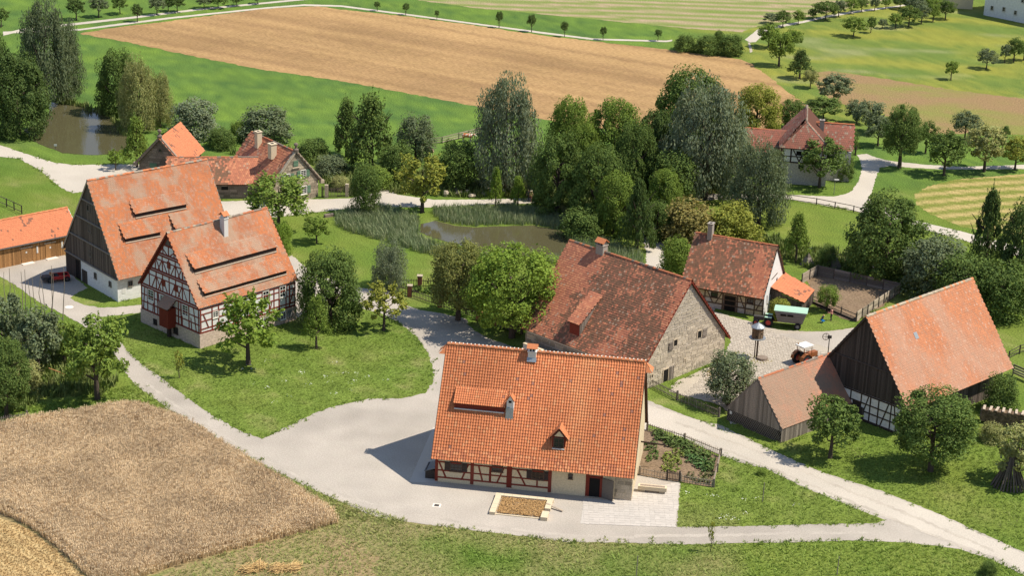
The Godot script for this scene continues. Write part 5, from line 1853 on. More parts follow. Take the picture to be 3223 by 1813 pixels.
func yard_things() -> void:
	rng.seed = 41
	cab_tractor()
	forage_wagon()
	red_vehicle()
	dovecote()
	pulley_post()
	# corral
	var a := Vector3(41.7, 0, -265.3)
	var t := thing("corral", "plank-walled corral of bare soil behind the cottage", "corral", a)
	var c := Vector3(52.0, 0, -259.3) - a
	var d := Vector3(44.5, 0, -247.7) - a
	var e := Vector3(39.6, 0, -254.2) - a
	plank_wall(t, Vector3.ZERO, c, 1.45, "grey_board", 2.4)
	plank_wall(t, c, d, 1.35, "pale_board", 1.75)
	plank_wall(t, Vector3(-2.6, 0, 3.9), Vector3.ZERO, 1.45, "pale_board", 2.3)
	for y in [0.5, 1.0]:
		beam("rail", t, M.board_1, d + Vector3.UP * y, e + Vector3.UP * y, 0.06, 0.1)
	for k in 4:
		piece("post", t, M.board_2, d.lerp(e, k / 3.0) + Vector3.UP * 0.6, Vector3(0.14, 1.2, 0.14))
	beam("ground_beam", t, M.board_1, d + Vector3.UP * 0.15, e + Vector3.UP * 0.15, 0.2, 0.3)
	person("person in dark blue and bright blue kneeling on the grass by the corral", Vector3(39.91, 0, -246.87), 0.9, "kneel", Color(0.03, 0.04, 0.10), Color(0.02, 0.22, 0.55), Color(0.42, 0.26, 0.10))
	person("person in a pink top and dark trousers standing at the corral rail", Vector3(41.3, 0, -247.73), -1.2, "point", Color(0.62, 0.25, 0.22), Color(0.08, 0.07, 0.07), Color(0.10, 0.05, 0.03))
	person("person in a yellow shirt and straw hat walking along the pond road", Vector3(2.38, 0, -293.53), 2.6, "walk", Color(0.62, 0.52, 0.20), Color(0.36, 0.16, 0.14), Color(0.75, 0.66, 0.48), true)
	person("person with fair hair and dark clothes walking ahead on the pond road", Vector3(1.96, 0, -293.88), 2.4, "walk", Color(0.10, 0.12, 0.09), Color(0.05, 0.05, 0.055), Color(0.60, 0.46, 0.22))
	cow("red and white cow lying low by the rail fence near the willow", Vector3(-8.22, 0, -324.76), 1.4, Color(0.42, 0.13, 0.05), Color(0.70, 0.62, 0.52))
	cow("dark brown cow grazing beside the round bushes", Vector3(-13.86, 0, -315.68), 0.4, Color(0.10, 0.06, 0.04), Color(0.50, 0.36, 0.24))
	# two small shingled huts by the stream
	for q in [[Vector3(44.2, 0, -268.19), 1.0, "taller pointed wooden hut at the stream bank behind the corral"], [Vector3(40.89, 0, -269.14), 0.75, "smaller pointed wooden hut beside the slim tree behind the corral"]]:
		var k: float = q[1]
		var o := thing("pointed_hut", q[2], "hut", q[0], 0.5, "pointed wooden huts")
		var s := Shape.new()
		for p in [[Vector3(-1, 0, -1), Vector3(1, 0, -1)], [Vector3(1, 0, -1), Vector3(1, 0, 1)], [Vector3(1, 0, 1), Vector3(-1, 0, 1)], [Vector3(-1, 0, 1), Vector3(-1, 0, -1)]]:
			s.tri(p[0] * k, p[1] * k, Vector3(0, 2.6, 0) * k)
		obj("roof", s.mesh(), M.grey_board_1, o)
		for side in 4:
			var turn := Basis(Vector3.UP, side * PI / 2)
			for j in 5:
				var y := 0.2 + j * 0.42
				var half := (1.0 - y / 2.6) * 1.06
				piece("shingle_row", o, M["grey_board_%d" % (j % 4)], turn * Vector3(0, y * k, (half - 0.02) * k), Vector3(half * 2.0 * k, 0.40 * k, 0.05), turn * Basis(Vector3.RIGHT, -0.37))


func foreground_things() -> void:
	rng.seed = 42
	# manure box: stone kerbs round a bed of straw
	var t := thing("straw_bed", "stone-edged bed of old straw in front of the orange-tiled farmhouse", "straw bed", Vector3(1.87, 0, -189.91), deg_to_rad(-8.3))
	var o := obj("straw", null, M.straw, t)
	var s := Shape.new()
	for k in 2400:
		var p := Vector3((rng.randf() - 0.5) * 4.6, 0.08 + rng.randf() * 0.16, (rng.randf() - 0.5) * 3.6)
		var d := Vector3(rng.randfn(), rng.randfn() * 0.25, rng.randfn()).normalized() * 0.15
		s.col = Color(0.52, 0.33, 0.14).lerp(Color(0.26, 0.14, 0.06), rng.randf() * rng.randf())
		s.bar(p - d, p + d, 0.035, 0.025)
	o.mesh = s.mesh()
	o.set_meta("kind", "stuff")
	for k in 7:
		piece("kerb_stone", t, M.cream_stone, Vector3(-2.65 + k * 0.87, 0.17, -2.05), Vector3(0.85, 0.34, 0.55))
	for k in 4:
		piece("kerb_stone", t, M.cream_stone, Vector3(-2.75, 0.17, -1.3 + k * 1.02), Vector3(0.6, 0.34, 1.0))
	for k in 2:
		piece("kerb_stone", t, M.cream_stone, Vector3(2.65, 0.17, -1.3 + k * 1.0), Vector3(0.6, 0.34, 0.98))
	piece("kerb_stone", t, M.cream_stone, Vector3(2.6, 0.21, 1.7), Vector3(0.7, 0.42, 1.5))
	piece("kerb_stone", t, M.cream_stone, Vector3(0, 0.05, 2.05), Vector3(4.9, 0.1, 0.18))
	var pl := thing("plank", "single weathered plank laid from the straw bed kerb to the ground", "plank", Vector3(5.3, 0, -189.84), deg_to_rad(-35))
	obj("board", unit_box, M.pale_board_2, pl).transform = Transform3D(Basis(Vector3(0, 0, 1), -0.1) * Basis.from_scale(Vector3(2.0, 0.06, 0.24)), Vector3(-0.1, 0.26, 0))
	# stone trough bench on the paving
	var b := thing("stone_bench", "long pale stone trough on low blocks on the paving by the garden", "trough", Vector3(15.49, 0, -194.82), deg_to_rad(-8.3))
	piece("trough", b, M.cream_stone, Vector3(0, 0.52, 0), Vector3(3.0, 0.42, 0.7))
	piece("trough_bed", b, M.brownstone_3, Vector3(0, 0.735, 0), Vector3(2.6, 0.02, 0.4))
	for x in [-1.0, 1.0]:
		piece("block", b, M.sandstone_1, Vector3(x, 0.15, 0), Vector3(0.5, 0.3, 0.6))
	var g := thing("drain_grate", "small square iron drain grate in the grey court", "drain", Vector3(-6.88, 0, -189.73), deg_to_rad(-8.3))
	piece("frame", g, M.mortar, Vector3(0, 0.025, 0), Vector3(0.85, 0.03, 0.85))
	piece("grate", g, M.iron, Vector3(0, 0.035, 0), Vector3(0.5, 0.03, 0.5))
	g = thing("manhole_cover", "round pale manhole cover at the edge of the path near the poles", "manhole", Vector3(-55.95, 0, -242.38))
	s = Shape.new()
	s.lathe(Vector3(0, 0.0, 0), [Vector2(0.55, 0), Vector2(0.55, 0.04), Vector2(0.0, 0.045)], 14)
	obj("lid", s.mesh(), M.mortar, g)
	# straw heaps in the corner of the cut field
	for q in [[Vector3(-24.05, 0, -174.22), 1.6, 0.3, "longest flat straw heap, leftmost beside the reaped strip"], [Vector3(-23.23, 0, -174.93), 1.0, 1.4, "straw heap with a dark hollow, second of the row"], [Vector3(-21.36, 0, -174.59), 1.3, 0.6, "broad straw heap in the middle of the row"], [Vector3(-19.94, 0, -174.87), 1.3, 1.1, "loose straw heap, rightmost of the row"]]:
		var h := thing("straw_heap", q[3], "straw heap", q[0], q[2], "straw heaps on the reaped strip")
		s = Shape.new()
		for k in 260:
			var p := Vector3(rng.randfn() * 0.27 * float(q[1]), 0.05 + absf(rng.randfn()) * 0.20, rng.randfn() * 0.28)
			var d := Vector3(1.0, rng.randfn() * 0.35, rng.randfn() * 0.6).normalized() * 0.4
			s.col = Color(0.62, 0.44, 0.19).lerp(Color(0.42, 0.27, 0.12), rng.randf())
			s.bar(p - d, p + d, 0.05, 0.03)
		obj("straw", s.mesh(), M.straw, h)
	# thin stakes in the grass
	for q in [[Vector3(26.93, 0, -193.52), 2.2, "weathered stake standing in the triangular lawn between the two paths"], [Vector3(32.57, 0, -177.87), 1.99, "slim stake with a dry shoot at the bottom of the meadow"], [Vector3(12.99, 0, -176.09), 2.19, "thin stake at the lower edge of the picture below the court"]]:
		var h: float = q[1]
		var st := thing("stake", q[2], "stake", q[0], 0.0, "stakes in the grass")
		s = Shape.new()
		s.tube(Vector3.ZERO, Vector3(0.04, h, 0.02), 0.055, 0.045, 6)
		obj("post", s.mesh(), M.grey_board_2, st)
	# tall bean poles
	var poles := [[8, 862, 680], [20, 868, 682], [34, 872, 676], [48, 880, 682], [64, 868, 676], [74, 876, 672], [84, 878, 678], [95, 884, 680], [110, 890, 682], [118, 880, 690], [134, 856, 705], [140, 886, 700], [165, 846, 684]]
	var spots := pv([-61.3, -229.7, -60.5, -229, -59.8, -228.5, -58.9, -227.6, -58.5, -229.2, -57.8, -228.2, -57.2, -228, -56.6, -227.3, -55.7, -226.6, -55.6, -227.9, -55.5, -231, -54.4, -227.2, -54.3, -232.5])
	for k in spots.size():
		var h := 8.6 + fmod(k * 2.7, 2.0)
		var where: String = ["first", "second", "third", "fourth", "fifth", "sixth", "seventh", "eighth", "ninth", "tenth", "eleventh", "twelfth", "thirteenth"][k]
		var o2 := thing("bare_pole", "tall bare climbing pole, %s from the picture's left edge" % where, "pole", Vector3(spots[k].x, 0, spots[k].y), 0.0, "tall bare poles above the orchard")
		s = Shape.new()
		var p := Vector3.ZERO
		for j in 4:
			var q := Vector3((rng.randf() - 0.5) * 0.5, h * (j + 1) / 4.0, (rng.randf() - 0.5) * 0.4)
			s.tube(p, q, 0.075 - j * 0.012, 0.066 - j * 0.012, 6)
			p = q
		obj("rod", s.mesh(), M.pale_board_0, o2)
	# firewood stack on the right
	var line := pv([54.1, -216.4, 58.4, -215.1])
	var w0 := Vector3(line[0].x, 0, line[0].y)
	var w1 := Vector3(line[1].x, 0, line[1].y)
	var stack := thing("firewood_stack", "long stack of split firewood with pale boards on top", "firewood", w0)
	var dir := (w1 - w0).normalized()
	var out := dir.cross(Vector3.UP)
	for r in 8:
		for k in 26:
			var p := dir * (0.14 + k * 0.25 + 0.1 * (r % 2)) + Vector3(0, 0.14 + r * 0.2, 0)
			s = Shape.new()
			if r * 26 + k < 3:
				continue
			piece("log", stack, M["log_%d" % (rng.randi() % 4)], p - out * (0.5 + rng.randf() * 0.12), Vector3(0.2 + rng.randf() * 0.04, 0.17 + rng.randf() * 0.03, 1.0), Basis(dir, Vector3.UP, out).rotated(out, rng.randf() * 0.6))
	for k in 9:
		piece("cover_board", stack, M.pale_board_3, dir * (0.4 + k * 0.72) + Vector3(0, 1.78 + rng.randf() * 0.05, 0) - out * 0.55, Vector3(0.28, 0.05, 1.3), Basis(dir, Vector3.UP, out).rotated(Vector3.UP, (rng.randf() - 0.5) * 0.4))
	# leaning poles stacked like a tent
	var tent := thing("pole_tent", "dark tent of leaning poles under the tree at the right edge", "wood stack", Vector3(53.93, 0, -199.67))
	for k in 30:
		var a2 := TAU * k / 30
		var base := Vector3(cos(a2) * (1.7 + rng.randf() * 0.2), 0, sin(a2) * (1.7 + rng.randf() * 0.2))
		s = Shape.new()
		s.tube(base, Vector3(cos(a2) * 0.15, 3.3 + rng.randf() * 0.5, sin(a2) * 0.15), 0.10, 0.07, 6)
		obj("pole", s.mesh(), M["board_%d" % (k % 4)], tent)
	# lying log on the pond lawn and a pale rod in the orchard
	var lg := thing("stone_block", "weathered flat stone lying on the pond lawn below the road", "stone", Vector3(-26.91, 0, -282.89), 0.6)
	s = Shape.new()
	s.box(Vector3(0, 0.2, 0), Vector3(1.5, 0.4, 0.5))
	obj("slab", s.mesh(), M.brownstone_2, lg)
	lg = thing("pale_rod", "bare pale pole leaning in the dry grass of the left orchard", "pole", Vector3(-50.59, 0, -219.68), 0.9)
	s = Shape.new()
	s.tube(Vector3(0, 0.05, 0), Vector3(-2.2, 1.4, -1.6), 0.07, 0.06, 6)
	obj("rod", s.mesh(), M.larch_2, lg)
	var lamp := thing("street_lamp", "thin lamp post with a white head on the grass by the road bend", "street lamp", Vector3(49.09, 0, -302.92))
	s = Shape.new()
	s.tube(Vector3.ZERO, Vector3(0, 2.4, 0), 0.05, 0.04, 6)
	obj("post", s.mesh(), M.zinc_dark, lamp)
	piece("lamp_head", lamp, M.white_paint, Vector3(0.25, 2.42, 0), Vector3(0.7, 0.12, 0.28))
	var sg := thing("info_board", "small white sign on a post at the left pond bank", "sign", Vector3(-72.94, 0, -311.22))
	piece("post", sg, M.grey_board_0, Vector3(0, 0.4, 0), Vector3(0.08, 0.8, 0.08))
	piece("panel", sg, M.white_paint, Vector3(0, 0.85, 0.05), Vector3(0.45, 0.35, 0.04))
	var rk := thing("boulder_group", "grey boulders heaped beside the willow at the pond road", "boulders", Vector3(-7.5, 0, -295.88))
	for k in 7:
		s = Shape.new()
		s.lathe(Vector3.ZERO, [Vector2(0.0, 0), Vector2(0.5, 0.05), Vector2(0.62, 0.4), Vector2(0.4, 0.75), Vector2(0, 0.85)], 7)
		var bl := obj("boulder", s.mesh(), M["sandstone_%d" % (k % 4)], rk)
		bl.transform = Transform3D(Basis(Vector3.UP, rng.randf() * 6.0) * Basis.from_scale(Vector3(0.7 + rng.randf() * 0.6, 0.6 + rng.randf() * 0.5, 0.8)), Vector3(rng.randfn() * 1.7, 0, rng.randfn() * 0.7))


func fences() -> void:
	rng.seed = 43
	picket_fence("picket_fence", "dark picket fence along the lane below the stone gable", pv([16.3, -224, 19.6, -219.6, 24.1, -215.1]), 1.1, "grey_board", 0.24)
	picket_fence("picket_fence", "weathered garden picket fence along the lane side of the vegetable beds", pv([15.7, -210.7, 19.7, -207.9, 23.4, -204.3]), 0.95, "pale_board", 0.28)
	picket_fence("picket_fence", "short garden fence side facing the triangular lawn", pv([23.4, -204.3, 22, -196.5]), 0.95, "pale_board", 0.28)
	picket_fence("picket_fence", "garden picket fence next to the stone trough", pv([14.3, -198.9, 17.2, -197.9]), 0.95, "pale_board", 0.28)
	picket_fence("picket_fence", "lower garden fence between the gate and the lawn corner", pv([18.6, -197.5, 22, -196.5]), 0.95, "pale_board", 0.28)
	var g := picket_fence("garden_gate", "low brown picket gate into the vegetable garden", pv([17.2, -197.8, 18.5, -197.5]), 1.15, "board", 0.16)
	g.set_meta("category", "gate")
	picket_fence("picket_fence", "old grey fence stub in the lower left corner by the wheat", pv([-56, -205.1, -52.9, -206.9]), 1.15, "grey_board", 0.2)
	# the stone house's front garden
	var f := picket_fence("garden_fence", "garden fence with brick pillars along the path left of the walnut tree", pv([-16.1, -253, -13.3, -250.9, -9.2, -247.5, -4.5, -243.7]), 1.15, "board", 0.26)
	var line := pv([-13.3, -250.9, -9.2, -247.5])
	for p in line:
		piece("brick_pillar", f, M.brick_red, Vector3(p.x - f.position.x, 0.75, p.y - f.position.z), Vector3(0.55, 1.5, 0.55))
		piece("pillar_cap", f, M.sandstone_2, Vector3(p.x - f.position.x, 1.55, p.y - f.position.z), Vector3(0.7, 0.12, 0.7))
	f = picket_fence("garden_fence", "back garden fence with one brick pillar beside the pond lawn", pv([-15.1, -254.3, -12.2, -254.5, -9.9, -254.4, -3, -254.1]), 1.2, "dark_board", 0.3)
	line = pv([-12.2, -254.5, -4.6, -254.2])
	piece("brick_pillar", f, M.brick_red, Vector3(line[0].x - f.position.x, 0.8, line[0].y - f.position.z), Vector3(0.6, 1.6, 0.6))
	piece("pillar_cap", f, M.sandstone_2, Vector3(line[0].x - f.position.x, 1.65, line[0].y - f.position.z), Vector3(0.75, 0.12, 0.75))
	# low brick wall
	line = pv([-4.4, -243.4, -1.6, -241.3, 1.6, -238.7])
	var w := thing("brick_wall", "low red brick wall under the walnut tree", "wall", Vector3(line[0].x, 0, line[0].y))
	for k in 2:
		var a := Vector3(line[k].x - line[0].x, 0, line[k].y - line[0].y)
		var b := Vector3(line[k + 1].x - line[0].x, 0, line[k + 1].y - line[0].y)
		if k == 1:
			var n := int(a.distance_to(b) / 0.2)
			for j in n:
				var d := (b - a).normalized()
				piece("board", w, M["board_%d" % (rng.randi() % 4)], a.lerp(b, (j + 0.5) / n) + Vector3(0, 0.7, 0), Vector3(0.17, 1.4 + rng.randf() * 0.1, 0.04), Basis(d, Vector3.UP, d.cross(Vector3.UP)))
			continue
		var d := (b - a).normalized()
		var rows := 9
		var cols := int(a.distance_to(b) / 0.42)
		for r in rows:
			for j in cols:
				piece("brick", w, M.brick_red if rng.randf() < 0.75 else M.tile_3, a + d * ((j + 0.5 + 0.5 * (r % 2)) * 0.42) + Vector3(0, 0.07 + r * 0.14, 0), Vector3(0.40, 0.125, 0.3 + rng.randf() * 0.02), Basis(d, Vector3.UP, d.cross(Vector3.UP)))
	rail_fence("rail_fence", "pale three-rail fence across the meadow left of the tall willow", pv([-14, -322.6, -12.3, -323.3, -9.7, -326.2, -8.1, -327.9, -6, -330.3]), 1.1, 3, "pale_board", "", 3.0, 0.16)
	rail_fence("rail_fence", "brown two-rail fence along the road below the hipped house", pv([24.4, -297.2, 32.9, -298.3, 41.4, -298.9, 45.7, -297.5, 50.9, -294.4, 53.8, -292]), 1.05, 2, "board", "", 3.2)
	rail_fence("rail_fence", "broken brown rail fence on the slope left of the big barn", pv([-75.7, -283.9, -73.5, -281.9, -70.6, -278.9]), 1.3, 2, "board", "", 2.6)
	rail_fence("rail_fence", "pale board fence at the right end of the big barn", pv([61.2, -231.3, 63.2, -228.5]), 1.5, 4, "pale_board", "", 2.6, 0.22)
	rail_fence("rail_fence", "rail fence in the shaded meadow right of the big barn", pv([61.8, -236.4, 63.6, -238.5, 65.9, -240.1]), 1.2, 3, "board", "", 2.4)
	f = picket_fence("house_fence", "slatted wooden fence between stone pillars beside the gabled farmhouse", pv([-28.8, -291.7, -28.2, -291.9, -25.2, -292.7, -23.7, -293.3]), 1.6, "board", 0.22)
	line = pv([-28.2, -291.9, -25.2, -292.7])
	for p in line:
		piece("stone_pillar", f, M.sandstone_2, Vector3(p.x - f.position.x, 1.0, p.y - f.position.z), Vector3(0.5, 2.0, 0.5))
	picket_fence("house_fence", "dark slatted yard fence right of the hipped house", pv([53.3, -326.6, 54.3, -326.3, 55.6, -325.1]), 1.4, "dark_board", 0.22)


# ---------- trees ----------
func trees() -> void:
	var g1 := "trees round the left pond"
	tree("willow_tree", "willow", "leaf_grey", -80.5, -338.3, 18.3, 8.2, "huge grey willow on the far bank of the left pond", "", 0.04)
	tree("willow_tree", "willow", "leaf_grey", -77.7, -341.9, 13.6, 5.8, "second trunk-wide grey willow leaning right behind the left pond", "", 0.04)
	tree("alder_tree", "giant", "leaf_deep", -80.7, -318.9, 14, 9.7, "broad dark tree covering the near left bank of the left pond", g1, 0.06)
	tree("alder_tree", "giant", "leaf_deep", -88.9, -336.3, 13.1, 6.1, "dark tree cut by the picture's left edge above the pond", g1, 0.06)
	tree("lime_tree", "giant", "leaf_dark", -67.4, -333.5, 11.4, 7.2, "dark green tree at the right bank of the left pond", g1, 0.06)
	tree("willow_tree", "willow", "leaf_olive", -62.2, -323.8, 12.2, 6.5, "tall feathery olive willow between the pond and the meadow", g1, 0.03)
	tree("willow_tree", "willow", "leaf_olive", -59.1, -326.7, 9.1, 4.7, "smaller yellow-olive willow right of the feathery one", g1, 0.03)
	tree("willow_bush", "shrub", "leaf_silver", -52.5, -321.6, 7.1, 8.3, "round silvery bush behind the smooth orange roof")
	tree("willow_bush", "shrub", "leaf_grey", -41.1, -321.5, 6.3, 9.6, "large round grey-green bush at the meadow edge behind the two white chimneys")
	tree("birch_tree", "cone", "leaf_mid", -58.7, -303.9, 8.2, 4.4, "slim green tree left of the dark stone gable", "", 0.1)
	tree("young_tree", "open", "leaf_bright", -61.6, -301.8, 3.3, 2.6, "sparse young tree on the verge of the left pond road", "", 0.2)
	# hedge behind the far farm
	tree("hedge_shrub", "shrub", "leaf_dark", -47.3, -316, 3.6, 5.1, "dark shrub right of the smooth orange roof", "shrubs behind the far farm")
	tree("hedge_shrub", "shrub", "leaf_mid", -45.4, -320.9, 3.5, 3.2, "small mid-green shrub between the two round bushes", "shrubs behind the far farm")
	tree("hedge_shrub", "shrub", "leaf_dark", -32.3, -312.8, 3.3, 5.7, "dark shrub behind the finial of the gabled farmhouse", "shrubs behind the far farm")
	tree("hedge_shrub", "shrub", "leaf_grey", -28.5, -303.5, 3.5, 5.8, "grey-green shrub behind the slatted fence", "shrubs behind the far farm")
	tree("hedge_shrub", "shrub", "leaf_olive", -26.5, -296.3, 2.3, 3.6, "low olive shrub in the far farm's front garden", "shrubs behind the far farm")
	# clump left of the tall willow
	tree("alder_tree", "cone", "leaf_dark", -27.1, -313.5, 9.8, 5.6, "dark pointed tree, left one of the pair in the middle clump", "", 0.03)
	tree("alder_tree", "cone", "leaf_dark", -22.6, -306, 12.6, 8.7, "dark pointed tree with the wider base in the middle clump", "", 0.03)
	tree("hazel_bush", "round", "leaf_grey", -16, -311.2, 8.1, 5.8, "round grey-green tree right of the pointed pair", "", 0.04)
	tree("elder_bush", "round", "leaf_dark", -18.2, -301.7, 6, 5.5, "dark bush under the pointed pair", "", 0.02)
	tree("dogwood_bush", "shrub", "leaf_mid", -21.3, -298.2, 3.5, 5.5, "mid-green bush beside the lane behind the pond road", "")
	tree("ash_tree", "round", "leaf_dark", -21.8, -284.4, 7.6, 4.5, "small dark bushy tree on the pond road verge", "", 0.1)
	tree("locust_tree", "open", "leaf_yellow", -13.6, -286.4, 8.8, 7.6, "feathery yellow-green tree between the lane and the reeds", "", 0.1)
	tree("hawthorn_bush", "round", "leaf_dark", -8.9, -298.7, 7.6, 6.7, "dark rounded bush left of the tall willow", "", 0.02)
	tree("willow_tree", "willow", "leaf_silver", -1.7, -299, 17.8, 10.2, "tall silver willow in the middle standing before the stubble field", "", 0.03)
	tree("maple_sapling", "cone", "leaf_bright", -2.9, -290.5, 6.2, 2.6, "small bright green tree at the road in front of the silver willow", "", 0.12)
	tree("maple_sapling", "cone", "leaf_bright", 0.4, -291.3, 4.7, 2.7, "lower bright green tree right of the first bright one", "", 0.12)
	# the dense middle wood
	tree("ash_tree", "giant", "leaf_mid", 8, -305, 13.7, 6.8, "green tree with lobed top right of the silver willow", "trees in the middle wood", 0.05)
	tree("ash_tree", "giant", "leaf_mid", 15, -307, 13.3, 8.4, "broad green tree topping the middle wood", "trees in the middle wood", 0.05)
	tree("alder_tree", "giant", "leaf_dark", 6.2, -287.8, 12.8, 7.3, "dark tree on the far pond bank under the lobed tree", "trees in the middle wood", 0.05)
	tree("alder_tree", "giant", "leaf_dark", 11.9, -283.8, 12.6, 7.5, "dark green tree leaning over the far pond bank", "trees in the middle wood", 0.05)
	tree("alder_tree", "spire", "leaf_deep", 17.3, -273.7, 10.3, 6.1, "dark pointed tree at the right end of the pond", "trees in the middle wood", 0.06)
	tree("poplar_tree", "giant", "leaf_dark", 27.6, -319.6, 15.3, 11.9, "largest dark green tree behind the silvery willow of the wood", "trees in the middle wood", 0.05)
	tree("hornbeam_tree", "giant", "leaf_deep", 21.1, -303.5, 12.7, 7.4, "deep green tree in the shade between the two tallest", "trees in the middle wood", 0.05)
	tree("willow_tree", "willow", "leaf_silver", 28.6, -298.3, 18.2, 12.4, "very wide silvery willow left of the hipped house", "", 0.03)
	tree("willow_tree", "willow", "leaf_grey", 35.7, -286.7, 12.6, 8.8, "grey-green willow in front of the hipped house", "", 0.03)
	tree("alder_tree", "round", "leaf_dark", 23.6, -293.8, 8.7, 6.6, "dark round tree under the silvery willow", "", 0.05)
	tree("willow_tree", "giant", "leaf_yellow", 40.1, -334.2, 9.3, 7.7, "yellow-topped round tree behind the hipped house", "", 0.05)
	tree("plum_tree", "round", "leaf_dark", 46.9, -340.1, 5.4, 4.9, "dark small tree right behind the hipped house", "", 0.06)
	for q in [[10, -302.1, 10.8, 5.8, "leaf_mid", "mid-green tree filling the gap behind the lobed tree"], [17.7, -297, 12.5, 6.6, "leaf_dark", "dark tree between the broad tree and the deep green one"], [21.8, -285.9, 8.5, 5, "leaf_mid", "lit green tree at the pond's right corner"], [14.4, -279.6, 9.6, 6.3, "leaf_mid", "lit green tree leaning over the pond from the right"], [3.8, -295.3, 6.3, 4.2, "leaf_grey", "grey-green tree at the right foot of the tall silver willow"], [32.9, -305, 10.9, 6.2, "leaf_grey", "grey tree behind the wide silvery willow"], [20.4, -278.5, 5.7, 4.6, "leaf_dark", "dark bush beside the start of the pond path"]]:
		tree("alder_tree", "giant", q[4], q[0], q[1], q[2], q[3], q[5], "trees in the middle wood", 0.03)
	tree("alder_bush", "shrub", "leaf_dark", 9.5, -277.2, 4.8, 6.2, "dark bush hanging over the pond's far corner", "")
	tree("hazel_bush", "shrub", "leaf_autumn", 24.8, -276.9, 7, 8.5, "large russet bush between the pond path and the cottage", "")
	tree("hazel_bush", "shrub", "leaf_yellow", 31, -277.6, 6.5, 8, "large yellow-green bush behind the cottage roof", "")
	tree("hazel_bush", "shrub", "leaf_mid", 22.3, -263.5, 6, 4.9, "green bush on the path side left of the cottage", "")
	tree("pear_tree", "apple", "leaf_dark", 47.3, -306.4, 7.7, 7.1, "spreading dark tree in front of the hipped house's stone wall", "", 0.18)
	tree("climbing_bush", "shrub", "leaf_dark", 51.7, -311.2, 4.7, 3.8, "dark bush on the right corner of the hipped house", "")
	tree("elder_bush", "shrub", "leaf_dark", 54.8, -329.7, 3.9, 4, "dark bush behind the right wing of the hipped house", "")
	# orchard strip along the stubble field
	var g := "fruit trees along the field edge"
	tree("fruit_tree", "apple", "leaf_mid", 49.2, -400.5, 4.7, 4.9, "fruit tree at the road bend, topmost in the field-edge row", g)
	tree("fruit_tree", "apple", "leaf_mid", 49.6, -385.1, 6.8, 5, "field-edge fruit tree just below the road bend", g)
	tree("fruit_tree", "apple", "leaf_mid", 53.9, -399.5, 4, 3.6, "small fruit tree right of the road bend", g)
	tree("fruit_tree", "cone", "leaf_deep", 52.5, -376, 5.6, 4.9, "dark conical tree at the tip of the brown field", g)
	tree("fruit_tree", "apple", "leaf_olive", 53.6, -369, 3.5, 3.1, "small pale fruit tree beside the dark conical one", g)
	tree("fruit_tree", "apple", "leaf_grey", 56.4, -358.1, 5.4, 6.4, "wide grey-green fruit tree standing in the brown field corner", g)
	tree("fruit_tree", "apple", "leaf_dark", 53.2, -346.9, 3.9, 6, "dark fruit tree behind the hipped roof's right wing", g)
	tree("fruit_tree", "apple", "leaf_grey", 58.7, -345.1, 4.1, 4.3, "grey fruit tree above the small lane, left of a pair", g)
	tree("fruit_tree", "apple", "leaf_grey", 59.9, -339.4, 5.5, 5.3, "grey fruit tree above the small lane, right of a pair", g)
	tree("fruit_tree", "apple", "leaf_grey", 60.3, -331.4, 5.2, 4.7, "grey-leaved tree left of the tall dark walnut", g)
	tree("walnut_tree", "giant", "leaf_dark", 61.9, -319.1, 10.6, 7, "tall dense dark tree beside the road fork", "", 0.2)
	tree("fruit_tree", "apple", "leaf_dark", 67.7, -328.1, 5.5, 3.4, "dark slim tree just right of the tall dense one", g)
	tree("fruit_tree", "apple", "leaf_dark", 68.4, -315.5, 7.1, 6.2, "dark spreading tree south of the right road", g)
	tree("fruit_tree", "apple", "leaf_grey", 76, -337.4, 4.8, 5.1, "grey tree at the lower edge of the brown field", g)
	tree("fruit_tree", "apple", "leaf_olive", 75.5, -318.6, 7.7, 6.9, "olive fruit tree along the right road", g)
	tree("fruit_tree", "apple", "leaf_yellow", 80.8, -320.2, 5.6, 4.7, "olive-yellow tree at the right edge by the right road", g)
	tree("fruit_tree", "cone", "leaf_dark", 83.5, -340.1, 2, 2.2, "tiny dark tree behind the olive one", g)
	# meadow orchard, top right
	g = "meadow orchard trees"
	var k := 0
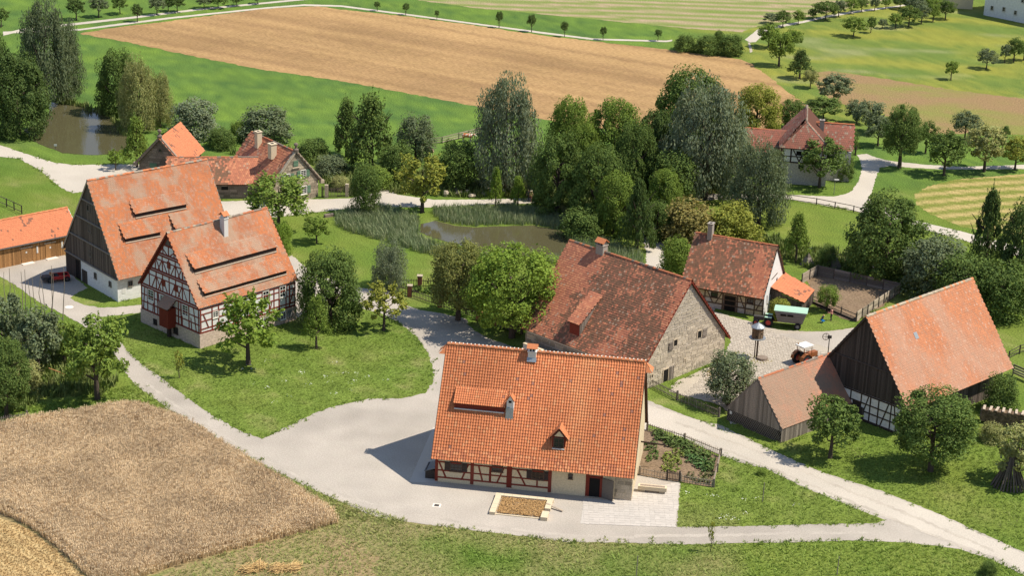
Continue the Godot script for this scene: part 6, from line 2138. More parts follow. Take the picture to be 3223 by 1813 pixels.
	for q in [[67.9, -412.9, 4.1, 5.1, "largest round tree alone on the yellow meadow"], [72.1, -417.2, 3.4, 2.1, "slim tree right of the largest meadow tree"], [75.2, -421.8, 2, 2.2, "low tree, first of the slanting meadow row"], [78, -422.2, 3.2, 3.2, "second tree of the slanting meadow row"],
		[81.2, -424.6, 4.3, 4.4, "third and broad tree of the slanting meadow row"], [84.4, -427.8, 4.1, 3.5, "fourth tree of the slanting meadow row"], [87.3, -430.2, 3.9, 2.7, "fifth tree of the slanting meadow row"], [90.5, -433.1, 4.1, 3.6, "last tree of the slanting meadow row before the cream house"],
		[90.3, -389.2, 3.9, 4, "lone round tree with its shadow on the right meadow"], [81.6, -379.5, 3.6, 2.4, "single upright small tree in the middle of the yellow meadow"], [97.1, -396.1, 4.7, 3.6, "left of the two trees at the meadow's right edge"], [95.1, -395.1, 3.7, 2, "short bushy tree at the meadow's right side"], [99.4, -397.7, 3.9, 2.7, "tree cut by the right edge on the meadow"],
		[64.2, -428.2, 4, 5.2, "broad tree beside the upper road"], [67.4, -431.5, 3.7, 3.1, "upper road tree right of the broad one"], [70.6, -435.5, 3.2, 3.1, "third tree along the upper road"], [73.2, -437.6, 3, 2.8, "fourth tree along the upper road"], [76.3, -439.3, 2.9, 2.4, "fifth tree along the upper road"], [79.1, -441.8, 2.5, 2.3, "sixth tree along the upper road"], [82.3, -442.3, 2.8, 4.2, "bushy tree where the upper road leaves the picture"],
		[85.1, -439.6, 3.3, 4.3, "tree behind the slanting row near the cream house"], [89.3, -443.5, 2.8, 4.4, "tall tree left of the cream house"],
		[54.2, -419.8, 3.4, 3, "left tree of the cluster above the upper road"], [52, -422.4, 2.2, 3.8, "low bushy tree at the left end of the upper road cluster"], [57.8, -423, 2.9, 2.5, "right tree of the cluster above the upper road"], [61.5, -428.5, 2.2, 2, "small tree between the cluster and the broad roadside tree"]]:
		tree("orchard_tree", "apple", ["leaf_mid", "leaf_dark", "leaf_grey"][k % 3], q[0], q[1], q[2], q[3], q[4], g, 0.2)
		k += 1
	for q in [[32.2, -395.1, 3.7, 4.9, "left third of the hedge island by the stubble field corner"], [36.3, -393.7, 4, 5.5, "middle of the hedge island by the stubble field corner"], [40.9, -393.1, 4.6, 5.9, "right end of the hedge island by the stubble field corner"], [39.1, -399.6, 3.7, 2.4, "upright bush rising out of the hedge island"]]:
		tree("hedge_shrub", "shrub", "leaf_dark", q[0], q[1], q[2], q[3], q[4], "bushes of the hedge island")
	# roadside trees, top left
	g = "trees along the upper left road"
	k = 0
	for q in [[-101.9, -393.7, 3.8, 3.4, "tree at the left edge above the left road"], [-88.9, -401.9, 4.4, 3.8, "first full tree right of the huge willow"], [-85.1, -405.1, 4.2, 3.7, "second full tree right of the huge willow"], [-81.5, -408.7, 3.6, 3.4, "third full tree right of the huge willow"], [-76.8, -402.2, 3.7, 2.4, "grey slim tree standing between the two left roads"], [-74.1, -409.2, 3.8, 3.4, "fifth tree along the upper left road"], [-72.5, -413.2, 2.6, 2.3, "thin grey tree along the upper left road"],
		[-70.5, -412.4, 3.4, 3.4, "seventh tree along the upper left road"], [-65.7, -416.6, 2.8, 3.6, "eighth tree along the upper left road"], [-62.9, -417.5, 2.8, 3.8, "ninth tree along the upper left road"], [-59.4, -420.1, 2.5, 2.8, "tenth tree along the upper left road"], [-55.5, -423.1, 2.2, 2.5, "last tree of the upper left road row"]]:
		tree("roadside_tree", "apple", ["leaf_dark", "leaf_deep", "leaf_grey"][k % 3], q[0], q[1], q[2], q[3], q[4], g, 0.24)
		k += 1
	g = "young trees along the field road"
	k = 0
	for q in [[-30.2, -420.5, 2, 1.4, "first young tree on the field road from the left"], [-24.1, -417.7, 2.5, 1.6, "second young tree on the field road"], [-17.5, -414.4, 2, 1.1, "thin third young tree on the field road"], [-4.6, -409.2, 3.4, 1.7, "fullest young tree on the field road, fourth of the row"], [2, -406.4, 3.6, 1.8, "fifth young tree on the field road"], [8.6, -403.2, 3.1, 1.5, "sixth young tree on the field road"], [16.3, -401.7, 2.7, 1.4, "thin seventh young tree on the field road"], [27.3, -402.5, 2.4, 1.5, "last young tree on the field road before the hedge island"]]:
		tree("avenue_tree", "apple", "leaf_deep", q[0], q[1], q[2], q[3], q[4], g, 0.34)
		k += 1
	# the green between the houses
	tree("apple_tree", "open", "leaf_bright", -31, -225.6, 9, 8.1, "open-crowned apple tree before the half-timbered house's long wall", "", 0.12)
	tree("lime_tree", "giant", "leaf_dark", -22.7, -239.9, 9.9, 7.6, "dense round dark tree right of the half-timbered house", "", 0.03)
	tree("pear_tree", "cone", "leaf_mid", -23.5, -231.4, 7, 3.3, "small conical tree in front of the dense round one", "", 0.2)
	tree("young_tree", "sapling", "leaf_yellow", -38.4, -220.6, 3.5, 2.1, "thin sapling on the lawn near the path left of the apple tree", "", 0.05)
	tree("cherry_tree", "apple", "leaf_mid", -27.5, -270.8, 3.9, 3.8, "small round tree alone on the pond lawn", "", 0.2)
	tree("willow_bush", "willow", "leaf_silver", -16.1, -253.8, 6.3, 4.8, "grey narrow-leaved shrub at the garden fence by the pond lawn", "", 0.02)
	tree("pear_tree", "open", "leaf_yellow", -15.8, -238.3, 6.3, 5.6, "young yellowish tree with a red band on its trunk at the path edge", "", 0.16)
	tree("cherry_tree", "apple", "leaf_mid", -33.6, -277.2, 7.7, 8.6, "spreading tree between the big barn and the gabled farmhouse", "", 0.16)
	tree("hazel_bush", "shrub", "leaf_bright", -31.6, -265.6, 5.1, 2.8, "bright bush behind the right end of the half-timbered house", "")
	tree("walnut_tree", "giant", "leaf_bright", 0.2, -237.5, 12.3, 11.3, "great bright green walnut tree over the path before the mossy roof", "", 0.10)
	tree("chestnut_tree", "giant", "leaf_olive_green", -6.7, -243, 10.8, 7.6, "dark tree with browning leaves left of the great walnut", "", 0.12)
	# left orchard
	g = "trees of the wild left orchard"
	tree("apple_tree", "apple", "leaf_mid", -46.5, -213.5, 10.1, 7.7, "bushy apple tree by the path, rightmost of the left orchard", g, 0.14)
	tree("apple_tree", "apple", "leaf_grey", -54.7, -219.9, 8.2, 6, "grey-green orchard tree under the bare poles", g, 0.1)
	tree("apple_tree", "giant", "leaf_dark", -55.4, -207.7, 9.5, 5.3, "dark orchard tree above the old grey fence", g, 0.08)
	tree("apple_tree", "apple", "leaf_grey", -59.4, -224.3, 8.5, 5.2, "grey orchard tree at the left edge under the first poles", g, 0.1)
	tree("apple_tree", "apple", "leaf_mid", -52.5, -223.8, 5.2, 4.2, "small orchard tree between the grey one and the path", g, 0.08)
	tree("plum_bush", "shrub", "leaf_olive", -54.9, -215.1, 4.2, 4.3, "olive thicket in the dry grass of the left orchard")
	tree("plum_bush", "shrub", "leaf_dark", -54.8, -226.7, 3.1, 3.8, "dark thicket at the feet of the right-hand poles")
	# right side
	tree("apple_tree", "giant", "leaf_dark", 46.1, -202.7, 9.7, 8.9, "big dark apple tree on a tripod base before the right-hand barn", "", 0.14)
	tree("apple_tree", "apple", "leaf_dark", 35.5, -205.1, 7.2, 5.9, "smaller apple tree before the low board barn", "", 0.16)
	tree("apple_tree", "apple", "leaf_olive", 55, -200.4, 6.5, 5.6, "olive tree at the right edge over the pole tent", "", 0.1)
	tree("elder_bush", "shrub", "leaf_dark", 57.3, -219.9, 5.2, 4.5, "dark bush at the end wall of the right-hand barn")
	tree("elder_bush", "shrub", "leaf_olive", 54.6, -211.3, 2.4, 3.1, "low olive bush in front of the firewood stack")
	tree("alder_tree", "giant", "leaf_dark", 50.9, -265, 12.5, 10.6, "large dark tree behind the corral by the road", "", 0.05)
	tree("alder_tree", "spire", "leaf_deep", 64.2, -264.1, 13.7, 7.1, "dark pointed tree at the right edge behind the barn", "", 0.04)
	tree("alder_tree", "giant", "leaf_deep", 67.7, -257.5, 14.5, 7.4, "deep dark tree at the right edge of the stream wood", "", 0.04)
	tree("hazel_bush", "round", "leaf_grey", 56.4, -258.5, 8.5, 8.8, "grey-green thicket between the large dark tree and the pointed one", "", 0.02)
	tree("hazel_bush", "round", "leaf_dark", 59.6, -254.3, 7.5, 7.9, "dark thicket right behind the ridge of the right-hand barn", "", 0.02)
	tree("hazel_bush", "round", "leaf_dark", 63.9, -251.1, 7.7, 7.8, "dark thicket at the right edge in the barn's shade", "", 0.02)
	tree("hazel_bush", "shrub", "leaf_dark", 53, -265.3, 3.5, 4.9, "dark bush at the corral's back corner", "")
	tree("alder_tree", "cone", "leaf_mid", 39.4, -270.3, 7.3, 3.7, "slim green tree between the stream and the cottage", "", 0.14)
	tree("alder_bush", "round", "leaf_dark", 43.5, -268.3, 3.5, 2.8, "small dark bush behind the corral's back wall", "", 0.04)
	tree("elder_tree", "round", "leaf_mid", 41.2, -251.2, 3.6, 2.8, "small bushy tree at the corral's front rail", "", 0.22)
	tree("olive_bush", "round", "leaf_grey", 25.5, -218.7, 6.6, 6, "grey-green tree in front of the pale stone gable", "", 0.1)
	tree("elder_bush", "shrub", "leaf_yellow", 34.7, -248, 3, 3.2, "yellowish bush between the lean-to and the grey wagon")
	tree("young_tree", "sapling", "leaf_yellow", 20.6, -181.7, 3.5, 1.2, "sapling with white blossoms at the lower path edge", "", 0.05)
	tree("rose_bush", "shrub", "leaf_mid", 27.5, -200, 0.8, 1.1, "tiny bush on the edge of the triangular lawn")
	tree("rose_bush", "shrub", "leaf_dark", 47.5, -179, 1.7, 1.7, "small bush in the bottom right corner beside the path")


# ---------- small plants ----------
func tuft(blades: int, h: float, spread: float, w: float, bend: float) -> ArrayMesh:
	var s := Shape.new()
	for k in blades:
		var a := rng.randf() * TAU
		var r := rng.randf() * spread
		var p := Vector3(cos(a) * r, 0, sin(a) * r)
		var hh := h * (0.65 + rng.randf() * 0.5)
		var lean := Vector3(rng.randfn(), 0, rng.randfn()) * bend
		var side := Vector3(cos(a + 1.3), 0, sin(a + 1.3)) * w
		var tone := 0.75 + rng.randf() * 0.25
		s.col = Color(tone, tone, tone)
		var mid := p + Vector3(0, hh * 0.55, 0) + lean * hh * 0.35
		var tip := p + Vector3(0, hh, 0) + lean * hh
		s.quad(p - side, p + side, mid + side * 0.8, mid - side * 0.8)
		s.tri(mid - side * 0.8, mid + side * 0.8, tip)
	return s.mesh()


func ear(h: float) -> ArrayMesh:   # a clump of ripe stalks with heavy heads
	var s := Shape.new()
	for k in 8:
		var p := Vector3(rng.randf() - 0.5, 0, rng.randf() - 0.5) * 0.32
		var lean := Vector3(rng.randfn(), 0, rng.randfn()) * 0.12
		var a := rng.randf() * TAU
		var side := Vector3(cos(a), 0, sin(a)) * 0.022
		var hh := h * (0.74 + rng.randf() * 0.36)
		var tip := p + Vector3(0, hh, 0) + lean
		s.col = Color(0.9, 0.86, 0.78)
		s.quad(p - side, p + side, tip + side * 0.7, tip - side * 0.7)
		var tone := 0.82 + rng.randf() * 0.18
		s.col = Color(tone, tone, tone)
		for j in 3:
			var q := tip + lean * 0.5 * j - Vector3(0, 0.02 * j * j, 0)
			var b := Vector3(rng.randfn() * 0.5, 1.0 + rng.randf(), rng.randfn() * 0.5).normalized() * 0.085
			s.tri(q - b * 0.9 - side * 1.2, q + b, q - b * 0.7 + side * 1.5)
	return s.mesh()


func sprinkle(called: String, label: String, category: String, m: Mesh, mat: Material, places: PackedVector2Array, tone: Callable, size := 1.0, vary := 0.35) -> void:
	var t: Array = []
	var c: Array = []
	for p in places:
		var k := size * (1.0 - vary * 0.5 + rng.randf() * vary)
		t.append(Transform3D(Basis(Vector3.UP, rng.randf() * TAU) * Basis.from_scale(Vector3(k, k * (0.85 + rng.randf() * 0.3), k)), Vector3(p.x, 0, p.y)))
		c.append(tone.call(p.x, p.y))
	var o := scatter(called, self, m, mat, t, c)
	tag(o, label, category)


func plants() -> void:
	rng.seed = 51
	var oats := pv([-56.7, -204.3, -55.5, -204.6, -52.9, -206.7, -48.8, -208.8, -43.8, -211.7, -41.3, -211.7, -35.7, -208.2, -30.4, -201.9, -25.4, -196.3, -20.5, -190.7, -17.5, -187.3, -16.6, -184.9, -18.4, -183.6, -22.7, -180.7, -26.9, -177.8, -31.5, -174.4, -34.8, -171.3, -38.3, -171, -43.8, -178.4, -47.3, -182.1, -50.5, -184.5, -52.1, -186.1])
	var inner: PackedVector2Array = Geometry2D.offset_polygon(oats, -0.7)[0]
	var grown: Array = []
	var tint: Array = []
	for p in within(oats, 0.15):
		var across := p.y * 0.72 - p.x * 0.69
		var along := p.x * 0.72 + p.y * 0.69
		var lane := absf(fposmod(across + 0.35 * noise.get_noise_1d(along * 6.0), 3.4) - 1.7)
		if lane < 0.13 + 0.2 * fine.get_noise_2d(along * 0.3, floorf(across / 3.4) * 9.0) and noise.get_noise_2d(along * 4.0, floorf(across / 3.4) * 50.0) > 0.02:
			continue
		var size := 0.9 + 0.14 * noise.get_noise_2d(p.x * 14.0, p.y * 14.0) + (rng.randf() - 0.5) * 0.3
		if not Geometry2D.is_point_in_polygon(p, inner):
			if rng.randf() < 0.45:
				continue
			size *= 0.5 + rng.randf() * 0.45
		if noise.get_noise_2d(p.x * 9.0 + p.y * 6.0, p.y * 2.0 - p.x) < -0.36 and rng.randf() < 0.5:
			size *= 0.75
		grown.append(Transform3D(Basis(Vector3.UP, rng.randf() * TAU) * Basis.from_scale(Vector3(1.0, size, 1.0)), Vector3(p.x, 0, p.y)))
		var n := 0.5 + 0.9 * noise.get_noise_2d(p.x * 6.0, p.y * 6.0) + 0.5 * (rng.randf() - 0.5)
		tint.append(Color(0.86, 0.68, 0.44).lerp(Color(0.66, 0.505, 0.32), clampf(n, 0.0, 1.0)))
	var oat := scatter("ripe_oats", self, ear(1.15), M.straw, grown, tint)
	tag(oat, "square field of ripe brown oats in the lower left", "grain field")
	var reed_tone := func(x: float, z: float) -> Color:
		return Color(0.20, 0.265, 0.125).lerp(Color(0.36, 0.375, 0.21), rng.randf() * 0.8 + 0.2 * fine.get_noise_2d(x, z))
	var reed := tuft(13, 1.25, 0.42, 0.03, 0.25)
	sprinkle("reeds", "broad reed bed on the left side of the middle pond", "reeds", reed, M.reed, within(pv([-25.9, -281.7, -24.2, -286, -19.7, -287.5, -14.1, -283.1, -13.7, -278.1, -13.3, -274, -11.3, -271.7, -7.8, -269, -3.2, -267.5, -3.6, -265.5, -7.7, -266, -12.8, -268.4, -18.6, -272.9, -23.4, -276.2, -25.5, -278.8]), 0.48), reed_tone)
	reed = tuft(12, 1.3, 0.42, 0.03, 0.28)
	sprinkle("reeds", "reed fringe along the far bank of the middle pond", "reeds", reed, M.reed, within(pv([-12, -287.5, -6.8, -288.9, 0.3, -289.8, 8.6, -290.8, 9, -284.4, 7.5, -280.6, 2.9, -282.6, -2.5, -281.7, -6, -280.8, -8.9, -281.7, -11.5, -283.1]), 0.5), reed_tone)
	reed = tuft(12, 1.1, 0.42, 0.03, 0.28)
	sprinkle("reeds", "reeds on the near pond bank behind the mossy roof", "reeds", reed, M.reed, within(pv([2.2, -266.8, 6.8, -268.3, 8.3, -275, 7.5, -279.7, 10.7, -279.1, 15.1, -274.4, 17.7, -271.2, 18.4, -267.1, 14.7, -264.2, 10.3, -262.1, 6, -265.2, 2.7, -265.8]), 0.6), reed_tone)
	var weed := crown("shrub", 3)
	var weed_tone := func(_x: float, _z: float) -> Color:
		return Color(0.16, 0.215, 0.055).lerp(Color(0.34, 0.34, 0.12), rng.randf() * rng.randf())
	var wild := tuft(14, 0.9, 0.6, 0.09, 0.4)
	for q in [[pv([-46.7, -312, -38.5, -317.2, -29.7, -312, -24.6, -304, -23.7, -294.3, -28, -295.3, -31.1, -307.5, -38.1, -314.3]), "weeds and low growth behind the far farm"], [pv([-26.4, -303.8, -18.4, -304.8, -13, -307.6, -5.3, -300.2, 3.8, -299.3, 3.9, -295.9, -7, -294.4, -17.8, -295, -21.6, -298.2]), "undergrowth between the middle clump and the pond road"], [pv([-4.1, -300.4, 25.3, -312.6, 37.1, -303.5, 24.5, -298.8, 19, -285.6, 15.3, -279.7, 10.2, -284.5, 5, -293.5]), "dark undergrowth in the middle wood"],
		[pv([34.5, -282.8, 39.8, -278.6, 45.5, -274.4, 47.9, -267.9, 42.1, -265.7, 38.8, -270.2, 34.6, -278]), "wild growth along the stream behind the cottage"], [pv([46.6, -274.5, 50.5, -266.6, 55.6, -258.5, 61.7, -256.8, 68.5, -251.6, 72, -267.4, 62.4, -274.6, 52.4, -275.2]), "undergrowth of the stream wood on the right"], [pv([-63, -231.1, -58.8, -238.3, -52.5, -229.5, -48.6, -222.3, -45.2, -219, -46.5, -214.2, -52.3, -213.6, -53.9, -209, -57.4, -208.7]), "dry wild growth in the left orchard"], [pv([-78.5, -341.8, -70.2, -334.6, -66.7, -330.6, -63.4, -323.7, -63.5, -320.1, -69, -332.3, -75.5, -337.5, -80.1, -340]), "bank growth on the far side of the left pond"], [pv([23.7, -286.2, 29.6, -286.9, 34.6, -283.8, 33.5, -278.2, 25.3, -275.5, 21.8, -265, 21.2, -271.6]), "growth between the pond path and the cottage"]]:
		sprinkle("undergrowth", q[1], "undergrowth", wild, M.reed, within(q[0], 0.75), weed_tone, 1.0, 0.7)
	# long grass on verges, short tufts on the lawns
	var blade := tuft(10, 0.17, 0.26, 0.03, 0.7)
	var grass_tone := func(x: float, z: float) -> Color:
		return lawn_tone(x, z) * (0.8 + 0.5 * rng.randf())
	var verge_tone := func(x: float, z: float) -> Color:
		return green(x, z).lerp(Color(0.19, 0.27, 0.05), 0.5) * (1.0 + 0.5 * rng.randf())
	sprinkle("grass", "short lawn grass on the round green before the half-timbered house", "grass", blade, M.reed, within(pv([-51.4, -239.2, -46.6, -241.4, -37.7, -230.6, -27, -240.2, -20.7, -245.8, -16.5, -244.1, -13.8, -240.9, -11.5, -236.3, -10, -231.8, -9.1, -226.8, -8.8, -222.5, -9.6, -218.9, -12.3, -217.1, -15.9, -216.7, -20.2, -213.8, -23, -210.2, -25.2, -206.7, -26.6, -204.6, -29.6, -206.6, -33.8, -211.4, -39.1, -218.8, -43.7, -224.8, -46.1, -228.7, -48.2, -233.4]), 0.42), grass_tone, 0.8, 0.8)
	sprinkle("grass", "rough grass on the triangular lawn between the two paths", "grass", blade, M.reed, within(pv([18.7, -197.3, 21.9, -196.1, 23.6, -204.3, 28.1, -201.7, 31.6, -197.4, 35.3, -193.9, 38.9, -190.1, 38.1, -189.4, 25, -187.7, 17.6, -186.9]), 0.42), grass_tone, 1.0, 0.8)
	sprinkle("grass", "rough meadow grass along the bottom of the picture", "grass", blade, M.reed, within(pv([-16.7, -187.3, -13.1, -186.6, -5.6, -184.6, 2.4, -183.4, 13, -182.7, 22, -183.3, 35.5, -185.2, 40.8, -185, 45.6, -184.1, 48.9, -182.1, 50.5, -179, 50.2, -178, -33, -171.5, -26.9, -177.6, -18.4, -183.4]), 0.42), verge_tone, 1.0, 0.8)
	sprinkle("grass", "grass under the apple trees on the right", "grass", blade, M.reed, within(pv([30.2, -206.9, 40.1, -214.3, 44.6, -211.5, 53.9, -215.6, 58.8, -213.8, 52.4, -185, 49.4, -187.7, 44.9, -192.8, 40.1, -197.4, 34.6, -201.3]), 0.5), grass_tone, 0.9, 0.8)
	sprinkle("grass", "verge of long grass between the path and the oats", "grass", blade, M.reed, within(pv([-43.6, -218, -40.6, -214.9, -37.6, -210.9, -34.3, -206.9, -30.5, -202.7, -25.5, -197.7, -21.1, -193.5, -16.7, -189.8, -9.6, -186, -10.6, -185.1, -16.9, -186.3, -20.9, -191.5, -25.7, -196.9, -30.8, -202.5, -36.1, -208.9, -41.6, -212.4, -44.3, -212.3, -47.9, -210.1, -52.6, -207.4, -54, -211.2, -48.7, -214]), 0.36), verge_tone, 1.2, 0.8)
	var ragged := tuft(12, 0.24, 0.35, 0.03, 0.8)
	var rim := PackedVector2Array()
	for q in [pv([-51.4, -239.2, -50.5, -237.2, -48.2, -233.4, -46.1, -228.7, -43.7, -224.8, -39.1, -218.8, -33.8, -211.4, -29.6, -206.6, -26.6, -204.6, -25.2, -206.7, -23, -210.2, -20.2, -213.8, -15.9, -216.7, -12.3, -217.1, -9.6, -218.9, -8.8, -222.5, -9.1, -226.8, -10, -231.8, -11.5, -236.3, -13.8, -240.9, -16.5, -244.1, -19.8, -246.4]), pv([-16.7, -189.8, -13.1, -186.8, -9.6, -185.8, -5.6, -185, -1.6, -184.2, 2.4, -183.6, 6.4, -182.7, 13, -183, 17.9, -183.1, 22, -183.6, 30, -184.6, 35.5, -185.4, 40.8, -185.3, 45.6, -184.4, 48.6, -182.2, 51, -179.3]), pv([-46.2, -224.5, -43.4, -218.7, -40.6, -214.9, -37.6, -210.9, -34.3, -206.9, -30.5, -202.7, -25.5, -197.7, -21.1, -193.5, -16.7, -189.8]), pv([17.6, -186.9, 25, -187.7, 31.9, -188.7, 38.1, -189.4, 39.2, -190.2, 35.3, -193.9, 31.6, -197.4, 28.1, -201.7, 25.1, -203.2, 19.7, -209.1]), pv([22.3, -213.8, 27.4, -208.8, 31.8, -203.7, 34.6, -200.9, 40, -197, 44.8, -192.4, 49.3, -187.4, 52.2, -184.1]), pv([-82.4, -313.1, -77.1, -308.7, -71.5, -304.4, -68.5, -303.7, -58.7, -305.2]), pv([-65.5, -289.5, -68.6, -292.9, -73.1, -300.5, -77.4, -305.8, -80.8, -306.6]), pv([-41.9, -280.9, -34.2, -281.8, -25.5, -286.5, -20.2, -288.2, -11.9, -289.1, 3.4, -292.9]), pv([41.4, -299.3, 45.7, -297.7, 51, -295, 59.1, -288.3, 65.1, -283, 69.5, -278.5]), pv([-46.3, -238.5, -37.7, -230.2, -26.8, -239.9]), pv([-54.8, -249.7, -50.1, -244.7, -47.5, -246]), pv([19, -223, 26.2, -233.1]), pv([40.1, -216.4, 44.1, -211.5, 54.6, -218.9]), pv([25, -214.7, 30.2, -207.9, 39.7, -215]), pv([34.4, -245.2, 37.8, -248.4, 39.7, -250]), pv([-43.7, -288.8, -35.2, -289.9, -29.3, -291.4]), pv([44.5, -247.3, 52, -258.8])]:
		for k in q.size() - 1:
			var n := int(q[k].distance_to(q[k + 1]) * 3.2)
			var side: Vector2 = (q[k + 1] - q[k]).orthogonal().normalized()
			for j in n:
				var p: Vector2 = q[k].lerp(q[k + 1], rng.randf()) + side * rng.randfn() * 0.28
				if fine.get_noise_2d(p.x * 0.8, p.y * 0.8) > -0.12:
					rim.append(p)
	sprinkle("grass", "ragged grass tufts along the edges of the paths and roads", "grass", ragged, M.reed, rim, verge_tone, 1.0, 0.9)
	# straw-coloured stubble in the corner, flowers in the meadows
	var stub := tuft(6, 0.2, 0.2, 0.03, 0.3)
	sprinkle("stubble_stalks", "cut golden stalks in the reaped corner strip", "stubble", stub, M.straw, within(pv([-51, -183.5, -47.1, -181.4, -43.6, -177.6, -38.7, -171, -47.7, -170.3]), 0.3), func(x: float, z: float) -> Color: return gold_tone(x, z))
	var bloom := Shape.new()
	for k in 6:
		var p := Vector3(rng.randf() - 0.5, 0.35 + rng.randf() * 0.15, rng.randf() - 0.5) * Vector3(0.8, 1, 0.8)
		bloom.quad(p, p + Vector3(0.07, 0.02, 0), p + Vector3(0.07, 0.03, 0.07), p + Vector3(0, 0.01, 0.07))
	var white := PackedVector2Array()
	for q in [pv([-33.9, -223.8, -23.1, -228.6, -14, -222, -17.3, -217, -25.8, -211.6]), pv([18, -194.8, 26.3, -194.6, 34.3, -191.5, 25.7, -188.1, 18.3, -187.5]), pv([-15.9, -265.7, -11.6, -267.9, -10.7, -259.8, -14.9, -259.3]), pv([-27.7, -268.6, -25.6, -269.7, -25.3, -266.3, -27.4, -266.1])]:
		for p in within(q, 1.1):
			if rng.randf() < 0.13:
				white.append(p)
	sprinkle("white_flowers", "scattered small white flowers in the lawns", "flowers", bloom.mesh(), M.petal, white, func(_x: float, _z: float) -> Color: return Color(0.7, 0.7, 0.62))
	# vegetable garden
	var leaves := Shape.new()
	for k in 22:
		var a := rng.randf() * TAU
		leaf(leaves, Vector3(cos(a) * 0.3, 0.12 + rng.randf() * 0.3, sin(a) * 0.3), Vector3(cos(a) * 0.4, 0.8, sin(a) * 0.4), 0.26, 1.2, 0.7 + rng.randf() * 0.3)
	var cabbage := leaves.mesh()
	for q in [[pv([16.3, -210.5, 19.7, -207.6, 22.9, -204.2, 22.1, -199.1, 21, -202, 18.7, -205.9, 16.2, -208.3]), "dark bean plants along the lane side of the vegetable garden", Color(0.11, 0.165, 0.045), 1.1], [pv([16.7, -201.6, 18.2, -205.9, 19.4, -203.9, 18.5, -199.8, 17.4, -198.7]), "pale lettuce rows in the vegetable garden", Color(0.22, 0.27, 0.06), 0.8], [pv([19.3, -205.4, 21.9, -202.6, 21.3, -200, 19.8, -202.4]), "broad cabbage leaves in the vegetable garden", Color(0.09, 0.17, 0.055), 1.1], [pv([19.7, -198.9, 21.9, -199.6, 21.9, -197.1, 19.9, -197.7]), "low herbs in the garden's corner", Color(0.14, 0.15, 0.06), 0.9], [pv([15.2, -206.7, 16.6, -207.3, 16.8, -202.6, 15.4, -202]), "sparse seedlings near the farmhouse wall", Color(0.10, 0.16, 0.04), 0.7], [pv([-14.5, -252.9, -9.8, -252.2, -4.9, -245.3, -3.4, -248.4, -9.3, -254]), "flowering garden plants behind the pillared fence", Color(0.10, 0.16, 0.03), 1.3]]:
		var base: Color = q[2]
		sprinkle("garden_plants", q[1], "plants", cabbage, M.reed, within(q[0], 0.6), func(_x: float, _z: float) -> Color: return base * (0.75 + rng.randf() * 0.6), q[3], 0.6)


# ---------- the setting ----------
func fields() -> void:
	sheet("stubble_field", pv([-85.8, -390.5, -81.8, -395.3, -72.6, -402.5, -63.2, -410.7, -53.4, -418.8, -42.8, -423, -37.7, -420.7, -23.6, -416.3, -9.7, -410.5, 3.9, -403.9, 14.4, -400.4, 31.8, -394.4, 43.1, -389.6, 44.6, -385.6, 47.8, -372.6, 51, -358.7, 52, -350.4, 40.4, -337.5, 19.9, -333.7, 6.1, -339.3, -7.8, -347.5, -19.8, -354.5, -32.3, -361.4, -49, -368.4, -64.6, -377.8, -74.9, -384.6]), 0.05, M.stubble, stubble_tone, 2.0, 0.7, -0.511)
	sheet("striped_field", pv([-33, -435.9, -22.9, -432.8, -10.2, -427.1, 9.3, -421.9, 33.2, -415.2, 45.1, -413.5, 49, -419.6, 59.5, -429.3, 82.1, -452.2, 83, -457.4]), 0.05, M.earth, striped_field_tone, 2.0, 0.5)
	sheet("brown_field", pv([55.8, -381.4, 59.1, -383.1, 68.5, -378.7, 77.6, -373.2, 94.5, -366.4, 89, -342.1, 78.8, -342.2, 71.5, -339.7, 66.2, -348.7, 63.5, -354.2, 58.1, -358.3, 55.2, -365.2, 55, -373.4]), 0.05, M.earth, brown_field_tone, 2.0, 0.8)
	sheet("mown_field", pv([61.8, -304.5, 64.6, -309, 69.8, -313.5, 83.7, -318.8, 76, -285, 66.3, -289.2, 62.4, -295, 61.3, -299.4]), 0.05, M.earth, mown_field_tone, 0.8, 0.4)
	sheet("oat_field_soil", pv([-56.6, -203.9, -52.8, -206.2, -43.7, -211.3, -41.3, -211.3, -35.6, -207.8, -25.3, -196, -17.4, -187, -18.4, -183.4, -31.4, -174.1, -34.8, -171.1, -48, -170]), 0.05, M.earth, dry_tone, 1.5, 0.3)
	sheet("reaped_strip", pv([-51.6, -184.2, -47.1, -181.5, -43.7, -177.7, -38.3, -170.4, -47.9, -169.7]), 0.08, M.stubble, gold_tone, 0.5, 0.3, -0.82)
	sheet("dry_verge", pv([-33, -171.5, -31.4, -174.1, -26.9, -177.6, -22.7, -180.4, -18.4, -183.2, -15.6, -182.5, -11.7, -178.1, -12.5, -173.1]), 0.05, M.earth, dry_tone, 0.8, 1.0)
	sheet("corral_soil", pv([40.1, -263, 41.8, -265.6, 52, -259.1, 48.6, -253.2, 44.5, -247.6, 42.8, -248.9, 40.1, -253]), 0.09, M.earth, soil_tone, 0.6, 0.3)
	sheet("garden_soil", pv([14.9, -211.5, 15.7, -210.7, 19.7, -207.9, 23.4, -204.2, 21.9, -196.5, 18.6, -197.5, 14.1, -198.9]), 0.22, M.earth, soil_tone, 0.5, 0.2)


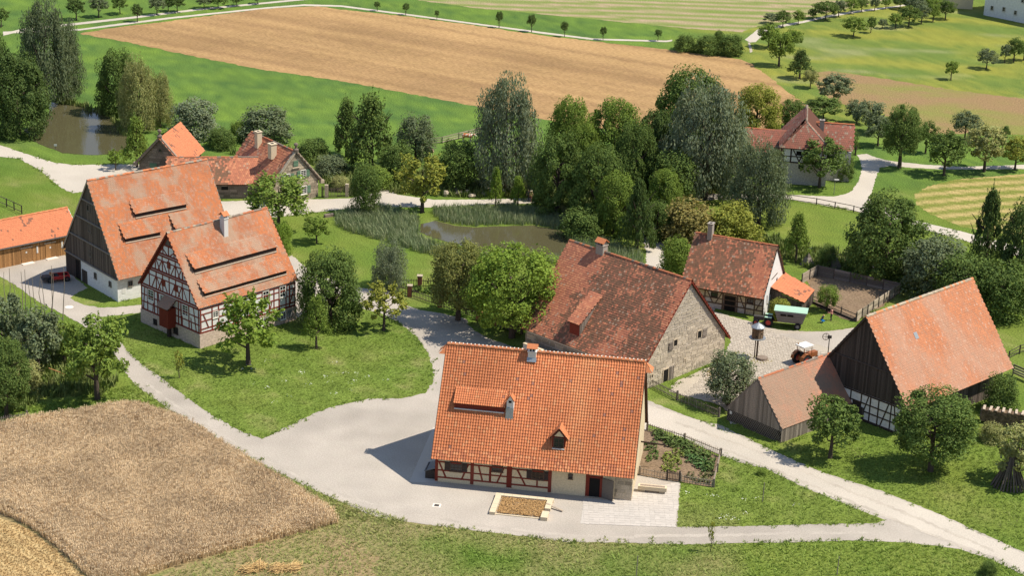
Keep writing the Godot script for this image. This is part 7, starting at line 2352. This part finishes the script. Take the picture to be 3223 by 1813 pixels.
func roads() -> void:
	sheet("field_road", pv([-100.6, -389.8, -86.6, -394.5, -82.4, -398.4, -70.8, -407.9, -53.6, -419.9, -45.8, -424.4, -38.1, -424.7, -23.8, -418.9, -9.8, -412.7, 3.9, -407, 14.5, -402.8, 29.1, -403.4, 30.3, -404.3, 30.2, -402.9, 29, -402, 14.4, -401.4, 3.9, -405.4, -9.7, -411.3, -23.7, -417.4, -38, -423.2, -45.6, -422.8, -53.4, -418.6, -70.6, -406.3, -82.1, -396.7, -86.3, -393.2, -100.2, -388.1]), 0.12, M.gravel, pale_road, 1.5, 0.15)
	sheet("upper_road", pv([-100.3, -388.5, -96.9, -393.8, -88.7, -399.4, -78.7, -406.9, -66.9, -416.4, -54.2, -424.9, -46.4, -430.2, -45.2, -429.2, -54, -423.3, -66.6, -414.8, -78.4, -405.1, -88.3, -397.5, -96.4, -391.8, -99.8, -386.5]), 0.10, M.gravel, pale_road, 1.5, 0.15)
	sheet("orchard_road", pv([45.1, -406.7, 48.7, -416.6, 53, -420.7, 59.1, -426.2, 65.7, -433.1, 72.2, -438.6, 81.9, -445.1, 89.9, -451.9, 89.6, -450.2, 81.6, -443.6, 71.9, -436.5, 65.4, -431.1, 58.9, -424.3, 52.7, -418.4, 50.1, -414, 47.1, -405, 45.9, -404.4]), 0.10, M.gravel, pale_road, 1.0, 0.15)
	sheet("footpath", pv([45.5, -404.4, 45.9, -404.1, 45.7, -396.6, 45.1, -395.5]), 0.10, M.gravel, cobble_tone, 0.6, 0.2)
	sheet("village_road", pv([-83.8, -313.8, -82.4, -313.1, -77.1, -308.7, -71.5, -304.4, -68.5, -303.7, -63.3, -304.6, -58.7, -305.2, -54.1, -303.4, -52.5, -294.3, -59.5, -293.4, -65.5, -289.5, -66.7, -290.5, -68.6, -292.9, -73.1, -300.5, -77.4, -305.8, -80.8, -306.6, -82.4, -308.2]), 0.10, M.gravel, pale_road, 1.0, 0.25)
	sheet("pond_road", pv([-47.9, -287.7, -43.5, -288.1, -31.4, -290.6, -24.8, -291.8, -20.7, -295.6, -20.3, -297.5, -18.8, -296.1, -17.7, -294.6, -12.1, -292.7, -4.2, -293.9, 3.4, -295.8, 12.3, -298.3, 24.6, -300.3, 33.8, -301.4, 42, -302, 48.9, -301.9, 50.5, -303.1, 52, -304.7, 54, -310.4, 55.7, -317.8, 56.1, -323.3, 56, -325.6, 57.7, -326.5, 58.9, -324.4, 61, -322.8, 66, -321.4, 72.4, -320.9, 84.8, -323.9, 84.3, -321.3, 75.5, -319.9, 68.9, -319.1, 63.5, -319.3, 60.6, -320, 58.7, -318.7, 57.3, -313.6, 55.3, -305.1, 54.2, -301.5, 56.9, -296.5, 59.6, -291.6, 66.7, -286.2, 71.4, -282.3, 74.4, -277.7, 73.8, -275, 69.5, -278.5, 65.1, -283, 59.1, -288.3, 51, -295, 45.7, -297.9, 41.5, -299.5, 33.6, -298.6, 24.4, -296.8, 12.2, -294.7, 3.4, -292.9, -4.1, -291.4, -11.9, -289.1, -20.2, -288.2, -25.5, -286.5, -34.2, -281.8, -41.9, -280.9, -46.6, -280]), 0.10, M.gravel, pale_road, 1.0, 0.25)
	sheet("pond_path", pv([18.4, -296.1, 20.7, -296.4, 20.6, -285.8, 20.5, -281.2, 21.4, -274.2, 21.2, -268.3, 20.4, -261.7, 22.8, -254.9, 26.7, -250.8, 25.4, -247.1, 21.5, -251, 18.8, -258.3, 18.3, -266.3, 18.6, -271.3, 18.6, -278.3, 18.2, -285.5]), 0.13, M.gravel, pale_road, 0.8, 0.25)
	sheet("village_path", pv([-69.5, -256.8, -68.3, -256.3, -60.9, -262.6, -58.4, -254.5, -51.7, -244.7, -50.3, -245.3, -47.5, -246.9, -44.7, -248.4, -38, -252.1, -33, -262.2, -30.3, -265.3, -26.6, -258.1, -23.2, -255.6, -20.1, -253.5, -15.8, -252.6, -14.4, -248.1, -11.6, -246.1, -8.8, -245.1, -5.7, -243.4, -4.5, -239.6, -2.8, -237.1, 0.5, -234.7, 5.7, -231.5, 13.3, -225.9, 16.1, -220.7, 20.1, -215.6, 22.3, -213.8, 24.1, -213, 27.4, -209, 28.4, -207.6, 31.8, -203.8, 34.6, -201, 40, -197.1, 44.8, -192.5, 49.3, -187.4, 53.6, -182.5, 53.1, -177.1, 51, -179.3, 48.6, -182.2, 45.6, -184.4, 40.8, -185.3, 35.5, -185.4, 30, -184.6, 22, -183.6, 17.9, -183.1, 13, -183, 6.4, -182.7, 2.4, -183.6, -1.6, -184.2, -5.6, -185, -9.6, -185.8, -13.1, -186.8, -16.7, -189.8, -21.1, -193.5, -25.5, -197.7, -30.5, -202.7, -34.3, -206.9, -37.6, -210.9, -40.6, -214.9, -43.4, -218.7, -46.2, -224.5, -50.2, -232.4, -53.1, -236.5, -56.2, -239.9, -60.1, -243.8, -63.8, -248.7, -67.4, -252.9, -68.6, -253.4]), 0.10, M.gravel, grey_road, 0.7, 0.22)
	sheet("white_lane", pv([14.9, -218.8, 20.1, -215.2, 24.1, -212.5, 28.4, -207.2, 31.7, -203.3, 34.5, -200.6, 40, -196.7, 44.8, -192.1, 49.2, -187.1, 53.5, -182.2, 53, -177.5, 49.3, -182.6, 45.8, -185.5, 42, -188.5, 39.1, -191, 35.4, -194.2, 31.6, -197.7, 28.2, -202.1, 23.5, -205.3, 19.8, -208.8, 15, -212.5]), 0.14, M.gravel, pale_road, 0.7, 0.35)
	var track := func(x: float, z: float) -> Color: return Color(0.455, 0.405, 0.340) * (1.0 + 0.16 * fine.get_noise_2d(x, z))
	var worn := func(x: float, z: float) -> Color: return Color(0.475, 0.420, 0.345) * (1.0 + 0.16 * fine.get_noise_2d(x, z))
	for q in [pv([-43.2, -221, -38.9, -214.9, -33.3, -207.8, -27.1, -200.8, -21.3, -195.3, -16, -191.2, -10.8, -188.2, -10.8, -187.8, -15.9, -190.6, -21.3, -194.7, -27, -200.2, -33.2, -207.2, -38.8, -214.2, -43.1, -220.3]), pv([-10.8, -188.2, -5.7, -186.8, -1.6, -185.7, 6.4, -184.4, 13.1, -184.4, 13.1, -183.9, 6.4, -183.9, -1.6, -185.1, -5.6, -186.3, -10.8, -187.8]), pv([13.1, -184.9, 22.2, -185.7, 30.3, -186.9, 36.9, -187.4, 36.9, -186.9, 30.3, -186.3, 22.1, -185.1, 13.1, -184.3])]:
		sheet("wheel_track", q, 0.12, M.gravel, track, 0.6, 0.3)
	for q in [pv([19.2, -213.5, 27.5, -206.7, 35.2, -198.4, 42.5, -191.5, 49.2, -184.3, 49.1, -183.8, 42.4, -190.9, 35.1, -197.9, 27.5, -206.1, 19.1, -212.9]), pv([18.1, -211.4, 26.4, -204.5, 34.1, -196.7, 41.3, -189.6, 48.2, -183.1, 48.1, -182.6, 41.3, -189, 34, -196.1, 26.4, -203.9, 18.1, -210.8])]:
		sheet("wheel_track", q, 0.16, M.gravel, worn, 0.6, 0.35)
	sheet("cobbled_yard", pv([23.6, -252, 26.3, -249.5, 32.3, -245.2, 34.2, -243.7, 36.8, -243.6, 39.7, -243.9, 42.4, -244.7, 45.3, -246.3, 45.7, -239.4, 39.1, -227.2, 33.6, -224.8, 29.4, -223.2, 27.9, -220.1, 25.7, -216.4, 24.1, -219.1, 21.5, -220.6, 18.8, -222.2, 19.9, -225.3, 26.2, -232.8, 27.8, -240.3, 25.4, -247.1]), 0.10, M.gravel, cobble_tone, 0.6, 0.25)
	sheet("smooth_lane", pv([32, -242.1, 36.8, -242.9, 39.7, -243.5, 42.3, -244.3, 45, -246, 45.1, -242.1, 40.8, -236.3, 39.8, -238, 38.2, -239.2, 35.4, -241.1, 33.4, -241.2]), 0.14, M.gravel, grey_road, 0.6, 0.2)
	sheet("round_lawn", pv([-51.4, -239.2, -46.6, -241.4, -42.7, -240, -33.8, -236.7, -27.1, -241.6, -24.8, -246.1, -22.7, -250.8, -19.8, -246.4, -16.5, -244.1, -13.8, -240.9, -11.5, -236.3, -10, -231.8, -9.1, -226.8, -8.8, -222.5, -9.6, -218.9, -12.3, -217.1, -15.9, -216.7, -20.2, -213.8, -23, -210.2, -25.2, -206.7, -26.6, -204.6, -29.6, -206.6, -33.8, -211.4, -37.9, -216.8, -39.1, -218.8, -43.7, -224.8, -46.1, -228.7, -48.2, -233.4, -50.5, -237.2]), 0.15, M.turf, lawn_tone, 0.7, 0.3)
	sheet("barn_lawn", pv([-56.5, -245.8, -55.9, -247.9, -54.9, -250, -50.4, -246.3, -44.8, -249.1, -44.3, -246.2, -47, -244.2, -50.1, -243, -52.1, -242.6, -54.2, -243.4, -55.9, -244.7]), 0.15, M.turf, lawn_tone, 0.6, 0.2)
	sheet("triangle_lawn", pv([15.8, -212.6, 19.7, -209.1, 23.4, -204.7, 25.1, -203.2, 28.1, -201.7, 31.6, -197.4, 35.3, -193.9, 37.8, -191.4, 39.2, -190.2, 38.1, -189.4, 31.9, -188.7, 25, -187.7, 17.6, -186.9, 18.6, -197.5, 14, -198.9]), 0.18, M.turf, lawn_tone, 0.6, 0.2)
	sheet("fence_verge", pv([-5.6, -241.9, -4.6, -243.1, 1.8, -237.7, 9.6, -231.2, 16.3, -224, 19.6, -219.6, 24.1, -215.1, 24.4, -213.8, 22.3, -213.8, 20.1, -215.4, 15.4, -220.1, 9.5, -225.5, 2.8, -232.5, -2.8, -237.1, -4.5, -239.6]), 0.15, M.turf, lawn_tone, 0.6, 0.2)
	sheet("yard_grass", pv([32.3, -246.1, 33.7, -247.9, 35.7, -249.6, 39.5, -249.3, 42.8, -247.2, 44.8, -247, 42.4, -244.7, 39.7, -243.7, 36.8, -243.5, 35.1, -245, 33.3, -244.2]), 0.17, M.turf, lawn_tone, 0.5, 0.2)
	sheet("dovecote_grass", pv([26.4, -233.8, 28, -236.3, 29.4, -235.1, 31.2, -233.7, 32.4, -233.1, 31.5, -232.1, 29.5, -231.8, 27.4, -229.8, 24.7, -225.8, 23.2, -225, 24, -229.4]), 0.16, M.turf, dry_tone, 0.5, 0.3)
	# paving before the farmhouse door
	sheet("stone_paving", pv([8.3, -192.7, 13.4, -194.8, 18.5, -197.5, 17.4, -186.9, 12.7, -186.8, 7.8, -186.8]), 0.19, M.slab_stone, slab_tone, 0.5, 0.04)
	sheet("gable_paving", pv([-10, -195.1, -9.1, -202.4, -8.2, -209.4, -7.2, -208.9, -7.1, -195]), 0.16, M.slab_stone, slab_tone, 0.5, 0.03)
	var line := pv([7.9, -192.7, 18.5, -197.6])
	var pave := pv([8.3, -192.6, 13.4, -194.6, 18.4, -197.4, 17.4, -187, 12.7, -186.9, 7.9, -186.9])
	var places: Array = []
	var tints: Array = []
	rng.seed = 61
	for p in within(pave, 0.52, 0.12):
		places.append(Transform3D(Basis(Vector3.UP, deg_to_rad(-8) + rng.randfn() * 0.04) * Basis.from_scale(Vector3(0.47 + rng.randf() * 0.035, 0.02 + rng.randf() * 0.01, 0.47 + rng.randf() * 0.035)), Vector3(p.x, 0.042, p.y)))
		tints.append(Color(0.53, 0.48, 0.42) * (0.93 + 0.12 * rng.randf()))
	scatter("paving_stones", get_node("stone_paving"), unit_box, M.slab_stone, places, tints)
	places = []
	tints = []
	for p in within(pv([24.1, -251, 26.3, -249.2, 32.2, -244.7, 34.1, -242.3, 35.4, -240.3, 38.5, -237.4, 39.6, -234.8, 34.2, -226.4, 29.2, -223.2, 26.4, -218.8, 24.2, -219.7, 20.6, -221.7, 26.2, -232.8, 27.9, -240.3, 25.5, -246.8]), 0.34, 0.5):
		places.append(Transform3D(Basis(Vector3.UP, rng.randf() * TAU) * Basis.from_scale(Vector3(0.24 + rng.randf() * 0.1, 0.05 + rng.randf() * 0.03, 0.2 + rng.randf() * 0.1)), Vector3(p.x, 0.02, p.y)))
		tints.append(Color(0.47, 0.41, 0.33) * (0.86 + 0.26 * rng.randf()))
	scatter("cobbles", get_node("cobbled_yard"), unit_box, M.slab_stone, places, tints)


func waters() -> void:
	sheet("left_pond", pv([-80.5, -321.3, -79, -328.8, -79, -332.9, -80.2, -339.4, -75.9, -338.5, -71.3, -335.8, -68.5, -331.8, -64.5, -325.9, -63.3, -320.1, -62.5, -316.3, -62.4, -310.8, -66.7, -309.1, -71.5, -309.8, -75.5, -313.6, -77.8, -316]), 0.12, M.water, white_tone, 2.0, 0.4)
	sheet("middle_pond", pv([-13.5, -281, -11.6, -282.7, -8.5, -281, -5.8, -280.4, -2.3, -281.4, 2.7, -282.4, 7.3, -279.8, 8.5, -277.1, 8.2, -273.2, 6.6, -269.6, 1.9, -268.4, -3.6, -270.1, -8.3, -272.7, -11.7, -275.3, -13.5, -277.4]), 0.12, M.water, white_tone, 2.0, 0.4)
	sheet("stream", pv([28.2, -283.9, 31.5, -282.5, 34.7, -280.5, 38.5, -278.5, 41.3, -277.7, 44.4, -275.6, 48, -273, 52.4, -268.4, 60.2, -262.8, 69.8, -257.7, 69.3, -255.4, 59.7, -260.6, 52, -266.1, 47.6, -270.6, 44.2, -273.7, 41, -276, 38.3, -276.7, 34.5, -278.5, 31.4, -280.5, 28, -281.5]), 0.12, M.water, white_tone, 1.0, 0.3)


func _ready() -> void:
	var cam := Camera3D.new()
	cam.name = "camera"
	cam.fov = 16.013
	cam.near = 1.0
	cam.far = 6000.0
	cam.position = Vector3(0, 93.5, 0)
	cam.basis = Basis(Vector3.RIGHT, deg_to_rad(-20.093)) * Basis(Vector3(0, 0, 1), deg_to_rad(2.14))
	add_child(cam)
	var env := Environment.new()
	env.background_mode = Environment.BG_SKY
	var sky := ProceduralSkyMaterial.new()
	sky.sky_top_color = Color(0.44, 0.56, 0.74)
	sky.sky_horizon_color = Color(0.82, 0.84, 0.86)
	sky.sky_curve = 0.12
	sky.ground_bottom_color = Color(0.22, 0.25, 0.14)
	sky.ground_horizon_color = Color(0.60, 0.66, 0.66)
	sky.sky_energy_multiplier = 0.86
	var cover := NoiseTexture2D.new()
	cover.width = 1024
	cover.height = 512
	cover.seamless = true
	var cn := FastNoiseLite.new()
	cn.seed = 8
	cn.frequency = 0.008
	cn.fractal_octaves = 5
	cover.noise = cn
	var ramp := Gradient.new()
	ramp.offsets = PackedFloat32Array([0.0, 0.48, 0.75])
	ramp.colors = PackedColorArray([Color(0, 0, 0, 0), Color(0.2, 0.2, 0.2, 0.2), Color(0.85, 0.86, 0.88, 1)])
	cover.color_ramp = ramp
	sky.sky_cover = cover
	sky.sky_cover_modulate = Color(1, 1, 1, 0.6)
	env.sky = Sky.new()
	env.sky.sky_material = sky
	env.tonemap_mode = Environment.TONE_MAPPER_LINEAR
	env.tonemap_exposure = 1.5
	env.sdfgi_enabled = true
	env.ssao_enabled = true
	env.ssil_enabled = true
	var we := WorldEnvironment.new()
	we.name = "air"
	we.environment = env
	add_child(we)
	var sun := DirectionalLight3D.new()
	sun.name = "sun"
	sun.light_energy = 1.4
	sun.light_color = Color(1.0, 0.965, 0.91)
	sun.light_angular_distance = 0.5
	sun.shadow_enabled = true
	add_child(sun)
	sun.look_at_from_position(Vector3.ZERO, Vector3(-0.535, -0.84, -0.03), Vector3(0, 0, 1))

	noise.seed = 4
	noise.frequency = 0.02
	noise.fractal_octaves = 3
	fine.seed = 9
	fine.frequency = 0.35
	fine.fractal_octaves = 3
	var ub := Shape.new()
	ub.box(Vector3.ZERO, Vector3.ONE)
	unit_box = ub.mesh()
	materials()
	meadow_ground()
	fields()
	waters()
	roads()
	white_framed_house()
	big_barn()
	front_house()
	stone_house()
	small_house()
	right_barn()
	small_barn()
	board_shed()
	far_farm()
	mill_house()
	far_barns()
	trees()
	fences()
	yard_things()
	foreground_things()
	plants()
